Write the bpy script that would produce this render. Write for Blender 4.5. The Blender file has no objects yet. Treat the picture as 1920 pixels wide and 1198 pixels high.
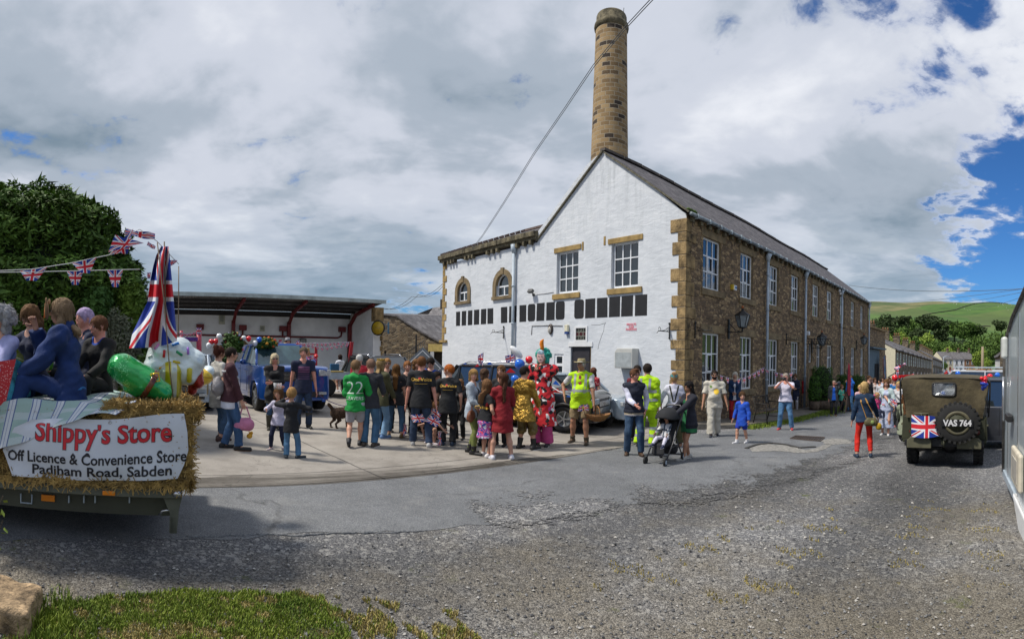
import bpy,bmesh,math,random
import numpy as np
from mathutils import Vector,Matrix
R=math.radians
SC=bpy.context.scene
COL=SC.collection
F=990.0;ROLL=R(0.9);CZ=1.86
cd=bpy.data.cameras.new('camera');cd.type='PANO';cd.panorama_type='CENTRAL_CYLINDRICAL'
cd.central_cylindrical_range_u_min=-960/F;cd.central_cylindrical_range_u_max=960/F
cd.central_cylindrical_range_v_min=-(1198-666)/F;cd.central_cylindrical_range_v_max=666/F
cd.central_cylindrical_radius=1;cd.clip_start=.05;cd.clip_end=9000
cam=bpy.data.objects.new('camera',cd);COL.objects.link(cam);SC.camera=cam
cam.matrix_world=Matrix.Translation((0,0,CZ))@Matrix.Rotation(-ROLL,4,'Y')@Matrix.Rotation(math.pi/2,4,'X')
SC.view_settings.view_transform='Standard';SC.view_settings.look='None'
SC.view_settings.exposure=0.2;SC.view_settings.gamma=1.0
SC.cycles.use_denoising=True
SC.cycles.max_bounces=5;SC.cycles.diffuse_bounces=3;SC.cycles.glossy_bounces=3
SC.cycles.transparent_max_bounces=16;SC.cycles.transmission_bounces=4
SC.cycles.caustics_reflective=False;SC.cycles.caustics_refractive=False
SUN_AZ,SUN_EL=R(-100),R(56)
sd=Vector((math.sin(SUN_AZ)*math.cos(SUN_EL),math.cos(SUN_AZ)*math.cos(SUN_EL),math.sin(SUN_EL)))
sl=bpy.data.lights.new('sun','SUN');sl.energy=3.6;sl.angle=R(7.0);sl.color=(1,.94,.84)
so=bpy.data.objects.new('sun',sl);COL.objects.link(so);so.location=(0,0,60)
so.rotation_euler=sd.to_track_quat('Z','Y').to_euler()
class NT:
 """small helper for node trees"""
 def __init__(s,tree):s.t=tree;s.n=tree.nodes;s.l=tree.links
 def node(s,typ,**kw):
  n=s.n.new(typ)
  for k,v in kw.items():
   if k.startswith('i_'):
    key=k[2:].replace('_',' ');s.put(n,key,v)
   else:setattr(n,k,v)
  return n
 def put(s,n,key,v):
  inp=n.inputs[key]if not isinstance(key,int)else n.inputs[key]
  if hasattr(v,'is_linked')or isinstance(v,bpy.types.NodeSocket):s.l.new(v,inp)
  elif isinstance(v,(tuple,list))and len(v)==3 and inp.type=='RGBA':inp.default_value=(*v,1)
  else:inp.default_value=v
 def m(s,op,a,b=None,c=None,clamp=False):
  n=s.n.new('ShaderNodeMath');n.operation=op;n.use_clamp=clamp
  for i,v in enumerate((a,b,c)):
   if v is not None:s.put(n,i,v)
  return n.outputs[0]
 def mix(s,f,a,b,blend='MIX'):
  n=s.n.new('ShaderNodeMix');n.data_type='RGBA';n.blend_type=blend
  s.put(n,0,f);s.put(n,6,a);s.put(n,7,b);return n.outputs[2]
 def ramp(s,f,stops,interp='LINEAR'):
  n=s.n.new('ShaderNodeValToRGB');n.color_ramp.interpolation=interp
  e=n.color_ramp.elements
  while len(e)<len(stops):e.new(.5)
  for x,(p,c)in zip(e,stops):
   x.position=p;x.color=(*c,1)if isinstance(c,(tuple,list))else(c,c,c,1)
  s.put(n,0,f);return n.outputs[0]
 def noise(s,vec,scale,detail=3,rough=.55,dist=0,out=0):
  n=s.n.new('ShaderNodeTexNoise');n.inputs['Scale'].default_value=scale
  n.inputs['Detail'].default_value=detail;n.inputs['Roughness'].default_value=rough
  n.inputs['Distortion'].default_value=dist
  if vec is not None:s.put(n,'Vector',vec)
  return n.outputs[out]
 def vor(s,vec,scale,feature='F1',out='Color',rnd=1):
  n=s.n.new('ShaderNodeTexVoronoi');n.feature=feature;n.inputs['Scale'].default_value=scale
  n.inputs['Randomness'].default_value=rnd
  if vec is not None:s.put(n,'Vector',vec)
  return n.outputs[out]
 def vm(s,op,a,b=None):
  n=s.n.new('ShaderNodeVectorMath');n.operation=op;s.put(n,0,a)
  if b is not None:s.put(n,1,b)
  return n.outputs[0]
 def sep(s,v):
  n=s.n.new('ShaderNodeSeparateXYZ');s.put(n,0,v);return n.outputs
 def comb(s,x,y,z=0.0):
  n=s.n.new('ShaderNodeCombineXYZ');s.put(n,0,x);s.put(n,1,y);s.put(n,2,z);return n.outputs[0]
 def tc(s,which='Object'):
  return s.n.new('ShaderNodeTexCoord').outputs[which]
 def bump(s,h,strength=.5,dist=.02):
  n=s.n.new('ShaderNodeBump');n.inputs['Strength'].default_value=strength
  n.inputs['Distance'].default_value=dist;s.put(n,'Height',h);return n.outputs[0]
w=bpy.data.worlds.new('World');SC.world=w;w.use_nodes=True
def build_sky():
 N=NT(w.node_tree);N.n.clear()
 sky=N.node('ShaderNodeTexSky',sky_type='NISHITA',sun_disc=False,sun_elevation=SUN_EL,sun_rotation=SUN_AZ,air_density=1.0,dust_density=.4,ozone_density=2.5)
 b1=N.node('ShaderNodeBackground');N.put(b1,0,N.mix(1,sky.outputs[0],(.30,.62,1.0),'MULTIPLY'));b1.inputs[1].default_value=.10
 d=N.vm('NORMALIZE',N.tc('Generated'));x,y,z=N.sep(d)
 zz=N.m('ADD',N.m('MAXIMUM',z,0.0),.16)
 p=N.comb(N.m('DIVIDE',x,zz),N.m('DIVIDE',y,zz),0.0)
 p=N.vm('ADD',p,(3.1,7.7,0.0))
 big=N.noise(p,.55,3,.5,.3);med=N.noise(p,1.5,7,.52,.35);fine=N.noise(p,6.0,6,.6,.3)
 def lobe(az,el,width,gain=1.):
  v=Vector((math.sin(az)*math.cos(el),math.cos(az)*math.cos(el),math.sin(el)))
  dd=N.node('ShaderNodeVectorMath',operation='DOT_PRODUCT');N.put(dd,0,d);dd.inputs[1].default_value=v
  return N.m('MULTIPLY',N.m('MAXIMUM',N.m('MULTIPLY',N.m('SUBTRACT',dd.outputs['Value'],math.cos(width)),1/(1-math.cos(width))),0.0),gain)
 hole=lobe(1.03,.28,.30,1.02)
 for q in((.88,.56,.30,.66),(1.5,.45,.5,1.2),(-.80,.33,.06,.26),(-.19,.10,.08,.40),(.60,.60,.14,.36),(.80,.42,.14,.30),(-2.4,.7,.6,.9)):hole=N.m('MAXIMUM',hole,lobe(*q))
 def cen(v,k):return N.m('MULTIPLY',N.m('SUBTRACT',v,.5),k)
 nn=N.m('ADD',N.m('ADD',cen(big,.9),cen(med,1.7)),cen(fine,1.5))
 cov=N.m('SUBTRACT',N.m('ADD',.73,nn),N.m('MULTIPLY',hole,.95))
 mask=N.ramp(cov,[(.02,0),(.40,1)],'EASE')
 sh=N.m('ADD',N.m('MULTIPLY',med,.52),N.m('ADD',N.m('MULTIPLY',N.noise(p,.9,5,.55,.3),.86),N.m('MULTIPLY',fine,.13)))
 col=N.ramp(sh,[(.50,(.17,.235,.30)),(.68,(.36,.415,.49)),(.80,(.55,.585,.665)),(.96,(.76,.78,.83))],'EASE')
 el=N.ramp(z,[(.0,.95),(.10,.50),(.22,.60),(.36,.92),(.6,1)])
 lowf=N.noise(N.comb(N.m('MULTIPLY',N.m('DIVIDE',x,N.m('ADD',N.m('ABSOLUTE',y),.3)),2.2),N.m('MULTIPLY',z,11),0.0),1.3,6,.6,.4)
 low=N.ramp(lowf,[(.36,(.13,.22,.31)),(.50,(.22,.32,.42)),(.62,(.45,.53,.61)),(.74,(.66,.71,.76))],'EASE')
 col=N.mix(N.ramp(z,[(.05,.85),(.30,0)]),col,low)
 rim=N.ramp(mask,[(.35,.0),(.6,1.),(.97,0)])
 col=N.mix(N.m('MULTIPLY',rim,N.m('MULTIPLY',hole,1.0)),col,(.80,.83,.90))
 col=N.mix(1.0,col,el,'MULTIPLY')if False else col
 b2=N.node('ShaderNodeBackground');N.put(b2,0,col);b2.inputs[1].default_value=1.0
 mx=N.node('ShaderNodeMixShader');N.put(mx,0,mask);N.l.new(b1.outputs[0],mx.inputs[1]);N.l.new(b2.outputs[0],mx.inputs[2])
 out=N.node('ShaderNodeOutputWorld');N.l.new(mx.outputs[0],out.inputs[0])
build_sky()
def ray(px,py):
 t=(px-960)/F;v=(666-py)/F
 x,y,z=math.sin(t),math.cos(t),v
 c,s=math.cos(-ROLL),math.sin(-ROLL)
 return Vector((c*x+s*z,y,-s*x+c*z))
def gz(x,y):
 z=-.038*x-.008*(y-10)
 t=.775*x+.632*y
 if t>55:z+=.032*(t-55)if t<400 else .032*345
 return z
def gnd(px,py):
 d=ray(px,py);k=(CZ-.08)/(-(d.z+.038*d.x+.008*d.y))
 return Vector((k*d.x,k*d.y,gz(k*d.x,k*d.y)))
def at(px,py,dist):
 d=ray(px,py);k=dist/math.hypot(d.x,d.y);return Vector((0,0,CZ))+d*k
CX,CY=5.1,15.06;ANG=math.atan2(.632,.775)
DX=Vector((math.cos(ANG),math.sin(ANG),0));DY=Vector((-DX.y,DX.x,0))
def mill_pt(X,Y,z=0):return Vector((CX,CY,0))+DX*X+DY*Y+Vector((0,0,z))
def _pl(px,py,P,u):
 d=ray(px,py);det=-u.x*d.y+d.x*u.y
 s=(P.x*d.y-d.x*P.y)/det
 q=P+u*s;k=math.hypot(q.x,q.y)/math.hypot(d.x,d.y)
 return s,CZ+k*d.z
def f1(px,py,Y=0):return _pl(px,py,mill_pt(0,Y),DX)
def f2(px,py,X=0):return _pl(px,py,mill_pt(X,0),DY)
def link(o,parent=None):
 COL.objects.link(o)
 if parent is not None:o.parent=parent
 return o
def tag(o,label=None,cat=None,group=None,kind=None):
 if label:o['label']=label
 if cat:o['category']=cat
 if group:o['group']=group
 if kind:o['kind']=kind
 return o
def empty(name,loc=(0,0,0),rz=0,label=None,cat=None,group=None,kind=None):
 o=bpy.data.objects.new(name,None);COL.objects.link(o)
 o.location=loc;o.rotation_euler=(0,0,rz);o.empty_display_size=.2
 return tag(o,label,cat,group,kind)
def copy_tree(o,parent=None):
 c=o.copy();COL.objects.link(c);c.parent=parent
 for ch in list(o.children):copy_tree(ch,c)
 return c
class MB:
 """collects faces; build() links them as one mesh object"""
 def __init__(s):s.v=[];s.f=[];s.mi=[];s.uv=[];s.sm=[]
 def face(s,pts,mi=0,uv=None,smooth=False):
  b=len(s.v);s.v+=[tuple(p)for p in pts];s.f.append(tuple(range(b,b+len(pts))));s.mi.append(mi);s.uv.append(uv);s.sm.append(smooth);return s
 def mesh(s,vs,fs,mi=0,smooth=True,uvs=None):
  b=len(s.v);s.v+=[tuple(p)for p in vs]
  for i,f in enumerate(fs):
   s.f.append(tuple(b+j for j in f));s.mi.append(mi);s.uv.append(uvs[i]if uvs else None);s.sm.append(smooth)
  return s
 def box(s,c,d,mi=0,M=None,taper=1.0):
  hx,hy,hz=d[0]/2,d[1]/2,d[2]/2;c=Vector(c)
  P=[]
  for z in(-1,1):
   k=taper if z>0 else 1
   for y in(-1,1):
    for x in(-1,1):
     q=Vector((x*hx*k,y*hy*k,z*hz))
     if M is not None:q=M@q
     P.append(c+q)
  return s.mesh(P,[(0,2,3,1),(4,5,7,6),(0,1,5,4),(2,6,7,3),(0,4,6,2),(1,3,7,5)],mi,False)
 def b2(s,lo,hi,mi=0):
  return s.box([(a+b)/2 for a,b in zip(lo,hi)],[abs(b-a)for a,b in zip(lo,hi)],mi)
 def bar(s,a,b,wd,ht=None,mi=0,up=(0,0,1)):
  a=Vector(a);b=Vector(b);ht=ht or wd;t=(b-a);L=t.length;t.normalize();up=Vector(up)
  if abs(t.dot(up))>.99:up=Vector((1,0,0))
  sd_=t.cross(up).normalized();u2=sd_.cross(t)
  return s.box((a+b)/2,(wd,L,ht),mi,Matrix((sd_,t,u2)).transposed())
 def tube(s,path,r,n=8,mi=0,closed=False,cap=True,smooth=True):
  P=[Vector(p)for p in path];k=len(P);rs=r if isinstance(r,(list,tuple))else[r]*k
  vs=[];prev=None
  for i in range(k):
   if closed:t=P[(i+1)%k]-P[i-1]
   else:t=P[min(i+1,k-1)]-P[max(i-1,0)]
   if t.length<1e-9:t=Vector((0,0,1))
   t.normalize()
   ref=prev if prev is not None else(Vector((0,0,1))if abs(t.z)<.9 else Vector((1,0,0)))
   a=ref-t*ref.dot(t)
   if a.length<1e-6:a=t.orthogonal()
   a.normalize();b=t.cross(a);prev=a
   vs+=[P[i]+(a*math.cos(j*2*math.pi/n)+b*math.sin(j*2*math.pi/n))*rs[i]for j in range(n)]
  fs=[]
  for i in range(k if closed else k-1):
   i2=(i+1)%k
   for j in range(n):
    j2=(j+1)%n;fs.append((i*n+j,i*n+j2,i2*n+j2,i2*n+j))
  if cap and not closed:fs+=[tuple(range(n))[::-1],tuple((k-1)*n+j for j in range(n))]
  return s.mesh(vs,fs,mi,smooth)
 def cyl(s,a,b,r0,r1=None,n=16,mi=0,smooth=True):return s.tube([a,b],[r0,r0 if r1 is None else r1],n,mi,smooth=smooth)
 def lathe(s,prof,c=(0,0,0),n=20,mi=0,axis='Z',smooth=True):
  c=Vector(c);vs=[];k=len(prof)
  for r,z in prof:
   for j in range(n):
    a=j*2*math.pi/n;q=(r*math.cos(a),r*math.sin(a),z)
    if axis=='X':q=(z,q[0],q[1])
    if axis=='Y':q=(q[0],z,q[1])
    vs.append(c+Vector(q))
  fs=[]
  for i in range(k-1):
   for j in range(n):j2=(j+1)%n;fs.append((i*n+j,i*n+j2,(i+1)*n+j2,(i+1)*n+j))
  if prof[0][0]>1e-6:fs.append(tuple(range(n))[::-1])
  if prof[-1][0]>1e-6:fs.append(tuple((k-1)*n+j for j in range(n)))
  return s.mesh(vs,fs,mi,smooth)
 def ball(s,c,r,n=14,m=9,mi=0,M=None,squash=None):
  c=Vector(c);r=r if isinstance(r,(list,tuple))else(r,r,r);vs=[];fs=[]
  for i in range(m+1):
   ph=-math.pi/2+math.pi*i/m
   for j in range(n):
    a=j*2*math.pi/n;q=Vector((r[0]*math.cos(ph)*math.cos(a),r[1]*math.cos(ph)*math.sin(a),r[2]*math.sin(ph)))
    if squash:q=squash(q)
    if M is not None:q=M@q
    vs.append(c+q)
  for i in range(m):
   for j in range(n):j2=(j+1)%n;fs.append((i*n+j,i*n+j2,(i+1)*n+j2,(i+1)*n+j))
  return s.mesh(vs,fs,mi,True)
 def prism(s,poly,fn,d0,d1,mi=0,side=None):
  """poly: 2-D outline, fn(u, v, depth) -> point"""
  n=len(poly);A=[fn(u,v,d0)for u,v in poly];B=[fn(u,v,d1)for u,v in poly]
  s.face(A[::-1],mi);s.face(B,mi)
  for i in range(n):
   j=(i+1)%n;s.face([A[i],A[j],B[j],B[i]],mi if side is None else side)
  return s
 def build(s,name,mats,parent=None,label=None,cat=None,group=None,kind=None,loc=None,rz=None,bevel=0,weld=False,subsurf=0):
  me=bpy.data.meshes.new(name);me.from_pydata(s.v,[],s.f)
  mats=mats if isinstance(mats,(list,tuple))else[mats]
  for m in mats:me.materials.append(m)
  me.polygons.foreach_set('material_index',s.mi);me.polygons.foreach_set('use_smooth',s.sm)
  uvl=me.uv_layers.new(name='UVMap');data=[]
  for f,uv in zip(s.f,s.uv):
   if uv is not None:
    for a in uv:data+=[a[0],a[1]]
    continue
   p=[s.v[i]for i in f]
   nx=ny=nz=0.
   for i in range(len(p)):
    a=p[i];b=p[(i+1)%len(p)]
    nx+=(a[1]-b[1])*(a[2]+b[2]);ny+=(a[2]-b[2])*(a[0]+b[0]);nz+=(a[0]-b[0])*(a[1]+b[1])
   ax=max(((abs(nx),0),(abs(ny),1),(abs(nz),2)))[1]
   for q in p:data+=[q[1],q[2]]if ax==0 else([q[0],q[2]]if ax==1 else[q[0],q[1]])
  uvl.data.foreach_set('uv',data)
  me.validate();me.update()
  if weld or bevel:
   bm=bmesh.new();bm.from_mesh(me);bmesh.ops.remove_doubles(bm,verts=bm.verts,dist=1e-5)
   if weld:bmesh.ops.recalc_face_normals(bm,faces=bm.faces)
   bm.to_mesh(me);bm.free()
  o=bpy.data.objects.new(name,me);link(o,parent)
  if loc is not None:o.location=loc
  if rz is not None:o.rotation_euler=(0,0,rz)
  if bevel:
   md=o.modifiers.new('bevel','BEVEL');md.width=bevel;md.segments=2;md.limit_method='ANGLE';md.angle_limit=R(35)
  if subsurf:
   md=o.modifiers.new('sub','SUBSURF');md.levels=md.render_levels=subsurf
  return tag(o,label,cat,group,kind)
MATS={}
def mat(name,color,rough=.75,metal=0.0,var=.12,scale=6.0,bump=0.0,bscale=30,spec=.5,coat=0,extra=None,trans=0,sheen=0,emit=None,coords='Object',bdist=.01):
 if name in MATS:return MATS[name]
 m=bpy.data.materials.new(name);m.use_nodes=True;N=NT(m.node_tree)
 b=N.n['Principled BSDF']
 b.inputs['Roughness'].default_value=rough;b.inputs['Metallic'].default_value=metal
 b.inputs['Specular IOR Level'].default_value=spec;b.inputs['Coat Weight'].default_value=coat;b.inputs['Coat Roughness'].default_value=.08
 if trans:b.inputs['Transmission Weight'].default_value=trans
 if sheen:b.inputs['Sheen Weight'].default_value=sheen
 if emit:N.put(b,'Emission Color',emit[0]);b.inputs['Emission Strength'].default_value=emit[1]
 tc=N.tc(coords)
 if var:
  nz=N.noise(tc,scale,4,.6)
  dk=tuple(c*(1-var*1.6)for c in color);lt=tuple(min(1,c*(1+var*1.2))for c in color)
  c=N.ramp(nz,[(.3,dk),(.7,lt)])
 else:c=N.mix(0,color,color)
 nrm=None
 if bump:nrm=N.bump(N.noise(tc,bscale,4,.6),bump,bdist)
 if extra:
  r=extra(N,tc,c,b)
  if r is not None:c=r
 N.put(b,'Base Color',c)
 if nrm is not None and not b.inputs['Normal'].is_linked:N.put(b,'Normal',nrm)
 MATS[name]=m;return m
def stone_mat(name,stops,sx,sz,mortar=(.2,.17,.13),mw=.06,dist=.25,bump=.6,seed=0,stain=.0):
 """coursed rubble: stretched voronoi cells with mortar between, each stone its own tone"""
 def ex(N,tc,c,b):
  uv=N.vm('ADD',N.tc('UV'),(seed*3.7,seed*1.3,0.0))
  wob=N.vm('MULTIPLY',N.vm('SUBTRACT',N.noise(uv,2.2,3,.6,out=1),(.5,.5,.5)),(dist,dist*.5,0.0))
  p=N.vm('MULTIPLY',N.vm('ADD',uv,wob),(sx,sz,1.0))
  e=N.vor(p,1.0,'DISTANCE_TO_EDGE','Distance',.62);cc=N.sep(N.vor(p,1.0,'F1','Color',.62))[0]
  fine=N.noise(N.vm('MULTIPLY',uv,(1.,1.,1.)),38,5,.65)
  base=N.ramp(N.m('ADD',N.m('MULTIPLY',cc,.85),N.m('MULTIPLY',fine,.15)),stops)
  base=N.mix(N.m('MULTIPLY',N.ramp(N.noise(uv,.8,5,.6),[(.45,0),(.75,1)]),.35),base,tuple(v*.55 for v in stops[0][1]))
  base=N.mix(.55,base,N.mix(1,base,N.ramp(fine,[(.3,.45),(.7,1.35)]),'MULTIPLY'))
  mk=N.ramp(e,[(mw*.4,1),(mw,0)])
  N.put(b,'Normal',N.bump(N.m('ADD',N.m('MULTIPLY',N.ramp(e,[(0,0),(mw*2.2,1)]),.8),N.m('MULTIPLY',fine,.8)),bump,.03))
  return N.mix(mk,base,mortar)
 return mat(name,(1,1,1),.9,var=0,extra=ex)
def brick_mat(name,stops,bw,bh,mortar,ms=.012,bump=.5,dark=.0,rough=.9,wob=.02,coords='UV',offs=.5):
 def ex(N,tc,c,b):
  uv=N.tc(coords)
  if wob:uv=N.vm('ADD',uv,N.vm('MULTIPLY',N.vm('SUBTRACT',N.noise(uv,4,3,.6,out=1),(.5,.5,.5)),(wob,wob,0.0)))
  n=N.node('ShaderNodeTexBrick',offset=offs);N.put(n,'Vector',uv)
  n.inputs['Scale'].default_value=1;n.inputs['Brick Width'].default_value=bw;n.inputs['Row Height'].default_value=bh
  n.inputs['Mortar Size'].default_value=ms;n.inputs['Bias'].default_value=0
  N.put(n,'Color1',(0,0,0));N.put(n,'Color2',(1,1,1));N.put(n,'Mortar',(.5,.5,.5))
  fine=N.noise(uv,30,5,.65)
  base=N.ramp(N.m('ADD',N.m('MULTIPLY',n.outputs[0],.8),N.m('MULTIPLY',fine,.2)),stops)
  base=N.mix(.5,base,N.mix(1,base,N.ramp(fine,[(.3,.5),(.7,1.3)]),'MULTIPLY'))
  N.put(b,'Normal',N.bump(N.m('ADD',N.m('MULTIPLY',N.m('SUBTRACT',1.0,n.outputs[1]),.8),N.m('MULTIPLY',fine,.5)),bump,.02))
  return N.mix(n.outputs[1],base,mortar)
 return mat(name,(1,1,1),rough,var=0,extra=ex)
def flag_mat(name='union_flag_cloth',rough=.7,coat=0):
 """union flag computed from UV (0..1 x 0..1)"""
 def ex(N,tc,c,b):
  u,v,_=N.sep(N.tc('UV'))
  x=N.m('MULTIPLY',N.m('SUBTRACT',u,.5),60.);y=N.m('MULTIPLY',N.m('SUBTRACT',v,.5),30.)
  ax=N.m('ABSOLUTE',x);ay=N.m('ABSOLUTE',y);s5=math.sqrt(5)
  d1=N.m('DIVIDE',N.m('SUBTRACT',x,N.m('MULTIPLY',y,2.)),s5)
  d2=N.m('DIVIDE',N.m('ADD',x,N.m('MULTIPLY',y,2.)),s5)
  wh=N.m('MAXIMUM',N.m('LESS_THAN',N.m('ABSOLUTE',d1),3.),N.m('LESS_THAN',N.m('ABSOLUTE',d2),3.))
  sx=N.m('SIGN',x)
  e1=N.m('MULTIPLY',d1,sx);e2=N.m('MULTIPLY',d2,sx)
  r1=N.m('MULTIPLY',N.m('GREATER_THAN',e1,0.),N.m('LESS_THAN',e1,2.))
  r2=N.m('MULTIPLY',N.m('LESS_THAN',e2,0.),N.m('GREATER_THAN',e2,-2.))
  rd=N.m('MAXIMUM',r1,r2)
  wc=N.m('MAXIMUM',N.m('LESS_THAN',ax,5.),N.m('LESS_THAN',ay,5.))
  rc=N.m('MAXIMUM',N.m('LESS_THAN',ax,3.),N.m('LESS_THAN',ay,3.))
  BL,WH,RD=(.008,.035,.30),(.78,.80,.84),(.62,.012,.025)
  k=N.mix(wh,BL,WH);k=N.mix(rd,k,RD);k=N.mix(wc,k,WH);k=N.mix(rc,k,RD)
  return k
 m=mat(name,(1,1,1),rough,var=0,extra=ex,coat=coat)
 return m
def text_mesh(s,size,material,name='lettering',parent=None,bold=0.0,depth=.002,align='CENTER',M=None,xscale=1.0,shear=0):
 cu=bpy.data.curves.new(name,'FONT');cu.body=s;cu.size=size;cu.align_x=align;cu.align_y='CENTER'
 cu.extrude=depth;cu.offset=bold;cu.resolution_u=3;cu.shear=shear;cu.space_line=.9
 o=bpy.data.objects.new('tmp',cu);COL.objects.link(o)
 dg=bpy.context.evaluated_depsgraph_get();me=bpy.data.meshes.new_from_object(o.evaluated_get(dg))
 bpy.data.objects.remove(o)
 me.name=name;me.materials.clear();me.materials.append(material)
 if xscale!=1:me.transform(Matrix.Diagonal((xscale,1,1,1)))
 ob=bpy.data.objects.new(name,me);link(ob,parent)
 if M is not None:ob.matrix_local=M
 return ob
def frame(o,x,y):
 """matrix from origin, x axis, y axis"""
 x=Vector(x).normalized();y=Vector(y).normalized();z=x.cross(y).normalized();y=z.cross(x)
 m=Matrix((x,y,z)).transposed().to_4x4();m.translation=Vector(o);return m
# === materials of the setting
def ex_gravel(N,tc,c,b):
 p=tc
 cell=N.vor(p,85,'F1','Color');e=N.vor(p,85,'F1','Distance')
 cell2=N.vor(p,30,'F1','Color');big=N.noise(p,.35,5,.6);med=N.noise(p,1.6,5,.65)
 s=N.sep(cell)[0];s2=N.sep(cell2)[1]
 col=N.ramp(s,[(0,(.062,.062,.067)),(.45,(.125,.125,.13)),(.8,(.20,.20,.205)),(1,(.34,.33,.32))])
 col=N.mix(N.ramp(s2,[(.84,0),(.9,.75)]),col,(.40,.39,.37))
 x,y,_=N.sep(tc)
 near=N.m('MULTIPLY',N.m('SUBTRACT',7.0,N.m('ADD',y,N.m('MULTIPLY',N.m('ABSOLUTE',N.m('SUBTRACT',x,2.0)),.55))),.045)
 dirt=N.ramp(N.m('ADD',N.m('ADD',N.m('MULTIPLY',big,.6),N.m('MULTIPLY',med,.4)),near),[(.50,0),(.68,1)])
 tt=N.m('ADD',N.m('MULTIPLY',N.m('ADD',N.m('MULTIPLY',x,-.63),N.m('MULTIPLY',y,.775)),2.4),N.m('MULTIPLY',big,5.));trk=N.m('MULTIPLY',N.m('ADD',N.m('SINE',tt),1.),.5)
 col=N.mix(.8,col,N.mix(1,col,N.ramp(N.m('ADD',N.m('MULTIPLY',trk,.55),N.m('MULTIPLY',med,.45)),[(.30,.66),(.62,1.22)]),'MULTIPLY'))
 col=N.mix(1,col,N.ramp(N.noise(tc,.22,4,.6),[(.35,.62),(.65,1.15)]),'MULTIPLY')
 col=N.mix(N.m('MULTIPLY',dirt,.68),col,N.mix(1,(.15,.127,.09),N.ramp(s,[(0,.55),(1,1.8)]),'MULTIPLY'))
 g=N.ramp(N.noise(p,2.3,7,.75),[(.60,0),(.66,1)])
 g=N.m('MULTIPLY',g,N.ramp(big,[(.42,0),(.58,1)]))
 col=N.mix(N.m('MULTIPLY',g,.75),col,N.ramp(N.noise(p,60,3),[(.35,(.05,.07,.012)),(.65,(.15,.17,.03))]))
 N.put(b,'Normal',N.bump(N.m('ADD',N.m('MULTIPLY',N.m('SUBTRACT',1.,e),.8),N.m('MULTIPLY',N.noise(p,130,3),.5)),.75,.02))
 return col
m_gravel=mat('gravel',(1,1,1),.95,var=0,extra=ex_gravel)
def ex_tar(N,tc,c,b):
 fine=N.vor(tc,150,'F1','Color');s=N.sep(fine)[0];big=N.noise(tc,.5,6,.65);med=N.noise(tc,3,6,.7)
 col=N.ramp(s,[(0,(.085,.09,.098)),(.7,(.165,.172,.182)),(1,(.27,.27,.27))])
 col=N.mix(1,col,N.ramp(N.m('ADD',N.m('MULTIPLY',big,.6),N.m('MULTIPLY',med,.4)),[(.35,.70),(.65,1.22)]),'MULTIPLY')
 wv=N.vm('ADD',tc,N.vm('MULTIPLY',N.noise(tc,.9,4,.6,out=1),(1.1,1.1,0.)))
 cr=N.ramp(N.vor(wv,.42,'DISTANCE_TO_EDGE','Distance'),[(.0,1),(.012,0)])
 cr=N.m('MULTIPLY',cr,N.ramp(big,[(.52,0),(.60,.8)]))
 dust=N.ramp(N.noise(tc,1.3,6,.7),[(.55,0),(.72,1)])
 col=N.mix(N.m('MULTIPLY',dust,.45),col,(.27,.265,.25))
 col=N.mix(N.m('MULTIPLY',cr,.8),col,(.04,.04,.04))
 N.put(b,'Normal',N.bump(N.m('ADD',N.m('SUBTRACT',s,cr),N.m('MULTIPLY',med,.4)),.35,.012))
 return col
m_tar=mat('tarmac',(1,1,1),.9,var=0,extra=ex_tar)
def ex_conc(N,tc,c,b):
 big=N.noise(tc,.28,6,.65);med=N.noise(tc,2.0,7,.7);fine=N.noise(tc,90,3,.6)
 col=N.ramp(N.m('ADD',N.m('MULTIPLY',big,.55),N.m('MULTIPLY',med,.45)),[(.34,(.17,.152,.13)),(.5,(.29,.265,.235)),(.66,(.375,.345,.305))])
 col=N.mix(.5,col,N.mix(1,col,N.ramp(fine,[(.3,.62),(.7,1.3)]),'MULTIPLY'))
 n=N.node('ShaderNodeTexBrick',offset=0.0);r=N.node('ShaderNodeMapping');N.put(r,'Vector',tc);r.inputs['Rotation'].default_value=(0,0,-ANG-.12);r.inputs['Location'].default_value=(1.2,.9,0)
 wb=N.vm('ADD',r.outputs[0],N.vm('MULTIPLY',N.noise(tc,2.5,4,.6,out=1),(.06,.06,0.)))
 N.put(n,'Vector',wb);n.inputs['Scale'].default_value=1;n.inputs['Brick Width'].default_value=5.2;n.inputs['Row Height'].default_value=3.9;n.inputs['Mortar Size'].default_value=.018
 wv=N.vm('ADD',tc,N.vm('MULTIPLY',N.noise(tc,.7,4,.6,out=1),(2.2,2.2,0.)))
 cr=N.m('MULTIPLY',N.ramp(N.vor(wv,.3,'DISTANCE_TO_EDGE','Distance'),[(0,1),(.004,0)]),.45)
 ln=N.m('MAXIMUM',n.outputs[1],cr)
 col=N.mix(N.m('MULTIPLY',ln,.8),col,(.06,.055,.05))
 st=N.ramp(N.noise(tc,.9,6,.7),[(.60,0),(.68,1)])
 col=N.mix(N.m('MULTIPLY',st,.5),col,(.12,.11,.10))
 N.put(b,'Normal',N.bump(N.m('SUBTRACT',N.m('ADD',N.m('MULTIPLY',med,.5),N.m('MULTIPLY',fine,.35)),ln),.4,.015))
 return col
m_conc=mat('concrete',(1,1,1),.9,var=0,extra=ex_conc)
m_soil=mat('dusty_broken_tarmac',(.25,.24,.22),.95,var=.35,scale=14,bump=.8,bscale=60)
m_pave=mat('pavement_stone',(.17,.15,.12),.9,var=.3,scale=4,bump=.5,bscale=25)
m_kerb=mat('kerb_stone',(.22,.20,.17),.9,var=.3,scale=6,bump=.5,bscale=30)
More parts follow.
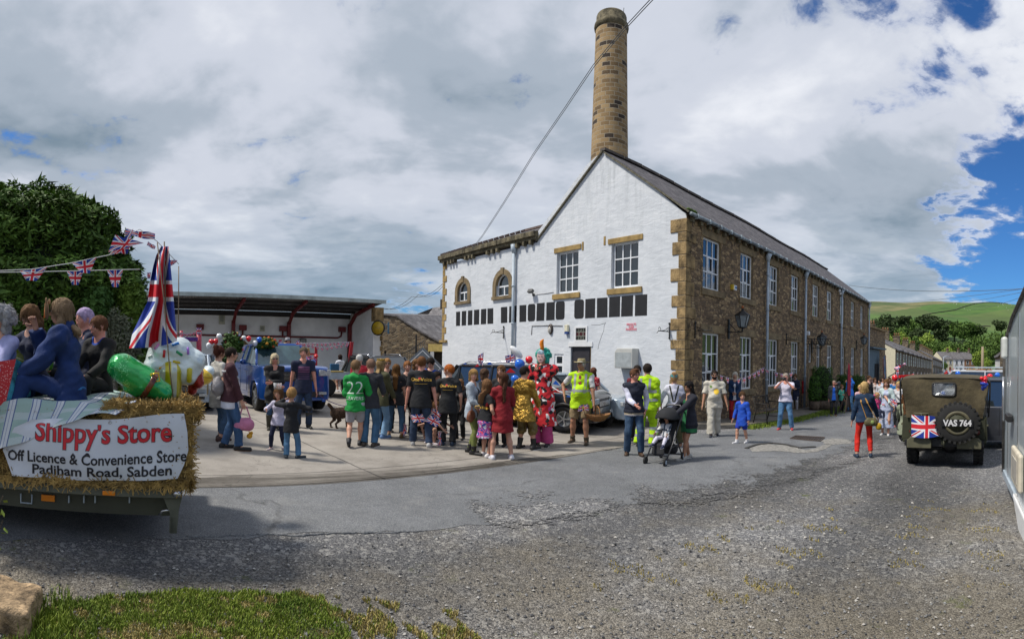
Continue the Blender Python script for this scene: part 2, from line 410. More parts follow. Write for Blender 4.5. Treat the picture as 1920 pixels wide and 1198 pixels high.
def ex_render(N,tc,c,b):
 uv=N.tc('UV')
 big=N.noise(uv,.7,5,.6);med=N.noise(N.vm('MULTIPLY',uv,(2.2,5.,1.)),1.0,5,.6,.4);lump=N.noise(N.vm('MULTIPLY',uv,(3.0,7.,1.)),1.0,4,.55,.6)
 fine=N.noise(uv,26,4,.6)
 col=N.ramp(N.m('ADD',N.m('MULTIPLY',big,.5),N.m('MULTIPLY',med,.5)),[(.3,(.52,.55,.59)),(.52,(.64,.67,.71)),(.7,(.72,.74,.77))])
 streak=N.noise(N.vm('MULTIPLY',uv,(5.,.55,1.)),1.0,6,.7)
 u,v,_=N.sep(uv)
 top=N.ramp(N.m('DIVIDE',N.m('SUBTRACT',v,5.2),4.0),[(0,.12),(1,.9)])
 col=N.mix(N.m('MULTIPLY',N.ramp(streak,[(.50,0),(.74,1)]),N.m('MULTIPLY',top,.85)),col,(.30,.33,.34))
 pk=N.m('MULTIPLY',N.ramp(N.noise(N.vm('MULTIPLY',uv,(1.2,1.0,1.)),4.5,4,.6),[(.735,0),(.75,1)]),N.ramp(N.m('DIVIDE',v,10.),[(.30,1),(.36,0),(.66,0),(.72,.6)]))
 col=N.mix(pk,col,(.22,.18,.12))
 dirt=N.ramp(N.m('ADD',v,N.m('MULTIPLY',med,.8)),[(.25,.8),(.95,0)])
 col=N.mix(N.m('MULTIPLY',dirt,.5),col,(.38,.37,.33))
 N.put(b,'Normal',N.bump(N.m('ADD',N.m('MULTIPLY',lump,1.0),N.m('MULTIPLY',fine,.22)),.34,.04))
 return col
m_render=mat('white_painted_render',(1,1,1),.75,var=0,extra=ex_render)
m_rubble=stone_mat('brown_rubble_stone',[(0,(.09,.062,.038)),(.35,(.21,.14,.078)),(.65,(.33,.222,.118)),(.88,(.45,.315,.165)),(1,(.58,.43,.26))],5.6,10.5,(.13,.092,.058),.07,.5,.8)
m_rubble2=stone_mat('dark_rubble_stone',[(0,(.05,.038,.026)),(.4,(.14,.10,.062)),(.8,(.27,.20,.12)),(1,(.42,.34,.21))],3.4,8.2,(.17,.14,.10),.07,.25,.7,seed=3)
m_quoin=mat('sandstone_quoin',(.27,.185,.085),.9,var=.5,scale=2.6,bump=.9,bscale=16,bdist=.03)
m_lintel=mat('sandstone_lintel',(.21,.155,.085),.9,var=.3,scale=3,bump=.4,bscale=30)
m_lintel_y=mat('ochre_lintel',(.33,.225,.085),.9,var=.25,scale=3,bump=.4,bscale=30)
m_chim=brick_mat('chimney_stone',[(0,(.035,.024,.018)),(.16,(.05,.035,.025)),(.22,(.21,.135,.062)),(.6,(.33,.22,.105)),(1,(.44,.31,.16))],.46,.205,(.40,.34,.25),.014,.8,wob=.05)
m_slate=brick_mat('roof_slate',[(0,(.045,.040,.043)),(.5,(.085,.074,.078)),(1,(.16,.145,.15))],.3,.17,(.02,.018,.02),.008,.7,rough=.7,wob=.01)
m_slate2=brick_mat('grey_roof_slate',[(0,(.08,.075,.078)),(.5,(.14,.13,.135)),(1,(.22,.21,.215))],.35,.25,(.04,.04,.04),.01,.5,rough=.75)
m_upvc=mat('white_window_frame',(.78,.80,.83),.35,var=.03)
def ex_glass(N,tc,c,b):return N.ramp(N.noise(tc,.9,2),[(.3,(.006,.010,.014)),(.7,(.022,.03,.036))])
m_glass=mat('window_glass',(1,1,1),.03,var=0,spec=1.0,coat=.6,extra=ex_glass)
m_black=mat('black_paint',(.013,.013,.015),.55,var=.15,bump=.1)
m_iron=mat('black_iron',(.012,.012,.013),.5,var=.1)
m_pipe=mat('grey_drainpipe',(.40,.47,.54),.5,var=.12,scale=3)
m_gutter=mat('weathered_gutter',(.22,.26,.29),.6,var=.45,scale=5)
m_red=mat('oxide_red_steel',(.14,.010,.012),.6,var=.2)
m_shedwall=mat('shed_white_wall',(.78,.79,.80),.85,var=.12,scale=.7,bump=.25,bscale=9)
def ex_corr(N,tc,c,b):
 u,v,_=N.sep(N.tc('UV'));s=N.m('SINE',N.m('MULTIPLY',u,2*math.pi/.16))
 N.put(b,'Normal',N.bump(s,1.0,.03));return c
m_corr=mat('corrugated_sheet',(.20,.20,.20),.7,var=.25,scale=1.2,extra=ex_corr)
m_fasc=mat('grey_green_fascia',(.38,.44,.44),.7,var=.2,scale=2)
m_wood=mat('weathered_wood',(.19,.155,.12),.9,var=.3,scale=5,bump=.4)
m_cream=mat('cream_render',(.60,.55,.40),.85,var=.08)
m_white=mat('white_paint',(.75,.76,.77),.6,var=.05)
m_doorw=mat('brown_door',(.14,.075,.03),.6,var=.2)
m_bluegrey=mat('blue_grey_boards',(.10,.15,.19),.7,var=.15)
m_lead=mat('lead_flashing',(.45,.5,.56),.5,var=.1)
# === ground
def polar_sheet(name,radii,angs,zf,m,kind='structure'):
 vs=[(r*math.sin(a),r*math.cos(a),zf(r*math.sin(a),r*math.cos(a)))for r in radii for a in angs]
 na=len(angs);fs=[(i*na+j,i*na+j+1,(i+1)*na+j+1,(i+1)*na+j)for i in range(len(radii)-1)for j in range(na-1)]
 mb=MB();mb.mesh(vs,fs,0,True);return mb.build(name,m,kind=kind)
polar_sheet('ground',[0.0,.5,1,2,3,4,6,8,11,15,20,28,38,50,65,85,110,150,200,280,400],[R(a)for a in range(-180,181,5)],gz,m_gravel)
def sheet(name,pts,m,off,jitter=0.0,step=.25,seed=0,kind='structure',edges=None,thick=0):
 """flat sheet lying on the ground; edges listed in `edges` get a ragged outline"""
 rnd=random.Random(seed);out=[]
 n=len(pts)
 for i in range(n):
  a=Vector(pts[i][:2]);b=Vector(pts[(i+1)%n][:2]);L=(b-a).length
  if edges is None or i in edges:
   k=max(1,min(160,int(L/step)));d=(b-a)/max(L,1e-6);nn=Vector((-d.y,d.x))
   for j in range(k):
    q=a+(b-a)*j/k
    out.append(q+nn*(rnd.uniform(-1,1)*jitter if j else 0))
  else:out.append(a)
 bm=bmesh.new();vv=[bm.verts.new((p.x,p.y,gz(p.x,p.y)+off))for p in out]
 f=bm.faces.new(vv)
 if f.normal.z<0:f.normal_flip()
 bmesh.ops.triangulate(bm,faces=[f],ngon_method='EAR_CLIP')
 if thick:
  r=bmesh.ops.extrude_face_region(bm,geom=list(bm.faces))
  for e in r['geom']:
   if isinstance(e,bmesh.types.BMVert):e.co.z+=thick
  bmesh.ops.recalc_face_normals(bm,faces=bm.faces)
 me=bpy.data.meshes.new(name);bm.to_mesh(me);bm.free();me.materials.append(m)
 o=bpy.data.objects.new(name,me);link(o);return tag(o,kind=kind)
edge=[gnd(*p)for p in((340,897),(450,892),(560,890),(745,881),(900,868),(1060,853),(1172,838),(1240,815))]
lft=[Vector((-30,-1)),Vector((-9,2.0))]
sheet('concrete_yard',[lft[0],lft[1],gnd(60,903)]+edge+[mill_pt(-.95,.1),mill_pt(-.95,13.6),mill_pt(4,13.6),mill_pt(4,24),mill_pt(-25,26),Vector((-42,18))],m_conc,.009,.035,.22,1,edges=range(1,10))
low=[gnd(*p)for p in((1690,800),(1640,838),(1560,872),(1500,895),(1350,925),(1150,952),(950,976),(800,996),(650,1001),(500,1004),(280,1010),(0,1016))]
sheet('tarmac_road',[lft[0]+Vector((0,-4)),lft[1]+Vector((0,-.9)),gnd(60,905)]+[e+Vector((-.02,-.12,0))for e in edge]+[mill_pt(-.6,-1.2),mill_pt(1.5,-1.60),mill_pt(5,-1.75),mill_pt(12,-1.25),mill_pt(26,-.8),mill_pt(30,-4.5),mill_pt(14,-5.2)]+low,m_tar,.004,.09,.2,2)
def grit_strip(px_line,wa,wb):
 P=[gnd(*q)for q in px_line];mb=MB();n=len(P);N_=[]
 for i in range(n):
  d=(P[min(i+1,n-1)]-P[max(i-1,0)]);d.z=0;d.normalize();nr=Vector((-d.y,d.x,0));nr=nr if nr.y>0 else-nr;N_.append(nr)
 pt=lambda i,w_:Vector(((P[i]+N_[i]*w_).x,(P[i]+N_[i]*w_).y,gz((P[i]+N_[i]*w_).x,(P[i]+N_[i]*w_).y)+.0125))
 for i in range(n-1):mb.face([pt(i,-wa),pt(i+1,-wa),pt(i+1,wb),pt(i,wb)],0,[(i,0),(i+1,0),(i+1,1),(i,1)])
 m=m_gravel.copy();m.name='gravel_grit';N=NT(m.node_tree);b=N.n['Principled BSDF'];v=N.sep(N.tc('UV'))[1];o=N.tc('Object')
 a=N.m('SUBTRACT',N.m('ADD',N.m('MULTIPLY',N.m('SUBTRACT',N.noise(o,1.1,7,.75),.5),2.6),N.m('MULTIPLY',N.m('SUBTRACT',N.noise(o,22,4,.7),.5),1.6)),N.m('ADD',N.m('SUBTRACT',N.m('MULTIPLY',v,1.7),.95),N.m('ADD',N.ramp(v,[(0,1.),(.22,0)]),N.ramp(N.sep(N.tc('UV'))[0],[(0,1.5),(.9,0)]))));N.put(b,'Alpha',N.ramp(a,[(.30,0),(.42,1)]));mb.build('gravel_fringe',m,kind='structure')
grit_strip([(835,996),(950,976),(1150,952),(1350,925),(1500,895),(1560,872),(1640,838),(1690,800)],.5,2.2)
lip=MB();rr=random.Random(5)
lp=[gnd(x,y)for x,y in((282,1008),(330,1007),(380,1008),(440,1005),(500,1003),(560,1006),(620,1001),(690,1000),(760,998),(805,996))]
P=[]
for a,b in zip(lp[:-1],lp[1:]):
 for j in range(9):q=a.lerp(b,j/9);P.append(q+Vector((rr.uniform(-.01,.01),rr.uniform(-.018,.018),.004+rr.uniform(-.004,.004))))
lip.tube(P,[.006+rr.random()*.014*min(1,i/8,(len(P)-1-i)/8)for i in range(len(P))],6)
lip.build('tarmac_edge',m_tar,kind='structure',bevel=.008)
sheet('pothole_dirt',[gnd(*p)for p in((1402,838),(1440,833),(1475,836),(1510,845),(1530,841),(1552,832),(1560,836),(1530,848),(1500,850),(1450,846),(1410,848))],m_soil,.010,.05,.12,3)
ph=MB()
for a,b in zip(*[[gnd(*p)for p in q]for q in([(1400,842),(1420,835),(1450,832),(1475,835),(1500,841)],[(1420,835),(1450,832),(1475,835),(1500,841),(1530,839)])]):
 ph.bar(a+Vector((0,.03,.01)),b+Vector((0,.03,.01)),.09,.035)
ph.build('pothole_rim',mat('dark_tarmac',(.035,.033,.03),.8),kind='structure',bevel=.01)  # dark strips along the far edge of the pothole
sheet('patched_tarmac',[gnd(*p)for p in((1536,826),(1560,822),(1600,826),(1596,833),(1550,834))],m_soil,.010,.06,.12,4)
dr=MB();a,b,c_,d_=[gnd(*p)for p in((1492,818),(1546,821),(1538,828),(1482,823))]
for k in range(13):
 t=k/12;dr.bar(a.lerp(b,t)+Vector((0,0,.016)),d_.lerp(c_,t)+Vector((0,0,.016)),.03,.02)
dr.bar(a+Vector((0,0,.016)),b+Vector((0,0,.016)),.05,.022);dr.bar(d_+Vector((0,0,.016)),c_+Vector((0,0,.016)),.05,.022)
dr.build('drain_grate',mat('rusty_iron',(.07,.05,.04),.8,var=.3),label='rusty iron drain grate set in the broken tarmac by the pothole',cat='drain cover')
def slab(name,line,inner,h,m,km):
 """line: outer edge (mill frame XY), inner: inner edge"""
 mb=MB()
 for(a,b),(c,d)in zip(zip(line[:-1],line[1:]),zip(inner[:-1],inner[1:])):
  P=[mill_pt(*q)for q in(a,b,d,c)];T=[Vector((p.x,p.y,gz(p.x,p.y)+h))for p in P];B=[Vector((p.x,p.y,gz(p.x,p.y)-.1))for p in P]
  mb.face(T,0);mb.face([B[0],B[1],T[1],T[0]],1)
 e0=mill_pt(*line[0]);e1=mill_pt(*inner[0])
 mb.face([(e0.x,e0.y,gz(e0.x,e0.y)-.1),(e0.x,e0.y,gz(e0.x,e0.y)+h),(e1.x,e1.y,gz(e1.x,e1.y)+h),(e1.x,e1.y,gz(e1.x,e1.y)-.1)],1)
 return mb.build(name,[m,km],kind='structure')
kl=[(.15,-.75),(1.5,-1.42),(4.8,-1.57),(8,-1.35),(12.5,-1.0),(18,-.85),(26,-.7)]
slab('pavement',kl,[(X,.1)for X,_ in kl],.12,m_pave,m_kerb)
slab('pavement_by_gable',[(-.9,13.6),(-.9,9),(-.9,4),(-.9,-.2),(.15,-.75)],[(.05,13.6),(.05,9),(.05,4),(.05,.05),(.15,.1)],.17,m_pave,m_kerb)
# === the mill
def stonebox(mb,u0,u1,z0,z1,pt,out=.02,inn=.14):
 P=[pt(u,z,dd)for z in(z0,z1)for dd in(-out,inn)for u in(u0,u1)]
 mb.mesh(P,[(0,2,3,1),(4,5,7,6),(0,1,5,4),(2,6,7,3),(0,4,6,2),(1,3,7,5)],0,False)
class Each:
 """like MB but every stone added becomes a part of its own"""
 def __init__(s,name,m,parent,bevel=.01):s.a=(name,m,parent,bevel)
 def sb(s,*q,**k):mb=MB();stonebox(mb,*q,**k);mb.build(s.a[0],s.a[1],s.a[2],bevel=s.a[3])
 def b2(s,lo,hi):mb=MB();mb.b2(lo,hi);mb.build(s.a[0],s.a[1],s.a[2],bevel=s.a[3])
mill=empty('stone_mill',(CX,CY,0),ANG,'long two-storey stone mill with a white painted gable and rows of white windows','mill')
def wall_panel(mb,u0,u1,z0,z1,holes,pt,mi=0,reveal=.14,rmi=1):
 us=sorted({u0,u1,*[h[0]for h in holes],*[h[1]for h in holes]});zs=sorted({z0,z1,*[h[2]for h in holes],*[h[3]for h in holes]})
 for a,b in zip(us[:-1],us[1:]):
  for c,d in zip(zs[:-1],zs[1:]):
   if any(h[0]<=(a+b)/2<=h[1]and h[2]<=(c+d)/2<=h[3]for h in holes):continue
   mb.face([pt(a,c,0),pt(b,c,0),pt(b,d,0),pt(a,d,0)],mi,[(a,c),(b,c),(b,d),(a,d)])
 for a,b,c,d in holes:
  r=reveal
  for(p,q)in(((a,c),(b,c)),((b,c),(b,d)),((b,d),(a,d)),((a,d),(a,c))):
   mb.face([pt(p[0],p[1],0),pt(p[0],p[1],r),pt(q[0],q[1],r),pt(q[0],q[1],0)],rmi)
UP=[1.03,3.74,6.36,8.97,12.12,14.70,17.5,20.2,22.95];WW=[1.2,1.1,1.1,1.1,1.1,1.08,1.08,1.05,1.0]
LO=[1.07,3.80,6.45,9.07,None,14.84,17.7,20.4,23.2]
H1=[(u,u+w_,4.10,5.75)for u,w_ in zip(UP,WW)]+[(u,u+w_,.72,2.68)for u,w_ in zip(LO,WW)if u is not None]+[(11.75,12.6,-1.0,1.38),(11.62,12.18,1.72,2.68),(12.95,13.65,.72,2.68)]
LEN=25.6
mb=MB();wall_panel(mb,.0,LEN,-1.6,6.2,H1,lambda u,z,d:(u,d,z),0,.16,1)
mb.face([(LEN,0,-1.6),(LEN,6.6,-1.6),(LEN,6.6,6.2),(LEN,3.3,8.8),(LEN,0,6.2)],0)
mb.build('street_wall',[m_rubble,m_lintel],mill)
H2=[(1.8,2.93,4.12,5.62),(4.45,5.55,4.12,5.64),(8.30,9.18,4.30,5.18),(11.28,12.10,4.30,5.16),(3.97,4.55,2.36,2.90),(3.80,4.76,-.5,2.20),(5.12,5.60,1.15,1.93),(6.05,6.45,1.15,1.95)]
mb=MB();wall_panel(mb,.0,13.42,-1.0,6.2,H2,lambda u,z,d:(d,u,z),0,.15,0)
rake=[(0,6.2),(6.62,6.2),(6.62,6.62),(6.26,6.87),(4.89,7.96),(4.06,8.58),(3.36,8.86),(3.12,8.66),(1.78,7.66),(.94,6.97),(.14,6.30)]
mb.face([(0,y,z)for y,z in rake],0,rake)
mb.face([(0,13.42,-1),(5,13.42,-1),(5,13.42,6.2),(0,13.42,6.2)],1)
mb.face([(0,6.62,6.2),(7,6.62,6.2),(7,6.62,6.65),(0,6.62,6.65)],0)
mb.build('gable_wall',[m_render,m_rubble2],mill)
rq=random.Random(8);mb=MB();z=-.25;k=0
while z<6.08:
 h=rq.uniform(.27,.42);h=min(h,6.15-z);a=rq.uniform(.47,.58)if k%2 else rq.uniform(.22,.32);b=rq.uniform(.22,.3)if k%2 else rq.uniform(.45,.6)
 mb.b2((-.03,-.03,z+.008),(b if k%2==0 else .28,.20,z+h-.008));mb.b2((-.028,.2,z+.008),(.15,a,z+h-.008));z+=h;k+=1
mb.build('quoins',m_quoin,mill,bevel=.012)
mb=MB();z=2.55;k=0
while z<6.15:
 a=.36 if k%2 else .2;h=.31;mb.b2((-.03,13.46-a,z+.01),(.1,13.46,z+h-.01));z+=h;k+=1
mb.b2((-.10,12.98,2.42),(.1,13.6,2.54))
mb.build('wing_quoins',m_lintel_y,mill,bevel=.012)
mb=MB()
yb=6.62
def roof_pt(x,y):
 top=8.86+.05*math.sin(x*.7)*.5
 if y<=3.36:return(x,y,6.26+(top-6.26)*(y+.14)/3.5)
 return(x,y,top-(y-3.36)*.78)
xs=[-.06+i*(LEN+.2)/24 for i in range(25)]
for a,b in zip(xs[:-1],xs[1:]):
 mb.face([roof_pt(a,-.14),roof_pt(b,-.14),roof_pt(b,3.36),roof_pt(a,3.36)],0,[(a,0),(b,0),(b,4.35),(a,4.35)])
 mb.face([roof_pt(a,3.36),roof_pt(b,3.36),roof_pt(b,6.8),roof_pt(a,6.8)],0,[(a,0),(b,0),(b,4.35),(a,4.35)])
 mb.bar(Vector(roof_pt(a+.02,3.36))+Vector((0,0,.03)),Vector(roof_pt(b-.02,3.36))+Vector((0,0,.03+.015*((int(a*3))%2))),.22,.09,1)
for i in range(14):
 y0=-.12+3.4*i/14;y1=y0+3.4/14
 mb.bar(Vector(roof_pt(-.04,y0))+Vector((0,0,-.035)),Vector(roof_pt(-.04,y1))+Vector((0,0,-.035)),.09,.05,2)
 y0=3.36+3.3*i/14;y1=y0+3.3/14
 mb.bar(Vector(roof_pt(-.04,y0))+Vector((0,0,-.035)),Vector(roof_pt(-.04,y1))+Vector((0,0,-.035)),.08,.05,2)
mb.face([(-.05,-.14,6.18),(LEN+.1,-.14,6.18),(LEN+.1,.02,6.18),(-.05,.02,6.18)],1)
mb.face([roof_pt(LEN+.14,-.14),roof_pt(LEN+.14,3.36),roof_pt(LEN+.14,6.8)],2)
rf=mb.build('roof',[m_slate,mat('ridge_stone',(.10,.085,.075),.9,var=.3),mat('mossy_verge',(.13,.12,.085),.95,var=.4,scale=12)],mill)
mb=MB()
for k in range(5):mb.ball((.02+.1*k,-.05-.02*(k%2),6.34),(.09,.07,.05),8,5)
mb.build('moss',mat('green_moss',(.06,.10,.015),.95,var=.3,bump=.8),rf)
mb=MB()
A0=(-.1,6.66,6.62);A1=(-.1,13.55,6.62);B0=(2.9,6.66,7.78);B1=(2.9,10.7,7.78);C1=(6,13.55,6.62);C0=(6,6.66,6.62)
mb.face([A0,B0,B1,A1],0,[(0,0),(0,3.3),(4,3.3),(6.9,0)]);mb.face([A1,B1,C1],0,[(0,0),(3,3),(6,0)]);mb.face([C0,C1,B1,B0],0)
mb.bar(Vector(B0)+Vector((0,0,.04)),Vector(B1)+Vector((0,0,.04)),.2,.1,1)
for k in range(16):
 p=Vector(A1).lerp(Vector(B1),k/16);q=Vector(A1).lerp(Vector(B1),(k+.92)/16);mb.bar(p+Vector((0,0,.05)),q+Vector((0,0,.06)),.18,.09,1)
mb.build('wing_roof',[m_slate,mat('ridge_tile',(.14,.10,.09),.9,var=.3)],mill)
m_corn=mat('mossy_cornice_stone',(.14,.12,.075),.95,var=.5,scale=4,bump=.9,bscale=14,bdist=.03)
mb=MB()
for k in range(12):
 y0=6.60+k*.585;y1=y0+.575;e=.01*(k%3)
 mb.b2((-.22-e,y0,6.42),(.1,y1,6.62));mb.b2((-.14,y0,6.30),(.1,y1,6.42))
for k,y in enumerate([6.85,7.25,7.68,8.95,9.3,9.65,10.75,11.0,11.3,12.25,12.5,12.75,13.15]):
 Each('corbel',m_corn,mill,.01).b2((-.16,y,6.14),(.02,y+.13,6.30))
mb.build('cornice',m_corn,mill,bevel=.012)
def window(name,u0,u1,z0,z1,pt,cols,rows,parent=mill,d=.09,fr=.06,casement=None,mullion=.04,frame=m_upvc):
 def bx(mb,a,b,c,e,d0,d1,mi=0):
  P=[pt(u,z,dd)for z in(c,e)for dd in(d0,d1)for u in(a,b)]
  mb.mesh(P,[(0,2,3,1),(4,5,7,6),(0,1,5,4),(2,6,7,3),(0,4,6,2),(1,3,7,5)],mi,False)
 mb=MB()
 bx(mb,u0,u0+fr,z0,z1,d,d+.06);bx(mb,u1-fr,u1,z0,z1,d,d+.06);bx(mb,u0+fr,u1-fr,z0,z0+fr,d,d+.06);bx(mb,u0+fr,u1-fr,z1-fr,z1,d,d+.06)
 iu=(u1-u0-2*fr)/cols;iz=(z1-z0-2*fr)/rows
 for i in range(1,cols):c=u0+fr+iu*i;bx(mb,c-mullion/2,c+mullion/2,z0+fr,z1-fr,d+.004,d+.05)
 for j in range(1,rows):
  c=z0+fr+iz*j
  for i in range(cols):bx(mb,u0+fr+iu*i+mullion/2*(i>0),u0+fr+iu*(i+1)-mullion/2*(i<cols-1),c-mullion/2,c+mullion/2,d+.004,d+.05)
 if casement:
  i,j=casement;a,b,c,e=u0+fr+iu*i+.02,u0+fr+iu*(i+1)-.02,z0+fr+iz*j+.02,z0+fr+iz*(j+1)-.02;t=.035
  bx(mb,a,a+t,c,e,d-.015,d+.004);bx(mb,b-t,b,c,e,d-.015,d+.004);bx(mb,a+t,b-t,c,c+t,d-.015,d+.004);bx(mb,a+t,b-t,e-t,e,d-.015,d+.004)
 o=mb.build('window',frame,parent)
 g=MB();g.face([pt(u0+fr*.5,z0+fr*.5,d+.03),pt(u1-fr*.5,z0+fr*.5,d+.03),pt(u1-fr*.5,z1-fr*.5,d+.03),pt(u0+fr*.5,z1-fr*.5,d+.03)],0)
 g.build('pane',m_glass,o);return o
p1=lambda u,z,d:(u,d,z)
p2=lambda u,z,d:(d,u,z)
for k,(u,w_)in enumerate(zip(UP,WW)):window('w',u,u+w_,4.10,5.75,p1,3,3,casement=(1,1))
for k,(u,w_)in enumerate(zip(LO,WW)):
 if u is not None:window('w',u,u+w_,.72,2.68,p1,3,3,casement=(1,1))
window('w',11.62,12.18,1.72,2.68,p1,2,1);window('w',12.95,13.65,.72,2.68,p1,2,3)
ln=Each('lintel',m_lintel,mill);sl_=Each('sill',m_lintel,mill)
for u,w_ in zip(UP,WW):
 ln.sb(u-.12,u+w_+.28,5.752,6.0,p1);sl_.sb(u-.1,u+w_+.25,3.89,4.098,p1,.05,.16)
for u,w_ in zip(LO,WW):
 if u is not None:ln.sb(u-.12,u+w_+.28,2.682,2.95,p1);sl_.sb(u-.1,u+w_+.2,.50,.718,p1,.06,.16)
ln.sb(11.5,12.75,1.382,1.60,p1,.05);ln.sb(12.8,13.9,2.682,2.93,p1);sl_.sb(12.85,13.8,.5,.718,p1,.05,.16)
ln.sb(11.45,11.72,-1.2,1.38,p1,.03,.1);ln.sb(12.62,12.88,-1.2,1.38,p1,.03,.1)
mb=MB();mb.b2((11.75,.10,-1.0),(12.6,.14,1.38));mb.b2((11.87,.085,.3),(12.48,.1,1.2));mb.b2((11.87,.085,-.6),(12.48,.1,.15))
d_=mb.build('door',m_doorw,mill);MB().ball((11.84,.06,.2),.03).build('handle',m_iron,d_)
window('w',1.82,2.91,4.15,5.62,p2,3,3,d=.11);window('w',4.47,5.53,4.15,5.64,p2,3,3,d=.11)
ln=Each('lintel',m_lintel_y,mill)
ln.sb(1.62,3.07,5.622,5.80,p2,.035,.13);ln.sb(4.32,5.68,5.642,5.82,p2,.035,.13)
ln.a=('sill',)+ln.a[1:];ln.sb(1.62,3.07,3.93,4.118,p2,.06,.13);ln.sb(4.34,5.72,3.93,4.118,p2,.06,.13)
def arch_outline(cy,r,z0,zs,n=12):return[(cy-r,z0),(cy+r,z0)]+[(cy+r*math.cos(math.pi*i/n),zs+r*math.sin(math.pi*i/n))for i in range(n+1)]
for cy,rr_,z0,zs in((8.74,.44,4.30,4.76),(11.69,.41,4.30,4.76)):
 inn=arch_outline(cy,rr_,z0,zs);out=arch_outline(cy,rr_+.21,z0,zs)
 mb=MB();n=len(inn)
 for i in range(1,n):
  j=(i+1)%n
  if j==0:j=0
  a,b,c,d=inn[i],inn[j],out[j],out[i]
  mb.face([p2(*a,-.05),p2(*b,-.05),p2(*c,-.05),p2(*d,-.05)][::-1]);mb.face([p2(*c,-.05),p2(*d,-.05),p2(*d,.02),p2(*c,.02)]);mb.face([p2(*a,-.05),p2(*b,-.05),p2(*b,.16),p2(*a,.16)])
 stonebox(mb,cy-rr_-.23,cy+rr_+.23,z0-.13,z0-.002,p2,.09,.15)
 stonebox(mb,cy-.09,cy+.09,zs+rr_-.0,zs+rr_+.27,p2,.075,.02)
 mb.build('arched_surround',m_lintel,mill)
 fo=arch_outline(cy,rr_-.002,z0,zs);fi=arch_outline(cy,rr_-.05,z0+.05,zs);mb=MB()
 for i in range(n):
  j=(i+1)%n;mb.face([p2(*fi[i],.08),p2(*fi[j],.08),p2(*fo[j],.08),p2(*fo[i],.08)]);mb.face([p2(*fi[i],.08),p2(*fi[j],.08),p2(*fi[j],.13),p2(*fi[i],.13)])
 stonebox(mb,cy-rr_,cy+rr_,zs-.08,zs-.02,p2,-.085,.13);stonebox(mb,cy-.03,cy+.03,z0+.05,zs-.08,p2,-.085,.13)
 o=mb.build('arched_window',m_upvc,mill)
 g=MB();g.face([p2(*q,.115)for q in fo]);g.build('pane',m_glass,o)
mb=MB();rb=random.Random(3)
SQ=[(12.24,11.90),(11.76,11.40),(11.26,10.91),(10.78,10.38),(10.25,9.86),(9.78,9.37),(8.84,8.42),(8.29,7.82),(7.64,7.23),(7.13,6.70),(6.61,6.17),(6.07,5.62),(5.56,5.10),(4.61,4.15),(4.08,3.62),(3.54,3.07),(2.99,2.52),(2.46,1.98),(1.90,1.42)]
for k,(a,b)in enumerate(SQ):
 zt,zb=3.845+.01*(k>8),3.185;t=rb.uniform(-.015,.015)
 if k in(9,12,13):
  pts=[];r_=.10
  for(cx,cz,a0)in((a-r_,zt-r_,0),(b+r_,zt-r_,90),(b+r_,zb+r_,180),(a-r_,zb+r_,270)):
   for q in range(5):an=R(a0+q*22.5);pts.append((cx+r_*math.cos(an),cz+r_*math.sin(an)))
 else:pts=[(a+t,zb),(a,zt),(b,zt+t*.4),(b+t,zb)]
 mb=MB();mb.prism(pts,lambda u,z,d:(d,u,z),-.006,-.001);mb.build('painted_panel',m_black,mill)
mb=MB()
gp=[(x,-.19,6.18+.012*math.sin(x*1.3))for x in[-.05+i*(LEN+.1)/20 for i in range(21)]]
mb.tube(gp,.06,8)
for i in range(34):x=.3+i*.75;mb.box((x,-.19,6.17),(.035,.15,.14),1);
mb.build('gutter',[m_gutter,mat('pale_gutter_joint',(.35,.42,.46),.6)],mill)
co=Each('corbel',m_corn,mill,0)
for i in range(48):co.b2((.15+i*.53,-.12,6.0),(.29+i*.53,.01,6.12))
for X in(5.99,10.69,17.4,25.37):
 z0=gz(*(mill_pt(X,-.12).xy))+.15;z0=max(z0,-1.2)
 if X<7:z0=.15
 mb=MB();mb.tube([(X,-.13,z0),(X,-.13,5.8)],.055,10);mb.tube([(X,-.13,5.75),(X,-.13,5.95),(X,-.19,6.1)],[.06,.11,.11],10)
 for z in(1.0,2.4,3.8,5.2):mb.cyl((X,-.13,z),(X,-.13,z+.06),.07,n=10)
 mb.build('downpipe',m_pipe,mill)
mb=MB();mb.tube([(-.1,7.93,.9),(-.1,7.93,6.0)],.06,10);mb.tube([(-.1,7.93,5.95),(-.1,7.93,6.1),(-.12,7.93,6.3)],[.07,.12,.12],10)
for z in(1.6,3.1,4.6):mb.cyl((-.1,7.93,z),(-.1,7.93,z+.07),.075,n=10)
mb.build('downpipe',m_pipe,mill)
mb=MB();mb.b2((.08,3.80,-.5),(.12,4.76,2.20));mb.b2((.065,3.92,.1),(.08,4.64,2.05));d_=mb.build('side_door',mat('black_door',(.03,.028,.035),.5),mill)
mb=MB();stonebox(mb,3.70,4.86,2.202,2.36,p2,.03,.1);mb.build('door_head',m_white,mill)
mb=MB();stonebox(mb,3.78,3.80,.2,2.2,p2,.012,.05);mb.build('door_jamb',m_quoin,mill)
o=window('w',3.95,4.57,2.362,2.92,p2,1,1,d=-.03,fr=.07,frame=m_white)
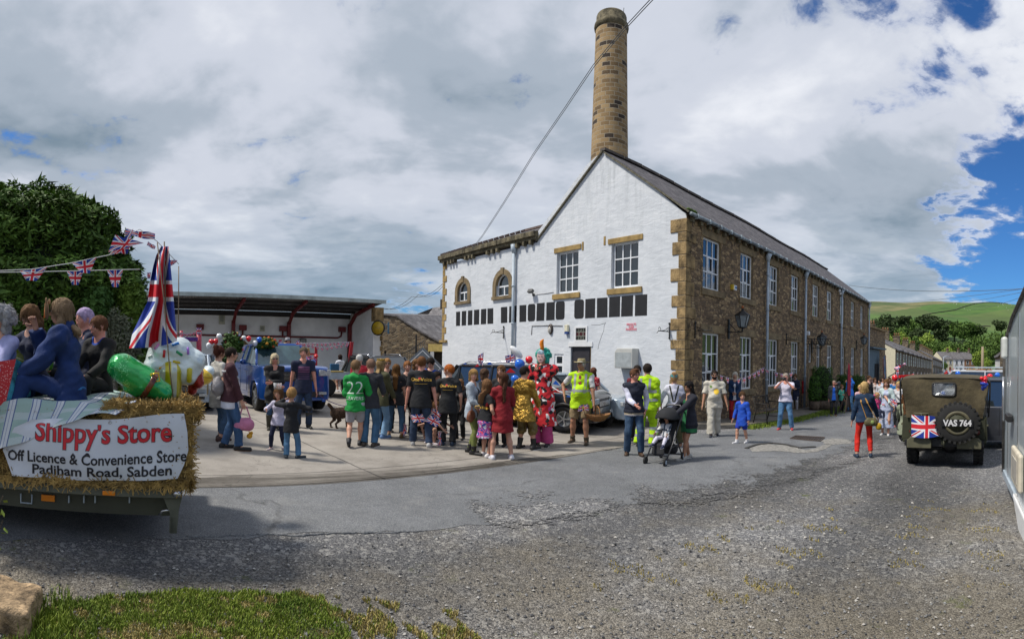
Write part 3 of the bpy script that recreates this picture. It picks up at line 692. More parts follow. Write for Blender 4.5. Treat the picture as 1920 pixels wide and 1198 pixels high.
def ex_stained(N,tc,c,b):
 u,v,_=N.sep(N.tc('UV'))
 au=N.m('ABSOLUTE',N.m('SUBTRACT',u,4.26));av=N.m('ABSOLUTE',N.m('SUBTRACT',v,2.64))
 ln_=N.m('MAXIMUM',N.m('LESS_THAN',N.m('ABSOLUTE',N.m('SUBTRACT',au,.11)),.008),N.m('LESS_THAN',N.m('ABSOLUTE',N.m('SUBTRACT',av,.07)),.008))
 dia=N.m('ABSOLUTE',N.m('SUBTRACT',N.m('ADD',N.m('MULTIPLY',au,1.9),av),.17));ln_=N.m('MAXIMUM',ln_,N.m('LESS_THAN',dia,.012))
 col=N.mix(N.m('LESS_THAN',av,.07),(.035,.035,.03),(.06,.012,.015))
 return N.mix(ln_,col,(.28,.30,.25))
sg=MB();sg.face([(-.008,4.02,2.43),(-.008,4.50,2.43),(-.008,4.50,2.85),(-.008,4.02,2.85)]);sg.build('leaded_glass',mat('leaded_stained_glass',(1,1,1),.2,var=0,extra=ex_stained),o)
window('w',5.12,5.60,1.15,1.93,p2,1,2,d=.03,fr=.09,mullion=.10);window('w',6.05,6.45,1.15,1.95,p2,1,2,d=.03,fr=.08,mullion=.1)
def on_gable(name,label,cat,group=None):
 o=empty(name,(CX,CY,0),ANG,label,cat,group);return o
mb=MB();mb.prism([(1.72,1.5),(2.45,1.5),(2.45,2.02),(2.36,2.14),(1.72,2.14)],lambda u,z,d:(d,u,z),-.34,0);t=on_gable('cupboard','pale grey metal box cupboard fixed to the white gable wall','meter box');mb.build('box',mat('pale_grey_metal',(.52,.52,.49),.5,var=.06),t,bevel=.02);MB().b2((-.345,1.76,1.54),(-.342,2.41,2.0)).build('door',mat('mid_grey_metal',(.36,.39,.40),.5),t)
t=on_gable('alarm_box','small cream and blue alarm box beside the leaded window','alarm box');y_,z_=f2(1064.5,618)
MB().b2((-.1,y_-.08,z_-.08),(0,y_+.08,z_+.17)).build('case',mat('cream_plastic',(.7,.66,.5),.5),t,bevel=.015);MB().b2((-.095,y_-.075,z_-.16),(0,y_+.075,z_-.082)).build('lens',mat('blue_lens',(.02,.06,.25),.3),t)
def bracket(y,z,label,X=None):
 if X is None:t=empty('sign_bracket',mill_pt(0,y,z),ANG+math.pi/2,label,'iron bracket','iron sign brackets on the mill walls')
 else:t=empty('sign_bracket',mill_pt(X,0,z),ANG,label,'iron bracket','iron sign brackets on the mill walls')
 s=1 if X is None else-1
 mb=MB();o_=.03*s
 mb.tube([(0,o_,-.18),(0,o_,.22)],.018,6);mb.ball((0,o_,.25),.035,8,6);mb.ball((0,o_,-.2),.03,8,6)
 mb.tube([(0,o_,0),(0,.62*s,0)],.014,6);mb.tube([(0,o_,.14)]+[(0,(.05+.4*i/6)*s,.14-.13*math.sin(i/6*math.pi/2))for i in range(1,7)],.01,6)
 mb.tube([(0,(.55+.06*math.cos(a))*s,.05+.06*math.sin(a))for a in[i*.7 for i in range(9)]],.009,6);mb.tube([(0,(.62+.07*i/4)*s,-.02-.05*(i/4)**2)for i in range(5)],.009,6)
 mb.tube([(0,(.14+.05*math.cos(a))*s,.06+.04*math.sin(a))for a in[i*.9 for i in range(7)]],.008,6)
 mb.build('iron_scroll',m_iron,t)
y_,z_=f2(945,624);bracket(y_,z_,'scrolled black iron bracket below the row of black panels, beside the drainpipe')
y_,z_=f2(1256,622);bracket(y_,z_,'scrolled black iron bracket beside the tan corner stones of the gable')
x_,z_=f1(1302,620);bracket(0,z_,'scrolled black iron bracket on brown stone beside the first lower window',X=x_)
x_,z_=f1(1473.5,637);bracket(0,z_,'scrolled black iron bracket on brown stone by the third downpipe',X=x_)
y_,z_=f2(1001.5,548);t=empty('floodlight',mill_pt(0,y_,z_),ANG,'small grey floodlight left of the tall gable windows','floodlight')
mb=MB();mb.cyl((0,0,-.1),(-.06,0,-.1),.06,n=10);mb.bar((-.05,0,-.1),(-.14,0,0),.03);mb.box((-.18,0,.03),(.12,.26,.13),0,Matrix.Rotation(.5,3,'Y'));mb.build('lamp_head',mat('dark_grey_metal',(.09,.09,.09),.5),t,bevel=.01)
y_,z_=f2(1033,617);t=empty('bulkhead_lamp',mill_pt(0,y_,z_),ANG,'brown oval bulkhead lamp above the small white windows','wall lamp')
mb=MB();mb.ball((-.02,0,0),(.07,.13,.2),14,10);mb.build('rim',mat('brown_casting',(.05,.035,.03),.5),t);MB().ball((-.06,0,-.03),(.07,.085,.12),12,8).build('lens',mat('lamp_lens',(.5,.47,.42),.3),t)
m_pink=mat('pink_ink',(.75,.22,.28),.8,var=0)
y_,z_=f2(1184,613);t=empty('painted_notice',mill_pt(-.012,y_,z_),ANG,'faded pink lettered notice painted on the white gable','notice')
for k,s in enumerate(('PRIVATE','CAR','PARKING')):text_mesh(s,.105,m_pink,'lettering',t,.003,.001,M=frame((0,0,.08-.08*k),(0,-1,0),(0,0,1)))
mb=MB()
def gpt(px,py,o=-.012):y,z=f2(px,py);return Vector((o,y,z))
mb.tube([gpt(*p)for p in((1007,552),(1020,551),(1038,548))],.008,5);mb.build('wall_cable',mat('grey_cable',(.3,.3,.3),.7),mill);mb=MB();mb.tube([gpt(*p)for p in((997,628),(998,611),(1030,610),(1055,611))],.016,5)
mb.build('wall_cable',mat('grey_cable',(.3,.3,.3),.7),mill)
mb=MB();mb.tube([gpt(*p,-.002)for p in((1136,604),(1133,610),(1132,620),(1128,630),(1126,636),(1123,645),(1121,655))],.006,4);mb.tube([gpt(*p,-.002)for p in((1109,609),(1124,609),(1134,606))],.005,4)
mb.build('crack',mat('dark_crack',(.12,.12,.11),.9),mill)
for px,py in((1134,450),(1093,460)):y,z=f2(px,py);Each('rusty_strap',m_lintel_y,mill,0).b2((-.015,y-.04,z-.17),(-.001,y+.04,z+.12))
def lantern(px,py,label,hang=False):
 X,Z=f1(px,py,-.55);t=empty('wall_lantern',mill_pt(X,-.55,Z),ANG,label,'wall lantern','lanterns on the street wall');t.scale=(.8,1,.85)
 mb=MB();mb.tube([(0,0,.42),(0,0,.52)],.05,8);mb.lathe([(.30,.24),(.27,.28),(.14,.38),(.06,.44)],n=6,smooth=False);mb.lathe([(.16,-.22),(.13,-.26),(.03,-.28)],n=6)
 for k in range(6):a=k*math.pi/3;mb.bar((.15*math.cos(a),.15*math.sin(a),-.22),(.27*math.cos(a),.27*math.sin(a),.25),.02)
 mb.bar((0,.55,-.42),(0,0,-.42),.04);mb.tube([(0,0,-.42),(0,0,-.26)],.03,6);mb.box((0,.52,-.30),(.12,.04,.8));mb.tube([(0,.5,-.05),(0,.3,-.3),(0,.1,-.40)],.015,5)
 mb.build('iron_frame',m_iron,t)
 MB().lathe([(.145,-.22),(.26,.24)],n=6,smooth=False).build('lantern_glass',mat('lantern_glass',(.20,.24,.26),.08,spec=1,var=.2),t)
 MB().ball((0,0,.58),(.05,.05,.07),8,6).build('finial',mat('copper_finial',(.35,.10,.02),.5),t);return t
lantern(1392,603,'large black lantern with a copper finial between the first two street windows')
lantern(1541,640,'black lantern with a pointed lid beside the fretwork sign over the door')
lantern(1620,640,'dark lantern near the far end of the stone street wall')
X,Z=f1(1522,640,-.3);t=empty('hanging_sign',mill_pt(X,0,Z),ANG,'dark fretwork iron sign projecting over the brown door','sign')
mb=MB();mb.bar((0,0,.12),(0,-1.3,.12),.03);mb.bar((0,0,-.14),(0,-1.3,-.14),.03)
for k in range(9):mb.tube([(0,-.15-k*.14,-.12),(0,-.1-k*.14,0),(0,-.2-k*.14,.02),(0,-.13-k*.14,.12)],.02,5)
mb.build('fretwork',m_iron,t)
X,Z=f1(1373,539);t=empty('alarm_box',mill_pt(X,0,Z),ANG,'yellow and white alarm box between the first two upper street windows','alarm box')
MB().b2((-.14,-.09,-.09),(-.03,0,.09)).build('case',mat('yellow_plastic',(.65,.45,.03),.5),t);MB().b2((-.03,-.1,-.09),(.17,0,.08)).build('front',m_white,t);MB().b2((.03,-.103,-.04),(.16,-.1,.04)).build('badge',mat('blue_print',(.03,.12,.35),.5),t)
X,Z=f1(1511,625);t=empty('security_camera',mill_pt(X,0,Z),ANG,'small white security camera beside the second downpipe','camera');MB().box((0,-.1,0),(.16,.2,.2)).build('case',m_white,t,bevel=.03)
X,Z=f1(1571,547);t=empty('security_lamp',mill_pt(X,0,Z),ANG,'pair of small white lamps high by the last but one downpipe','wall lamp');mb=MB();mb.ball((-.1,-.12,.05),.09,8,6);mb.ball((.12,-.12,-.1),.08,8,6);mb.bar((0,0,0),(0,-.12,0),.06);mb.build('lamp_heads',m_white,t)
ann=empty('stone_annex',(CX,CY,0),ANG,'tall dark stone end block with blue-grey boarded doorway beyond the mill','outbuilding')
mb=MB();
mb.face([(25.75,0.05,-2),(33.2,0.05,-2),(33.2,0.05,4.35),(25.75,.05,4.5)]);mb.face([(33.2,.05,-2),(33.2,6,-2),(33.2,6,4.3),(33.2,.05,4.35)]);mb.face([(25.75,.05,4.5),(33.2,.05,4.35),(33.2,6,4.3),(25.75,6,4.5)])
mb.build('wall',m_rubble,ann)
MB().b2((25.8,-.12,4.40),(33.3,.1,4.56)).build('coping',m_quoin,ann)
mb=MB();mb.b2((25.95,-.05,-1.4),(30.0,.04,2.72));mb.b2((25.8,-.4,2.78),(31.4,.3,2.9));mb.build('boarded_front',m_bluegrey,ann)
MB().b2((28.0,-.09,-1.4),(29.6,-.052,1.6)).build('dark_doorway',mat('dark_opening',(.008,.008,.01),.9),ann)
t=empty('leaning_sign_board',mill_pt(30.1,-.6,gz(*mill_pt(30.1,-.6).xy)),ANG,'tall blue and brown painted board leaning beside the boarded front','sign board')
def ex_board(N,tc,c,b):return N.ramp(N.noise(tc,2.2,2),[(.38,(.02,.10,.22)),(.5,(.05,.20,.35)),(.56,(.35,.14,.08)),(.7,(.45,.25,.16))],'CONSTANT')
MB().box((-.45,0,1.75),(1.05,.05,3.5),0,Matrix.Rotation(-.26,3,'Y')).build('painted_panel',mat('painted_board',(1,1,1),.6,var=0,extra=ex_board),t)
mb=MB()
for s in(-1,1):mb.box((-.45+s*.54*math.cos(.26),-.01,1.75-s*.54*math.sin(-.26)),(.06,.08,3.55),0,Matrix.Rotation(-.26,3,'Y'))
mb.build('frame',mat('terracotta_frame',(.40,.17,.12),.7),t)
cc=at(1138,600,26.0);
ch=empty('mill_chimney',(cc.x,cc.y,0),0,'tall round tapering stone mill chimney rising behind the white gable','chimney')
mb=MB();n=40;prof=[(1.14,0),(1.02,6),(.925,11.3),(.85,14.5),(.775,17.95)]
for(r0,z0),(r1,z1)in zip(prof[:-1],prof[1:]):
 for j in range(n):
  a,b=j*2*math.pi/n,(j+1)*2*math.pi/n;ua,ub=a*.92,b*.92
  mb.face([(r0*math.cos(a),r0*math.sin(a),z0),(r0*math.cos(b),r0*math.sin(b),z0),(r1*math.cos(b),r1*math.sin(b),z1),(r1*math.cos(a),r1*math.sin(a),z1)],0,[(ua,z0),(ub,z0),(ub,z1),(ua,z1)],True)
mb.build('shaft',m_chim,ch,weld=True)
mb=MB();mb.lathe([(.775,17.85),(.84,17.95),(.86,18.05),(.84,18.16),(.76,18.2),(.75,18.55),(.72,18.62),(.60,18.64),(.55,17.9)],n=36);mb.build('cap',m_corn,ch)
mb=MB()
mb.tube([(.5,-.45,18.6),(.52,-.45,18.86)],.015,5)
mb.build('spike',mat('dark_weeds',(.03,.035,.015),.9),ch)
# === open shed
shO=Vector((-6.98,27.12,0));SLEN=15.0
sh=empty('open_shed',shO,ANG,'long open-fronted shed with red steel posts and white back wall','shed')
zf,zb_,dep=4.50,4.12,3.7
mb=MB();mb.b2((-SLEN,dep,-.6),(.2,dep+.25,zb_-.05));mb.build('back_wall',m_shedwall,sh)
mb=MB();mb.prism([(.35,-.6),(dep,-.6),(dep,zb_),(.6,zf-.12),(.6,3.6),(.35,3.55)],lambda u,z,d:(d,u,z),-.22,0);mb.build('end_wall',m_shedwall,sh)
mb=MB();z=0;k=0
mb.b2((-.24,-.02,3.55),(.24,.55,4.28));MB().b2((-.225,.31,-.5),(.30,.36,3.55)).build('end_face',m_shedwall,sh)
while z<3.5:mb.b2((.18 if k%2 else .24,.28,z+.01),(.34,.40,z+.27));z+=.28;k+=1
mb.build('stone_pier',m_quoin,sh,bevel=.012)
mb=MB();nx=2
mb.face([(-SLEN,-.1,zf+.1),(.25,-.1,zf+.1),(.25,dep+.2,zb_+.1),(-SLEN,dep+.2,zb_+.1)],0,[(-SLEN,0),(.25,0),(.25,4),(-SLEN,4)])
mb.face([(-SLEN,-.1,zf+.04),(.25,-.1,zf+.04),(.25,dep+.2,zb_+.04),(-SLEN,dep+.2,zb_+.04)],0,[(-SLEN,0),(.25,0),(.25,4),(-SLEN,4)])
mb.build('roof',m_corr,sh)
mb=MB();mb.b2((-SLEN,-.17,zf-.02),(.3,-.105,zf+.17));mb.build('fascia',m_fasc,sh)
pu=Each('purlin',mat('dark_purlin',(.03,.028,.03),.8),sh,0)
for f_ in(.22,.5,.78):y=dep*f_;z=zf+(zb_-zf)*f_;pu.b2((-SLEN,y-.04,z-.1),(-.25,y+.04,z+.035))
pu.b2((-SLEN,dep-.12,zb_-.28),(-.25,dep-.002,zb_))
mb=MB();bxs=[]
for px in(437,541,655):X,_=_pl(px,650,shO+DY*(dep-.2),DX);bxs.append(X)
bxs.append(bxs[0]-(bxs[2]-bxs[1]));bxs.append(bxs[0]-2*(bxs[2]-bxs[1]))
for X in bxs:
 mb=MB();mb.b2((X-.1,dep-.34,-.4),(X+.1,dep-.12,3.55));mb.bar((X,dep-.24,3.45),(X,dep-1.1,4.02),.14,.2);mb.bar((X,dep-1.0,4.0),(X,.05,zf-.08),.12,.18);mb.build('steel_frame',m_red,sh,bevel=.01)
mb=MB();Zp=2.72
mb.tube([(-SLEN,dep-.1,Zp),(bxs[1]+3.0,dep-.1,Zp),(bxs[1]+3.2,dep-.1,Zp+.1),(bxs[1]+3.25,dep-.1,Zp+.35)],.05,8)
for px in(375,455,530):X,_=_pl(px,628,shO+DY*(dep-.1),DX);mb.tube([(X,dep-.1,Zp),(X,dep-.1,Zp+.3)],.05,8);mb.b2((X-.2,dep-.25,Zp+.3),(X+.2,dep-.02,Zp+.6))
mb.b2((bxs[1]+3.05,dep-.25,Zp+.35),(bxs[1]+3.45,dep-.02,Zp+.65))
mb.build('red_conduit',m_red,sh)
for px,py,w_,h_ in((416,598,.17,.30),(492,616,.14,.16)):
 X,Z=_pl(px,py,shO+DY*(dep-.03),DX);t=empty('wall_plate',shO+DX*X+DY*(dep-.03)+Vector((0,0,Z)),ANG,'small tall cream plate high on the white shed wall' if px<450 else 'small square cream plate on the middle of the shed wall','wall plate')
 MB().b2((-w_,-.02,-h_),(w_,0,h_)).build('plate',mat('dull_cream_plate',(.42,.42,.33),.7),t);MB().b2((-w_*.6,-.024,-h_*.5),(w_*.6,-.021,h_*.6)).build('dark_print',mat('dull_print',(.25,.26,.22),.7),t)
X,Z=_pl(567,640,shO+DY*(dep-.05),DX);t=empty('floodlight',shO+DX*X+DY*(dep-.05)+Vector((0,0,Z)),ANG,'small black floodlight on the white shed wall','floodlight');MB().box((0,-.08,0),(.4,.14,.3)).build('case',m_black,t,bevel=.02);MB().box((0,-.155,0),(.3,.01,.2)).build('lens',mat('grey_lens',(.2,.22,.22),.2),t)
p=at(709,615,27.8);t=empty('round_sign',p,-R(14),'round yellow sign with black rim hanging from the end of the shed','sign')
mb=MB();mb.cyl((0,-.03,0),(0,.03,0),.40,n=32);mb.build('rim',m_black,t);
mb=MB();mb.cyl((0,-.04,0),(0,.04,0),.34,n=32);mb.build('face',mat('mustard_face',(.42,.27,.01),.5),t)
mb=MB();mb.b2((.38,-.03,.16),(.62,.03,.2));mb.b2((.38,-.03,-.2),(.62,.03,-.16));mb.b2((.58,-.04,-.3),(.64,.04,.3));mb.build('bracket',mat('blue_bracket',(.04,.12,.2),.5),t)
mb=MB();mb.tube([(-.16+.32*i/10,-.045,.05*math.sin(i*1.5))for i in range(11)],.012,5);mb.build('scribble',m_lintel_y,t)
# === lean-to and house between shed and mill
A=Vector((-7.95,31.0,0));B=Vector((-3.2,29.0,0));u=(B-A).normalized();wlen=(B-A).length;nn=Vector((-u.y,u.x,0));an=math.atan2(u.y,u.x)
t=empty('stone_lean_to',A,an,'rubble stone lean-to with a sloping slate roof between shed and mill','outbuilding')
def pA(px,py):s,z=_pl(px,py,A,u);return s,z
pts=[pA(714,589),pA(728,590),pA(745,592),pA(762,604),pA(790,622),pA(826,641)]
dl,_=pA(807,650);dt=pA(807,659)[1]
mb=MB()
top=[(0,pts[0][1])]+[q for q in pts if 0<q[0]<wlen]+[(wlen,pts[-1][1])]
mb.face([(0,0,-.8),(dl,0,-.8),(dl,0,dt),(wlen,0,dt)]+[(s,0,z)for s,z in top[::-1]])
mb.face([(0,0,-.8),(0,4,-.8),(0,4,top[0][1]),(0,0,top[0][1])])
mb.build('wall',m_rubble2,t)
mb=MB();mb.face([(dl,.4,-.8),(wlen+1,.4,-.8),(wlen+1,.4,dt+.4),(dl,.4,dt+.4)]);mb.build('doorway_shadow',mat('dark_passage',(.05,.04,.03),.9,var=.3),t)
MB().b2((dl-.12,-.05,dt),(wlen+.3,.3,dt+.42)).build('lintel',mat('yellow_stone_lintel',(.50,.38,.13),.9,var=.15),t)
mb=MB()
for a,b in zip(top[1:-1],top[2:]):mb.face([(a[0],-.08,a[1]+.05),(b[0],-.08,b[1]+.05),(b[0],5,b[1]+.35),(a[0],5,a[1]+.35)]);mb.face([(a[0],-.08,a[1]-.05),(b[0],-.08,b[1]-.05),(b[0],-.08,b[1]+.05),(a[0],-.08,a[1]+.05)])
mb.face([(0,-.08,top[0][1]+.02),(top[1][0],-.08,top[1][1]+.05),(top[1][0],5,top[1][1]+.3),(0,5,top[0][1]+.3)])
mb.build('roof',m_slate2,t)
t=empty('white_cottage',(0,0,0),0,'white cottage with slate roofs behind the stone lean-to','cottage')
def quad_px(mb,quad,mi=0,uv=None):P=[at(*q)for q in quad];mb.face(P,mi,uv)
mb=MB();quad_px(mb,[(770,660,40),(836,660,37.5),(836,611,37.5),(770,616,40)]);mb.build('wall',m_white,t)
mb=MB();quad_px(mb,[(786,612.5,38.9),(842,608.5,37),(842,573,42),(812,577,43.2)],0,[(0,0),(2.2,0),(2.2,2.5),(.6,2.5)]);quad_px(mb,[(734,596,37),(790,615,37),(809,593.5,41),(731,589,41)],0,[(0,0),(3,0),(3,2),(0,2)])
quad_px(mb,[(776,591,42),(812,577,43.2),(842,573,42),(842,590,46),(776,593,46)],1)
mb.build('roof',[m_slate2,m_slate],t)
mb=MB();mb.bar(at(787,613.5,38.7),at(810,593.5,40.8),.22,.12,0);mb.bar(at(787,612.5,38.7),at(842,609.5,36.9),.12,.16,1);mb.build('lead_valley',[m_lead,m_white],t)
mb=MB();quad_px(mb,[(795,628,38.3),(806,628,37.9),(806,614.5,37.9),(795,614.5,38.3)]);mb.build('window',m_glass,t)
mb=MB();p=at(832,571,42);mb.box(p,(.5,.5,.8));mb.build('chimney_stack',m_rubble2,t)
g0,g1=at(722,680,30.2),at(795,676,28.6);g0.z=g1.z=0;t=empty('iron_gate',g0,math.atan2((g1-g0).y,(g1-g0).x),'dark iron gate with a rising top rail in front of the lean-to','gate')
L=(g1-g0).length;mb=MB()
for k in range(23):s=k/22;mb.tube([(L*s,0,.1),(L*s,0,1.75+.95*s**2)],.014,5)
mb.tube([(L*k/12,0,1.65+.95*(k/12)**2)for k in range(13)],.022,6);mb.bar((0,0,.5),(L,0,.5),.03);mb.bar((0,0,0),(0,0,2.0),.08);mb.bar((L*.8,0,0),(L*.8,0,2.9),.06)
mb.build('bars',m_iron,t)
# === foliage
ORDS=['first','second','third','fourth','fifth','sixth','seventh','eighth','ninth','tenth','eleventh','twelfth','thirteenth','fourteenth','fifteenth','sixteenth','seventeenth','eighteenth','nineteenth','twentieth','twenty-first','twenty-second','twenty-third','twenty-fourth','twenty-fifth','twenty-sixth']
def leaf_mat(name,dark,light,rough=.7,scale=.8,trans=.0):
 def ex(N,tc,c,b):
  g=N.tc('Object');n1=N.noise(g,scale,4,.6);n2=N.noise(g,scale*9,3,.6)
  return N.ramp(N.m('ADD',N.m('MULTIPLY',n1,.55),N.m('MULTIPLY',n2,.45)),[(.33,dark),(.5,tuple((a+b_)/2 for a,b_ in zip(dark,light))),(.66,light)])
 return mat(name,(1,1,1),rough,var=0,extra=ex,spec=.3)
def leaves(blobs,n,size,seed=0,aspect=1.6,up=.3,shell=.35,tri=False,droop=0):
 """many small leaf faces spread through the outer volume of a union of ellipsoids; blobs: (cx,cy,cz,rx,ry,rz)"""
 rg=np.random.default_rng(seed);B=np.array(blobs,float)
 w_=(B[:,3]*B[:,4]+B[:,4]*B[:,5]+B[:,3]*B[:,5]);w_=w_/w_.sum()
 P=[];Nn=[]
 need=n
 while need>0:
  k=rg.choice(len(B),size=need*2,p=w_);d=rg.normal(size=(need*2,3));d/=np.linalg.norm(d,axis=1)[:,None]
  lump=1+.14*np.sin(d[:,0]*7+k*1.7)*np.sin(d[:,1]*8+k)+.10*np.sin(d[:,2]*11+k*2.1)+.05*np.sin(d[:,0]*19+d[:,2]*23)
  rad=lump*(1-shell*rg.random(need*2)**2)
  p=B[k,:3]+d*B[k,3:]*rad[:,None];ok=np.ones(len(p),bool)
  for j in range(len(B)):
   q=(((p-B[j,:3])/(B[j,3:]*(1-shell)))**2).sum(1);ok&=(q>1)|(k==j)
  p=p[ok][:need];nn=(d/B[k,3:])[ok][:need];nn/=np.linalg.norm(nn,axis=1)[:,None]
  P.append(p);Nn.append(nn);need-=len(p)
 P=np.concatenate(P);Nn=np.concatenate(Nn);m=len(P)
 nr=Nn*.6+rg.normal(size=(m,3))*.55;nr[:,2]+=up;nr/=np.linalg.norm(nr,axis=1)[:,None]
 t=Nn*.7+rg.normal(size=(m,3))*.6;t[:,2]+=.35-droop;t-=nr*(t*nr).sum(1)[:,None];t/=np.linalg.norm(t,axis=1)[:,None]+1e-9
 s_=np.cross(nr,t);L=size*(.55+.9*rg.random(m))[:,None];W=L/aspect
 a=P-t*L*.5-s_*W*.25;b=P+s_*W*.5;c=P+t*L*.5;d2=P-s_*W*.5
 V=np.stack([a,b,c,d2],1).reshape(-1,3)
 return V
def leaf_object(name,V,m,parent=None):
 me=bpy.data.meshes.new(name);n=len(V)//4
 me.vertices.add(len(V));me.vertices.foreach_set('co',V.astype(np.float32).ravel())
 me.loops.add(len(V));me.loops.foreach_set('vertex_index',np.arange(len(V),dtype=np.int32))
 me.polygons.add(n);me.polygons.foreach_set('loop_start',np.arange(0,len(V),4,dtype=np.int32))
 me.materials.append(m);me.update(calc_edges=True);me.validate()
 o=bpy.data.objects.new(name,me);return link(o,parent)
m_bark=mat('bark',(.06,.045,.03),.95,var=.3,bump=.8,bscale=20)
m_core=mat('dark_core',(.010,.018,.007),1.0,var=.3)
def far_tree(proto_seed,m,h=10,spread=4.2,n=1500,leaf=.75):
 rg=random.Random(proto_seed);bl=[(0,0,h*.60,spread*.72,spread*.72,h*.30)]
 for k in range(9):a=rg.uniform(0,6.28);r=spread*rg.uniform(.35,.68);s=rg.uniform(.30,.48)*spread;bl.append((r*math.cos(a),r*math.sin(a),h*rg.uniform(.36,.86),s,s,s*rg.uniform(.75,1.05)))
 t=empty('tree',(0,0,0))
 mb=MB();mb.tube([(0,0,-1.2),(.1,0,h*.25),(0,.1,h*.6)],[h*.035,h*.025,h*.01],7)
 for k in range(4):a=k*1.6;mb.tube([(0,0,h*.25),(spread*.4*math.cos(a),spread*.4*math.sin(a),h*.55)],[h*.015,h*.005],5)
 mb.build('trunk',m_bark,t)
 c=leaf_object('crown',leaves(bl,n,leaf,proto_seed,1.4),m,t)
 return t
TM=[leaf_mat('dark_leaves',(.012,.022,.006),(.045,.075,.018),scale=.25),leaf_mat('mid_leaves',(.03,.065,.010),(.11,.19,.03),scale=.25),leaf_mat('bright_leaves',(.08,.13,.015),(.26,.36,.05),scale=.25)]
protos=[far_tree(11,TM[0]),far_tree(12,TM[1]),far_tree(13,TM[2]),far_tree(14,TM[0],10,3.4),far_tree(15,TM[1],10,5.0)]
pk=[0,1,2,0,1];used=[False]*5
TN={0:'dark rounded tree',1:'mid green bushy tree',2:'bright yellow-green tree'}
tcount=0
def hillz(x,y):
 r=math.hypot(x,y);a=math.atan2(x,y)
 m_=max(0.,min(1.,(a-.28)/.24));m_=m_*m_*(3-2*m_)
 t=max(0.,min(1.,(r-330)/1070.));s=t*t*(3-2*t)*.55+t*.45
 ridge=155+1.5*math.sin(a*23+1)+1.5*math.sin(a*57)+max(0,60*(.80-a))*.0
 z0=gz(x*.99,y*.99)if r<330 else gz(x/r*330,y/r*330)
 z=z0+(ridge-z0)*s*m_+(1-m_)*s*24
 z+=(1-abs(2*t-1))*4.5*math.sin(r*.011+a*9)*m_
 return z
def place_tree(px,top,D,kind,label,group,width=None):
 """top: row of the crown's top in the photo; D: distance in metres"""
 global tcount
 d=ray(px,600);p=Vector((d.x,d.y,0)).normalized()*D;zb=hillz(p.x,p.y)if D>330 else gz(p.x,p.y)
 zt=at(px,top,D).z;H=max(2.5,zt-zb)
 src=protos[kind]
 if not used[kind]:o=src;used[kind]=True
 else:o=copy_tree(src)
 s=H/10.;wd=(width/990*D/8.4)if width else s
 o.location=(p.x,p.y,zb);o.scale=(wd,wd,s);o.rotation_euler=(0,0,tcount*1.3);tcount+=1
 tag(o,label,'tree',group);return o
def ex_hill(N,tc,c,b):
 g=N.tc('Object');x,y,z=N.sep(g)
 n1=N.noise(g,.004,5,.6);n2=N.noise(g,.03,5,.65);n3=N.noise(N.vm('MULTIPLY',g,(.5,.5,3.5)),.012,4,.6)
 grass=N.ramp(n2,[(.3,(.032,.085,.010)),(.7,(.08,.165,.020))])
 moor=N.ramp(N.m('ADD',N.m('MULTIPLY',n3,.7),N.m('MULTIPLY',n2,.3)),[(.38,(.04,.075,.015)),(.5,(.075,.10,.028)),(.62,(.19,.165,.07))])
 az=N.m('ARCTAN2',x,y);lim=N.m('ADD',N.m('MULTIPLY',N.m('SUBTRACT',az,.70),300.),88.0)
 grass=N.mix(N.m('MULTIPLY',N.ramp(N.vor(g,.006,'F1','Color'),[(.3,0),(.6,.5)]),1.),grass,(.10,.12,.035));grass=N.mix(.5,grass,N.mix(1,grass,N.ramp(n1,[(.35,.55),(.65,1.3)]),'MULTIPLY'))
 k=N.ramp(N.m('ADD',N.m('SUBTRACT',z,lim),N.m('MULTIPLY',N.m('SUBTRACT',n2,.5),14.)),[(.0,0),(1.0,1)])
 return N.mix(k,grass,moor)
m_hill=mat('hill_pasture',(1,1,1),.95,var=0,extra=ex_hill)
polar_sheet('hills',[300+18*i for i in range(75)],[R(a*.75)for a in range(-70,130)],lambda x,y:hillz(x,y)-(2.5 if math.hypot(x,y)<320 else 0),m_hill)
m_dry=mat('dry_stone_wall',(.07,.065,.055),.95,var=.3)
def hill_wall(pts,label):
 mb=MB()
 P=[]
 for(x0,y0,d0),(x1,y1,d1)in zip(pts[:-1],pts[1:]):
  for i in range(8):
   t=i/8;dd=ray(x0+(x1-x0)*t,600);q=Vector((dd.x,dd.y,0)).normalized()*(d0+(d1-d0)*t);P.append((q.x,q.y,hillz(q.x,q.y)+.5))
 for a,b in zip(P[:-1],P[1:]):mb.bar(a,b,1.0,2.2)
 mb.build('field_wall',m_dry,label=label,cat='field wall',group='walls on the far hillside')
hill_wall([(1730,0,900),(1790,0,980),(1850,0,1180),(1895,0,1385)],'thin dark field wall climbing the green hill to its skyline')
hill_wall([(1825,0,720),(1862,0,730)],'short dark field wall across the lower green hillside')
sheepm=mat('sheep_wool',(.6,.6,.55),.9,var=0);rs=random.Random(4);shp=None
spx=[rs.uniform(1780,1905)for _ in range(26)]
for k,px in enumerate(spx):
 D=rs.uniform(960,1250);dd=ray(px,600);q=Vector((dd.x,dd.y,0)).normalized()*D
 if shp is None:
  mb=MB();mb.ball((0,0,.75),(.75,.4,.42));mb.ball((.8,0,1.0),(.25,.16,.2),8,6)
  for sx in(-.4,.4):
   for sy in(-.2,.2):mb.cyl((sx,sy,0),(sx,sy,.5),.07,n=6)
  shp=o=mb.build('sheep',sheepm)
 else:o=shp.copy();COL.objects.link(o)
 o.location=(q.x,q.y,hillz(q.x,q.y));o.rotation_euler=(0,0,rs.uniform(0,6));tag(o,'white sheep on the far green hillside, %s from the left'%ORDS[sorted(spx).index(px)],'sheep','sheep on the far hillside')
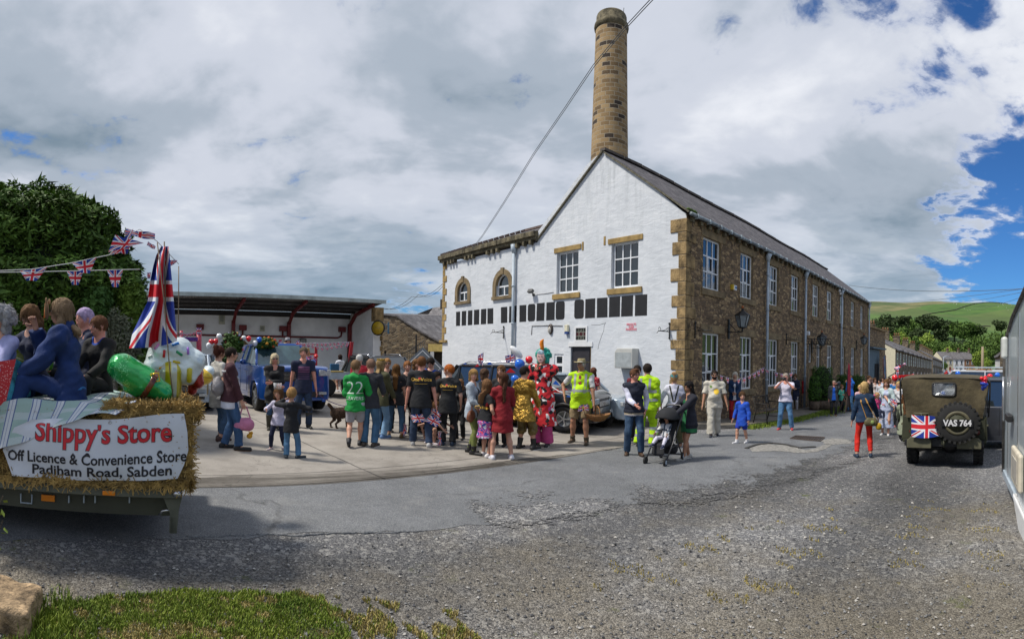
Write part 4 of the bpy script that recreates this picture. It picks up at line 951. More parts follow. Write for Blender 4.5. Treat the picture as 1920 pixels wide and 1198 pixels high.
woods=[(1652,592,520,0,40),(1676,586,560,0,55),(1700,587,540,3,44),(1716,596,500,1,34),(1736,584,600,0,46),(1752,592,580,3,40),(1770,593,560,0,48),(1790,600,540,3,44),(1808,601,520,4,52),(1826,604,520,0,46),(1878,596,620,0,32),(1640,604,500,1,40),(1764,612,470,3,42),(1668,606,470,3,44),(1724,610,480,0,40),(1690,606,450,1,34)]
L1=['leftmost','second from the left','third','fourth']
for k,(px,top,D,kd,wd)in enumerate(woods):place_tree(px,top+3,D,kd,'%s, %s from the left of the wood below the hill'%(TN[pk[kd]],ORDS[sorted(q[0]for q in woods).index(px)]),'trees of the wood below the hill',wd)
lower=[(1668,624,330,2,34),(1692,627,300,2,40),(1716,630,300,1,40),(1734,626,310,2,44),(1748,640,280,4,36),(1766,636,290,1,40),(1784,640,285,4,36),(1800,634,290,0,34),(1776,652,262,2,34),(1840,628,250,4,44),(1858,634,220,1,38),(1872,624,230,4,34),(1836,656,180,2,30),(1850,672,140,2,20),(1812,640,262,1,34),(1722,644,262,0,30),(1636,612,340,1,36),(1654,622,335,2,30),(1900,620,260,4,50),(1772,678,205,1,16),(1848,648,200,1,44),(1640,628,300,4,30)]
for k,(px,top,D,kd,wd)in enumerate(lower):place_tree(px,top,D,kd,'%s behind the terraces, %s from the left'%(TN[pk[kd]],ORDS[sorted(q[0]for q in lower).index(px)]),'trees behind the street terraces',wd)
m_tstone=stone_mat('terrace_stone',[(0,(.05,.04,.028)),(.4,(.13,.10,.065)),(.8,(.22,.17,.11)),(1,(.32,.26,.18))],2.2,4.5,(.12,.10,.075),.07,.1,.4,seed=9)
m_pot=mat('clay_pot',(.45,.22,.12),.8)
def house(name,org,ang,w_,dep_,zb,he,hr,label,cat,group,wallm,front=-1,gable_m=None,chim=True,door=True,roofm=None,wx=None,one=False):
 """terraced house: front along local x at y=0, ridge along x"""
 t=empty(name,org,ang,label,cat,group);H=zb+he
 mb=MB()
 mb.face([(0,0,zb-1.5),(w_,0,zb-1.5),(w_,0,H),(0,0,H)],0)
 for x in(0,w_):mb.face([(x,0,zb-1.5),(x,dep_,zb-1.5),(x,dep_,H),(x,dep_/2,H+hr),(x,0,H)],1)
 mb.face([(0,dep_,zb-1.5),(w_,dep_,zb-1.5),(w_,dep_,H),(0,dep_,H)],0)
 mb.build('wall',[wallm,gable_m or wallm],t)
 mb=MB();e=.25
 for a,b in((-e,dep_/2),(dep_+e,dep_/2)):
  z0=H-hr*e/(dep_/2);mb.face([(-.05,a,z0+.08),(w_+.05,a,z0+.08),(w_+.05,b,H+hr+.08),(-.05,b,H+hr+.08)],0,[(0,0),(w_,0),(w_,4),(0,4)])
  mb.face([(-.05,a,z0-.05),(w_+.05,a,z0-.05),(w_+.05,a,z0+.08),(-.05,a,z0+.08)])
 for x in(-.05,w_+.05):mb.face([(x,-e,H-.1),(x,dep_/2,H+hr-.06),(x,dep_/2,H+hr+.08),(x,-e,H+.05)])
 rf_=mb.build('roof',roofm or m_slate2,t)
 if chim:
  mb=MB();mb.box((w_-.3,dep_/2,H+hr+.55),(.7,1.1,1.3));mb.box((w_-.3,dep_/2,H+hr+1.22),(.85,1.25,.12));c=mb.build('chimney_stack',m_tstone,rf_)
  for k in(-.35,0,.35):
   MB().lathe([(.12,0),(.10,.45),(.13,.5)],(w_-.3,dep_/2+k,H+hr+1.28),8).build('chimney_pot',m_pot,t)
 for k,(x,z,ww,hh)in enumerate(wx or[(w_*.28,zb+1.0,1.0,1.5),(w_*.28,zb+3.3,1.0,1.4),(w_*.75,zb+3.3,.9,1.4)]):
  mb=MB();
  for q in((x-ww/2,x-ww/2+.1,z,z+hh),(x+ww/2-.1,x+ww/2,z,z+hh),(x-ww/2+.1,x+ww/2-.1,z,z+.1),(x-ww/2+.1,x+ww/2-.1,z+hh-.1,z+hh),(x-ww/2+.1,x+ww/2-.1,z+hh*.5-.04,z+hh*.5+.04)):mb.b2((q[0],-.04,q[2]),(q[1],.02,q[3]))
  o=mb.build('window',m_upvc,t);MB().b2((x-ww/2+.05,-.012,z+.05),(x+ww/2-.05,.01,z+hh-.05)).build('pane',m_glass,o)
  MB().b2((x-ww/2-.15,-.06,z+hh+.002),(x+ww/2+.15,.02,z+hh+.25)).build('lintel',m_lintel,t);MB().b2((x-ww/2-.15,-.09,z-.18),(x+ww/2+.15,.02,z-.002)).build('sill',m_lintel,t)
 if door:o=MB().b2((w_*.72-.45,-.05,zb),(w_*.72+.45,.02,zb+2.1)).build('door',mat('door_paint_%d'%(int(w_*7+org[0])%3),((.05,.08,.12),(.2,.03,.02),(.03,.07,.04))[int(w_*7+org[0])%3],.5),t)
 return t
P0=at(1679,655,62);X0=(P0-Vector((CX,CY,0))).dot(DX);Y0=(P0-Vector((CX,CY,0))).dot(DY)
x=X0
for k in range(9):
 w_=5.2;zb=P0.z-5.1-.07*k*w_*.35;p=mill_pt(x,Y0)
 lab=['stone terraced house with a cream rendered gable end, nearest of the left row'][0]if k==0 else 'brown stone terraced house, %s beyond the cream gable on the left of the street'%ORDS[k-1]
 house('terraced_house',(p.x,p.y,0),ANG,w_,8.0,zb,5.1,2.0,lab,'house','stone terrace on the left of the street',m_tstone,gable_m=m_cream if k==0 else None,chim=k%2==0)
 x+=w_
P1=at(1749,671,150);x=(P1-Vector((CX,CY,0))).dot(DX);Y1=(P1-Vector((CX,CY,0))).dot(DY)
for k in range(6):
 p=mill_pt(x,Y1);house('terraced_house',(p.x,p.y,0),ANG,6.5,8.0,P1.z-5.3-.2*k,5.3,2.2,'distant grey roofed house, %s of the farther row on the left of the street'%ORDS[k],'house','farther stone terrace down the street',m_tstone,roofm=m_slate2);x+=6.5
a_=at(1766,692,215);b_=at(1828,692,225);u=(b_-a_);an=math.atan2(u.y,u.x);wd=u.length/3;zb=at(1795,692,220).z
mats3=[m_cream,m_white,mat('orange_brick',(.30,.15,.075),.9,var=.2)]
for k,(lb,mm)in enumerate(zip(('cream end house of the cross terrace at the foot of the street','white middle house of the cross terrace at the foot of the street','orange brick house of the cross terrace at the foot of the street'),mats3)):
 p=a_+u*(k/3);house('terraced_house',(p.x,p.y,0),an,wd,8,zb-1.2,5.4,2.9,lb,'house','cross terrace at the foot of the street',mm,wx=[(wd*.3,zb+1.9,1.3,1.5),(wd*.75,zb+1.9,1.2,1.5),(wd*.3,zb-.6,1.3,1.6)],roofm=m_slate2)
P2=at(1868,668,95);xx=(P2-Vector((CX,CY,0))).dot(DX);Yr=(P2-Vector((CX,CY,0))).dot(DY)
for k in range(4):
 p=mill_pt(xx-k*6+6,Yr);house('terraced_house',(p.x,p.y,0),ANG+math.pi,6.0,8,P2.z-5.3,5.3,3.2,'brown stone house with steep slate roof, %s from the far end of the right row'%ORDS[k],'house','stone houses on the right of the street',m_tstone,roofm=m_slate2)
t=empty('telegraph_pole',gnd(1842,700)*0+Vector((at(1842,690,80).x,at(1842,690,80).y,gz(at(1842,690,80).x,at(1842,690,80).y))),0,'plain timber telegraph pole beside the green trees down the street','pole')
MB().tube([(0,0,0),(0,0,at(1842,650,80).z-t.location.z)],[.26,.18],8).build('shaft',mat('pole_timber',(.30,.24,.16),.9),t)
t=empty('street_lamp',(at(1769,690,90).x,at(1769,690,90).y,gz(at(1769,690,90).x,at(1769,690,90).y)),0,'slim grey street lamp standing before the cross terrace','street lamp')
mb=MB();h_=at(1769,672,90).z-t.location.z;mb.tube([(0,0,0),(0,0,h_),(.1,0,h_+.25),(.9,0,h_+.35)],.07,6);mb.build('shaft',m_pipe,t);MB().box((1.1,0,h_+.34),(.6,.25,.12)).build('lamp_head',m_pipe,t)
def wire(name,pts,r,label,sag=0):
 mb=MB();P=[]
 for a,b in zip(pts[:-1],pts[1:]):
  for i in range(16):
   t=i/16;q=a.lerp(b,t);q.z-=sag*4*t*(1-t);P.append(q)
 P.append(pts[-1]);mb.tube(P,r,5);mb.build(name,mat('wire',(.10,.11,.12),.6,var=0),label=label,cat='overhead wire',group='overhead wires')
y_,z_=f2(884,466);hook=mill_pt(.0,11.3,6.35)
def plane_at(px,py,s):
 return at(px,py,s)
W0=at(884,468,21.8);W1=at(1240,-35,7.6)
for o_,lb in((Vector((0,0,0)),'long thin overhead wire rising past the chimney from the wing roof'),(Vector((.035,.01,-.01)),'second thin wire running close beside the one past the chimney')):
 R_=[(884,468,21.8),(905,440,20.2),(945,378,17.5),(1000,288,14.8),(1060,200,12.7),(1112,122,11.2),(1170,52,9.9),(1218,0,9.1),(1262,-45,8.5)]
 mb=MB();mb.tube([at(*q)+o_ for q in R_],.008,5);mb.build('overhead_wire',mat('wire',(.10,.11,.12),.6,var=0),label=lb,cat='overhead wire',group='overhead wires')
wire('overhead_wire',[at(712,579,28.3),at(772,556,27.5),at(830,532,26.2)],.012,'pair of drooping wires between the open shed and the wing',.25)
wire('overhead_wire',[at(720,578,28.3),at(785,552,27.5),at(832,534,26.2)],.012,'thinner wire just under the drooping wire by the open shed',.3)
for k,(p,q,lb)in enumerate((((1592,535,60),(1930,541,40),'highest wire crossing from the far mill roof to the right edge'),((1632,566,90),(1930,540,40),'thin wire low over the hill skyline'),((1760,566,120),(1930,545,40),'faint wire above the green hill at the right'),((1820,578,140),(1930,552,40),'steepest of the thin wires above the far right houses'))):
 wire('overhead_wire',[at(*p),at(*q)],.018+.008*(k==0),lb,.5)
m_con=leaf_mat('conifer_sprays',(.014,.036,.006),(.13,.23,.035),scale=.9)
cz_=lambda px,py,D:at(px,py,D)
t=empty('conifer',at(70,700,11.5)*1.0,0,'huge dense dark green conifer at the left edge','tree');t.location.z=.3
base=t.location.copy()
def rel(px,py,D,rx,rz,ry=None):p=at(px,py,D)-base;return(p.x,p.y,p.z,rx,ry or rx*.8,rz)
bl=[rel(70,560,11.5,2.05,2.15),rel(-20,560,11.5,1.9,2.2),rel(150,600,11.3,1.35,1.9),rel(215,640,11.1,.75,1.35),rel(120,480,11.5,1.35,1.3),rel(60,430,11.6,1.2,.85),rel(185,520,11.3,.9,1.0),rel(-20,440,11.5,1.2,.9),rel(232,560,11.1,.48,.75),rel(170,700,11,1.2,.9),rel(250,640,10.9,.35,.8)]
V=leaves(bl,84000,.135,5,2.6,up=.5,shell=.30,droop=.1)
leaf_object('crown',V,m_con,t)
V=leaves([b_[:3]+tuple(q*1.03 for q in b_[3:])for b_ in bl],15000,.12,8,2.4,up=1.2,shell=.06,droop=-.3);leaf_object('new_growth',V,leaf_mat('new_conifer_growth',(.04,.10,.012),(.17,.29,.04),scale=1.3),t)
V=leaves(bl[:7],2600,.34,6,4.5,up=.6,shell=.02,droop=-.6);leaf_object('long_sprays',V,m_con,t)
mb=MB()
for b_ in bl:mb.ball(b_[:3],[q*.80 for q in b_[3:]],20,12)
mb.build('light_block_core',m_core,t);MB().tube([(0,0,-.4),(0,.1,2.5)],[.3,.2],9).build('trunk',m_bark,t)  # solid dark cores added inside the crown to block light
def shrub(name,px,py,D,blobs,n,size,m,label,aspect=1.5,stem=True):
 p=at(px,py,D);g=gz(p.x,p.y);t=empty(name,(p.x,p.y,g),0,label,'shrub')
 bb=[]
 for(ax,ay,rx,rz)in blobs:q=at(ax,ay,D)-Vector((p.x,p.y,g));bb.append((q.x,q.y,q.z,rx,rx*.85,rz))
 leaf_object('foliage',leaves(bb,n,size,int(px),aspect,shell=.5),m,t)
 mb=MB()
 for b_ in bb:mb.tube([(0,0,0),(b_[0]*.5,b_[1]*.5,b_[2]*.5),b_[:3]],[.035,.02,.01],6)
 mb.build('stems',m_bark,t);return t
shrub('ivy',182,640,9.6,[(182,572,.27,.33),(175,596,.22,.3),(192,555,.18,.15),(187,620,.2,.2)],4200,.085,leaf_mat('ivy_leaves',(.02,.06,.01),(.08,.17,.03),scale=2),'bright green ivy climbing the grey stump behind the trailer')
shrub('shrub',250,640,9.8,[(246,560,.25,.30),(258,582,.22,.28),(238,585,.2,.2),(252,608,.18,.2)],3600,.09,leaf_mat('yellow_green_leaves',(.04,.09,.01),(.15,.23,.03),scale=2),'yellow-green leafy shrub in front of the dark conifer')
shrub('shrub',232,690,9.2,[(225,640,.26,.50),(243,665,.24,.40),(215,610,.16,.3),(225,700,.3,.4)],5200,.06,leaf_mat('grey_green_leaves',(.05,.06,.035),(.17,.18,.12),scale=2),'dry grey-green bush beside the weathered stump',aspect=3)
shrub('shrub',258,700,9.2,[(262,700,.3,.35),(240,715,.3,.3)],2600,.09,TM[1],'low dark green bush below the large flag')
p=at(206,700,9.1);t=empty('tree_stump',(p.x,p.y,gz(p.x,p.y)),0,'tall weathered grey stump and split boards behind the trailer','stump')
mb=MB();zt=at(199,598,9.1).z-t.location.z
mb.tube([(-.07,0,0),(-.1,0,zt*.5),(-.13,0,zt)],[.06,.05,.035],7);mb.bar((.05,0,0),(.02,0,zt*.72),.11,.04);mb.bar((.12,.03,0),(.10,.03,zt*.62),.08,.04);mb.tube([(-.28,.05,0),(-.26,.05,zt*.8)],[.17,.12],9)
mb.build('boards',mat('silver_grey_timber',(.24,.22,.20),.95,var=.35,scale=8,bump=.7),t)
# === people: one continuous body surface from blended limbs, clothes as surfaces round it
class Fld:
 def __init__(s,lo,hi,res):
  s.lo=np.array(lo,float);s.res=res;n=np.ceil((np.array(hi)-s.lo)/res).astype(int)+1;s.n=n
  s.ax=[s.lo[i]+np.arange(n[i])*res for i in range(3)];s.f=np.full(n,1.0,np.float32)
 def _win(s,lo,hi):
  a=np.maximum(np.floor((np.array(lo)-s.lo)/s.res).astype(int),0);b=np.minimum(np.ceil((np.array(hi)-s.lo)/s.res).astype(int)+1,s.n)
  if(b<=a).any():return None
  sl=tuple(slice(i,j)for i,j in zip(a,b))
  X,Y,Z=np.meshgrid(s.ax[0][sl[0]],s.ax[1][sl[1]],s.ax[2][sl[2]],indexing='ij',sparse=True)
  return sl,X,Y,Z
 def add(s,sl,d,k):
  g=s.f[sl]
  if k>0:
   h=np.clip(.5+.5*(g-d)/k,0,1);s.f[sl]=g*(1-h)+d*h-k*h*(1-h)
  else:s.f[sl]=np.minimum(g,d)
 def sub(s,sl,d,k):
  g=s.f[sl];d=-d
  if k>0:
   h=np.clip(.5-.5*(g-d)/k,0,1);s.f[sl]=g*(1-h)+d*h+k*h*(1-h)
  else:s.f[sl]=np.maximum(g,d)
 def cap(s,a,b,ra,rb,k=.02,lat=None,flat=1.0,cut0=None,cut1=None,sub=False):
  """tapered limb a->b; lat = sideways axis and flat = depth/width for an oval section; cut0/cut1 = flat ends (metres beyond the end)"""
  a=np.array(a,float);b=np.array(b,float);R_=max(ra,rb)+k+.02
  w=s._win(np.minimum(a,b)-R_,np.maximum(a,b)+R_)
  if w is None:return
  sl,X,Y,Z=w;ab=b-a;L=np.linalg.norm(ab)+1e-9;u=ab/L
  px,py,pz=X-a[0],Y-a[1],Z-a[2]
  t=(px*u[0]+py*u[1]+pz*u[2]);tc=np.clip(t/L,0,1);r=ra+(rb-ra)*tc
  qx,qy,qz=px-u[0]*tc*L,py-u[1]*tc*L,pz-u[2]*tc*L
  if flat==1.0 or lat is None:d=np.sqrt(qx*qx+qy*qy+qz*qz)-r
  else:
   l=np.array(lat,float);l=l-u*l.dot(u);l/=np.linalg.norm(l)+1e-9;v=np.cross(u,l)
   ql=qx*l[0]+qy*l[1]+qz*l[2];qv=qx*v[0]+qy*v[1]+qz*v[2];qu=qx*u[0]+qy*u[1]+qz*u[2]
   rr=np.sqrt(ql**2+(qv/flat)**2+(qu/flat)**2);d=(rr-r)*(flat*.5+.5)
  if cut0 is not None:d=np.maximum(d,-t-cut0)
  if cut1 is not None:d=np.maximum(d,t-L-cut1)
  (s.sub if sub else s.add)(sl,d.astype(np.float32),k)
 def ell(s,c,r,k=.02,M=None,sub=False):
  c=np.array(c,float);R_=max(r)+k+.02;w=s._win(c-R_,c+R_)
  if w is None:return
  sl,X,Y,Z=w;x,y,z=X-c[0],Y-c[1],Z-c[2]
  if M is not None:x,y,z=(M[0][0]*x+M[1][0]*y+M[2][0]*z,M[0][1]*x+M[1][1]*y+M[2][1]*z,M[0][2]*x+M[1][2]*y+M[2][2]*z)
  q=np.sqrt((x/r[0])**2+(y/r[1])**2+(z/r[2])**2);d=(q-1)*min(r)*.5+(q-1)*sum(r)/6
  (s.sub if sub else s.add)(sl,d.astype(np.float32),k)
 def fold(s,amp,fx=9,seed=0):
  X,Y,Z=np.meshgrid(*s.ax,indexing='ij',sparse=True);p=seed*1.7
  s.f+=(amp*(np.sin(X*fx*2.1+Z*fx*1.3+p+1.5*np.sin(Z*fx*1.1+Y*fx+p))+.6*np.sin(Y*fx*2.6-Z*fx*3.1+p*2)+.5*np.sin(Z*fx*4.3+X*fx*3.3+p*3)+.35*np.sin(Z*fx*8.1+Y*fx*5+2*np.sin(X*fx*3+p)))).astype(np.float32)
 def mesh(s):
  f=s.f;n=f.shape;ins=f<0
  c=np.zeros((n[0]-1,n[1]-1,n[2]-1),np.int8)
  for i in(0,1):
   for j in(0,1):
    for k in(0,1):c+=ins[i:n[0]-1+i,j:n[1]-1+j,k:n[2]-1+k]
  act=(c>0)&(c<8)
  if not act.any():return np.zeros((0,3)),np.zeros((0,4),int)
  idx=np.full(act.shape,-1,np.int64);I=np.argwhere(act);idx[act]=np.arange(len(I))
  acc=np.zeros((len(I),3));cnt=np.zeros(len(I));base=I
  cor=[(i,j,k)for i in(0,1)for j in(0,1)for k in(0,1)]
  for a in cor:
   for ax in range(3):
    if a[ax]:continue
    b=list(a);b[ax]=1
    fa=f[base[:,0]+a[0],base[:,1]+a[1],base[:,2]+a[2]];fb=f[base[:,0]+b[0],base[:,1]+b[1],base[:,2]+b[2]]
    m_=(fa<0)!=(fb<0);t=np.where(m_,fa/np.where(m_,fa-fb,1),0)
    p=np.array(a,float)[None]+np.zeros((len(I),3));p[:,ax]+=t
    acc+=p*m_[:,None];cnt+=m_
  V=(base+acc/cnt[:,None])*s.res+s.lo;Q=[]
  for ax in range(3):
   o=[(1,2),(2,0),(0,1)][ax]
   sl0=[slice(1,-1)]*3;sl0[ax]=slice(0,-1);sl1=list(sl0);sl1[ax]=slice(1,None)
   A=ins[tuple(sl0)];B=ins[tuple(sl1)];E_=np.argwhere(A!=B)
   if not len(E_):continue
   flip=A[tuple(E_.T)];e=E_.copy();e[:,o[0]]+=1;e[:,o[1]]+=1
   def cell(d0,d1):q=e.copy();q[:,o[0]]+=d0;q[:,o[1]]+=d1;return idx[tuple(q.T)]
   q=np.stack([cell(-1,-1),cell(0,-1),cell(0,0),cell(-1,0)],1);q[~flip]=q[~flip][:,::-1];Q.append(q)
  Q=np.concatenate(Q);Q=Q[(Q>=0).all(1)];return V,Q
def np_object(name,V,Q,m,parent,extra=None):
 """extra: list of (verts, faces, material index) joined to the same mesh; m: list of materials"""
 Vs=[np.asarray(V,float)];Fs=[tuple(q)for q in Q.tolist()];mi=[0]*len(Fs);off=len(V)
 for v,f,k in extra or[]:
  Vs.append(np.asarray(v,float));Fs+=[tuple(i+off for i in q)for q in f];mi+=[k]*len(f);off+=len(v)
 me=bpy.data.meshes.new(name);me.from_pydata(np.concatenate(Vs).tolist(),[],Fs)
 for q in(m if isinstance(m,(list,tuple))else[m]):me.materials.append(q)
 me.polygons.foreach_set('material_index',mi);me.polygons.foreach_set('use_smooth',[True]*len(Fs))
 o=bpy.data.objects.new(name,me);return link(o,parent)
def V3(*a):return np.array(a,float)
def ik(a,b,l1,l2,hint):
 """middle joint between a and b, bending towards hint"""
 d=b-a;L=np.linalg.norm(d);mx=(l1+l2)*.999
 if L>mx:b=a+d/L*mx;L=mx;d=b-a
 L=max(L,abs(l1-l2)+1e-3)
 u=d/(np.linalg.norm(d)+1e-9);x=(l1*l1-l2*l2+L*L)/(2*L);h=math.sqrt(max(l1*l1-x*x,0));v=hint-u*hint.dot(u);v/=np.linalg.norm(v)+1e-9
 return a+u*x+v*h,b
SKIN={}
def skin(tone):
 c={'pale':(.60,.34,.25),'fair':(.54,.29,.20),'pink':(.60,.27,.20),'tan':(.40,.20,.12),'brown':(.24,.12,.07)}[tone]
 return mat('skin_'+tone,c,.55,var=.10,scale=7,bump=.05)
def hairm(c):return mat('hair_%02x%02x%02x'%tuple(int(q*255)for q in c),c,.8,spec=.2,var=.22,scale=9,bump=.6,bscale=70)
_cl={}
def cloth(c,kind='plain',rough=.85,bump=.25):
 key='cloth_%s_%d_%d_%d'%(kind,int(c[0]*999),int(c[1]*999),int(c[2]*999))
 ex=None
 if kind=='floral_red':
  def ex(N,tc,k,b):s=N.vor(tc,26,'F1','Distance');return N.mix(N.m('LESS_THAN',s,.28),(.33,.012,.025),(.75,.65,.62))
 if kind=='clown':
  def ex(N,tc,k,b):v=N.sep(N.vor(N.vm('ADD',tc,N.vm('MULTIPLY',N.noise(tc,6,3,.6,out=1),(.12,.12,.12))),15))[0];return N.ramp(v,[(0,(.60,.02,.03)),(.45,(.012,.012,.014)),(.70,(.75,.74,.74)),(.84,(.60,.02,.03))],'CONSTANT')
 if kind=='union_print':
  def ex(N,tc,k,b):v=N.sep(N.vor(tc,22,'F1','Color'))[0];e=N.vor(tc,11,'DISTANCE_TO_EDGE','Distance');return N.mix(N.m('LESS_THAN',e,.10),N.ramp(v,[(0,(.03,.05,.28)),(.55,(.55,.05,.10)),(.75,(.60,.60,.72))],'CONSTANT'),(.45,.10,.30))
 if kind=='hivis':
  def ex(N,tc,k,b):
   z=N.sep(tc)[2];f=N.m('FRACT',N.m('DIVIDE',z,.16));N.put(b,'Emission Color',(.5,.9,.02));b.inputs['Emission Strength'].default_value=0.0
   return k
 if kind=='gold':
  def ex(N,tc,k,b):
   b.inputs['Metallic'].default_value=.85;b.inputs['Roughness'].default_value=.3
   N.put(b,'Normal',N.bump(N.noise(N.vm('MULTIPLY',tc,(1,1,.5)),16,5,.6,1.0),1.0,.04));return k
 if kind=='tweed':
  def ex(N,tc,k,b):return N.mix(N.ramp(N.noise(tc,120,2),[(.4,0),(.6,1)]),k,(.5,.55,.6))
 if kind=='denim':
  def ex(N,tc,k,b):return N.mix(N.m('MULTIPLY',N.ramp(N.noise(N.vm('MULTIPLY',tc,(1,1,.35)),9,4,.6),[(.4,0),(.7,1)]),.55),k,tuple(min(1,q*2.1+.02)for q in c))
 if kind=='plaid':
  def ex(N,tc,k,b):
   x,y,z=N.sep(tc);fx=N.m('FRACT',N.m('MULTIPLY',x,8.));fz=N.m('FRACT',N.m('MULTIPLY',z,8.))
   return N.mix(N.m('MAXIMUM',N.m('LESS_THAN',fx,.25),N.m('LESS_THAN',fz,.25)),(.6,.6,.6),(.05,.07,.1))
 return mat(key,c,rough,var=.14,scale=7,bump=min(1,bump*2),bscale=15,bdist=.02,extra=ex)
SHOE=lambda c:cloth(c,'shoe',.6,.05)
m_eye=mat('dark_eye',(.012,.01,.01),.2,var=0);m_lip=mat('lip',(.36,.10,.09),.5,var=0);m_shade=mat('sunglass_lens',(.006,.006,.008),.08,var=0,spec=1)
m_gold=mat('gold_card',(.75,.50,.09),.3,metal=.7,var=.1);m_eyew=mat('eye_white',(.7,.68,.66),.3,var=0)
def uvball(c,r,n=8,m=6,M=None):
 mb=MB();mb.ball(c,tuple(r),n,m,M=Matrix(M)if M is not None else None);return[tuple(v)for v in mb.v],mb.f
PCOUNT=[0]
def person(label,loc,H,face,o,group=None,loc3=None):
 """loc: ground point, face: heading in degrees (0 = towards +Y, clockwise), o: options"""
 PCOUNT[0]+=1;g=o.get;seed=PCOUNT[0]
 t=empty('person',loc3 or(loc[0],loc[1],loc[2]if len(loc)>2 else gz(loc[0],loc[1])),-R(face),label,'person',group)
 fem=g('fem',0);ch=g('child',0.0);fat=g('fat',1.0)
 res=g('res',.0135)*(1.0 if ch<.5 else .85)
 S=H/1.75
 hh=H*(.130+.05*ch);hr=hh/2
 legk=1-.10*ch
 zh=H*.520*legk;pel=V3(*g('pelvis',(0,0,zh/H)))*H if 'pelvis' in o else V3(0,0,zh)
 lean=V3(*g('lean',(0,0,1)));lean/=np.linalg.norm(lean)
 tw=R(g('twist',0));rt=V3(math.cos(tw),-math.sin(tw),0);rt=rt-lean*rt.dot(lean);rt/=np.linalg.norm(rt);fw=np.cross(lean,rt)*1.0
 pr=V3(1,0,0);pf=V3(0,1,0)
 torso=(H-hh*1.12)-zh if 'pelvis' not in o else H*(.355-.02*ch)
 neckb=pel+lean*torso*.94;chest=pel+lean*torso*.66;waist=pel+lean*torso*.28
 sw=H*(.102 if not fem else .088)*(1-.08*ch)*(.5+.5*fat);shz=pel+lean*torso*.83
 sh=[shz-rt*sw,shz+rt*sw];hw=H*(.050 if not fem else .055);hips=[pel-pr*hw-V3(0,0,.012*H),pel+pr*hw-V3(0,0,.012*H)]
 ua,fa=H*.170,H*.150;th,sn=H*.245*legk,H*.235*legk
 hl=g('handL',(-.135,.035,.455));hrt=g('handR',(.135,.035,.455))
 eh=[V3(*g('elbL',(-.5,-1,-.2))),V3(*g('elbR',(.5,-1,-.2)))]
 wr=[];el=[]
 for i,h_ in enumerate((hl,hrt)):
  tgt=V3(*h_)*H;e,w_=ik(sh[i],tgt,ua,fa,eh[i]);el.append(e);wr.append(w_)
 ft=[V3(*g('footL',(-.06,0,0)))*H,V3(*g('footR',(.06,0,0)))*H];fy=[R(g('yawL',-8)),R(g('yawR',8))]
 an=[];kn=[]
 fh=[V3(*g('kneeL',(-.15,1,.1))),V3(*g('kneeR',(.15,1,.1)))]
 for i in(0,1):
  a=ft[i]+V3(0,0,H*.042);k_,a_=ik(hips[i],a,th,sn,fh[i]);kn.append(k_);an.append(a_)
 hy=R(g('hyaw',0));hp=R(g('hpitch',0));hrl=R(g('hroll',0))
 Mh=np.array((Matrix.Rotation(-tw*.0-hy,3,'Z')@Matrix.Rotation(-hp,3,'X')@Matrix.Rotation(hrl,3,'Y')))
 hc=neckb+lean*hh*.16+V3(0,0,1)*hr*.98+fw*hh*.10 if 'pelvis' in o or abs(lean[2])<.97 else V3(*(neckb[:2]+fw[:2]*hh*.08),H-hr)
 hw_=lambda v:hc+Mh@(np.array(v,float)*hh)
 allp=np.array([*sh,*el,*wr,*kn,*an,hc,pel]);lo=allp.min(0)-V3(.2,.2,.14)*S*1.1;hi=allp.max(0)+V3(.2,.2,.16)*S*1.1
 lo[2]=min(lo[2],ft[0][2]-.03,ft[1][2]-.03)
 sk=skin(g('skin','fair'))
 A=Fld(lo,hi,res);lat=rt
 r_th,r_kn,r_an=H*.047*fat*(1.06 if fem else 1),H*.030,H*.021
 for i in(0,1):
  A.cap(hips[i],kn[i],r_th,r_kn,.03*S);cm=kn[i]+(an[i]-kn[i])*.32-V3(0,.006*H,0);A.cap(kn[i],cm,r_kn*.98,H*.0315*(.6+.4*fat),.02*S);A.cap(cm,an[i],H*.031*(.6+.4*fat),r_an,.03*S)
  fd=V3(math.sin(fy[i]),math.cos(fy[i]),0);A.cap(an[i]-V3(0,0,.012*H),ft[i]+fd*H*.10+V3(0,0,.014*H),.020*H,.014*H,.02*S)
  up=(neckb-sh[i]);A.cap(sh[i],el[i],H*.0285*(.5+.5*fat),H*.0225,.03*S);A.cap(el[i],wr[i],H*.0225,H*.0145,.015*S)
  A.ell(sh[i],[H*.028*(.5+.5*fat)]*3,.03*S)
 A.cap(pel,waist,H*.072*fat*(1.05 if fem else 1),H*.064*fat*(.92 if fem else 1),.05*S,lat,.74);A.cap(waist,chest,H*.066*fat*(.90 if fem else 1),H*.082*(.55+.45*fat),.05*S,lat,.68)
 A.cap(chest,shz-lean*H*.01,H*.085*(.55+.45*fat),H*.072,.05*S,lat,.64)
 A.cap(sh[0],sh[1],H*.027,H*.027,.05*S)
 for i in(0,1):A.cap(neckb,sh[i]+(neckb-sh[i])*.25,H*.034,H*.026,.03*S)
 if g('belly'):A.ell(waist+fw*H*.03,V3(.085,.07*g('belly'),.09)*H,.05*S)
 A.cap(neckb-lean*H*.02,hc-Mh@V3(0,hh*.12,hh*.22),H*.037*(1 if not fem else .88),H*.032*(1 if not fem else .88)*(1-.1*ch),.03*S)
 hands=g('grip',(0,0));fing=[]
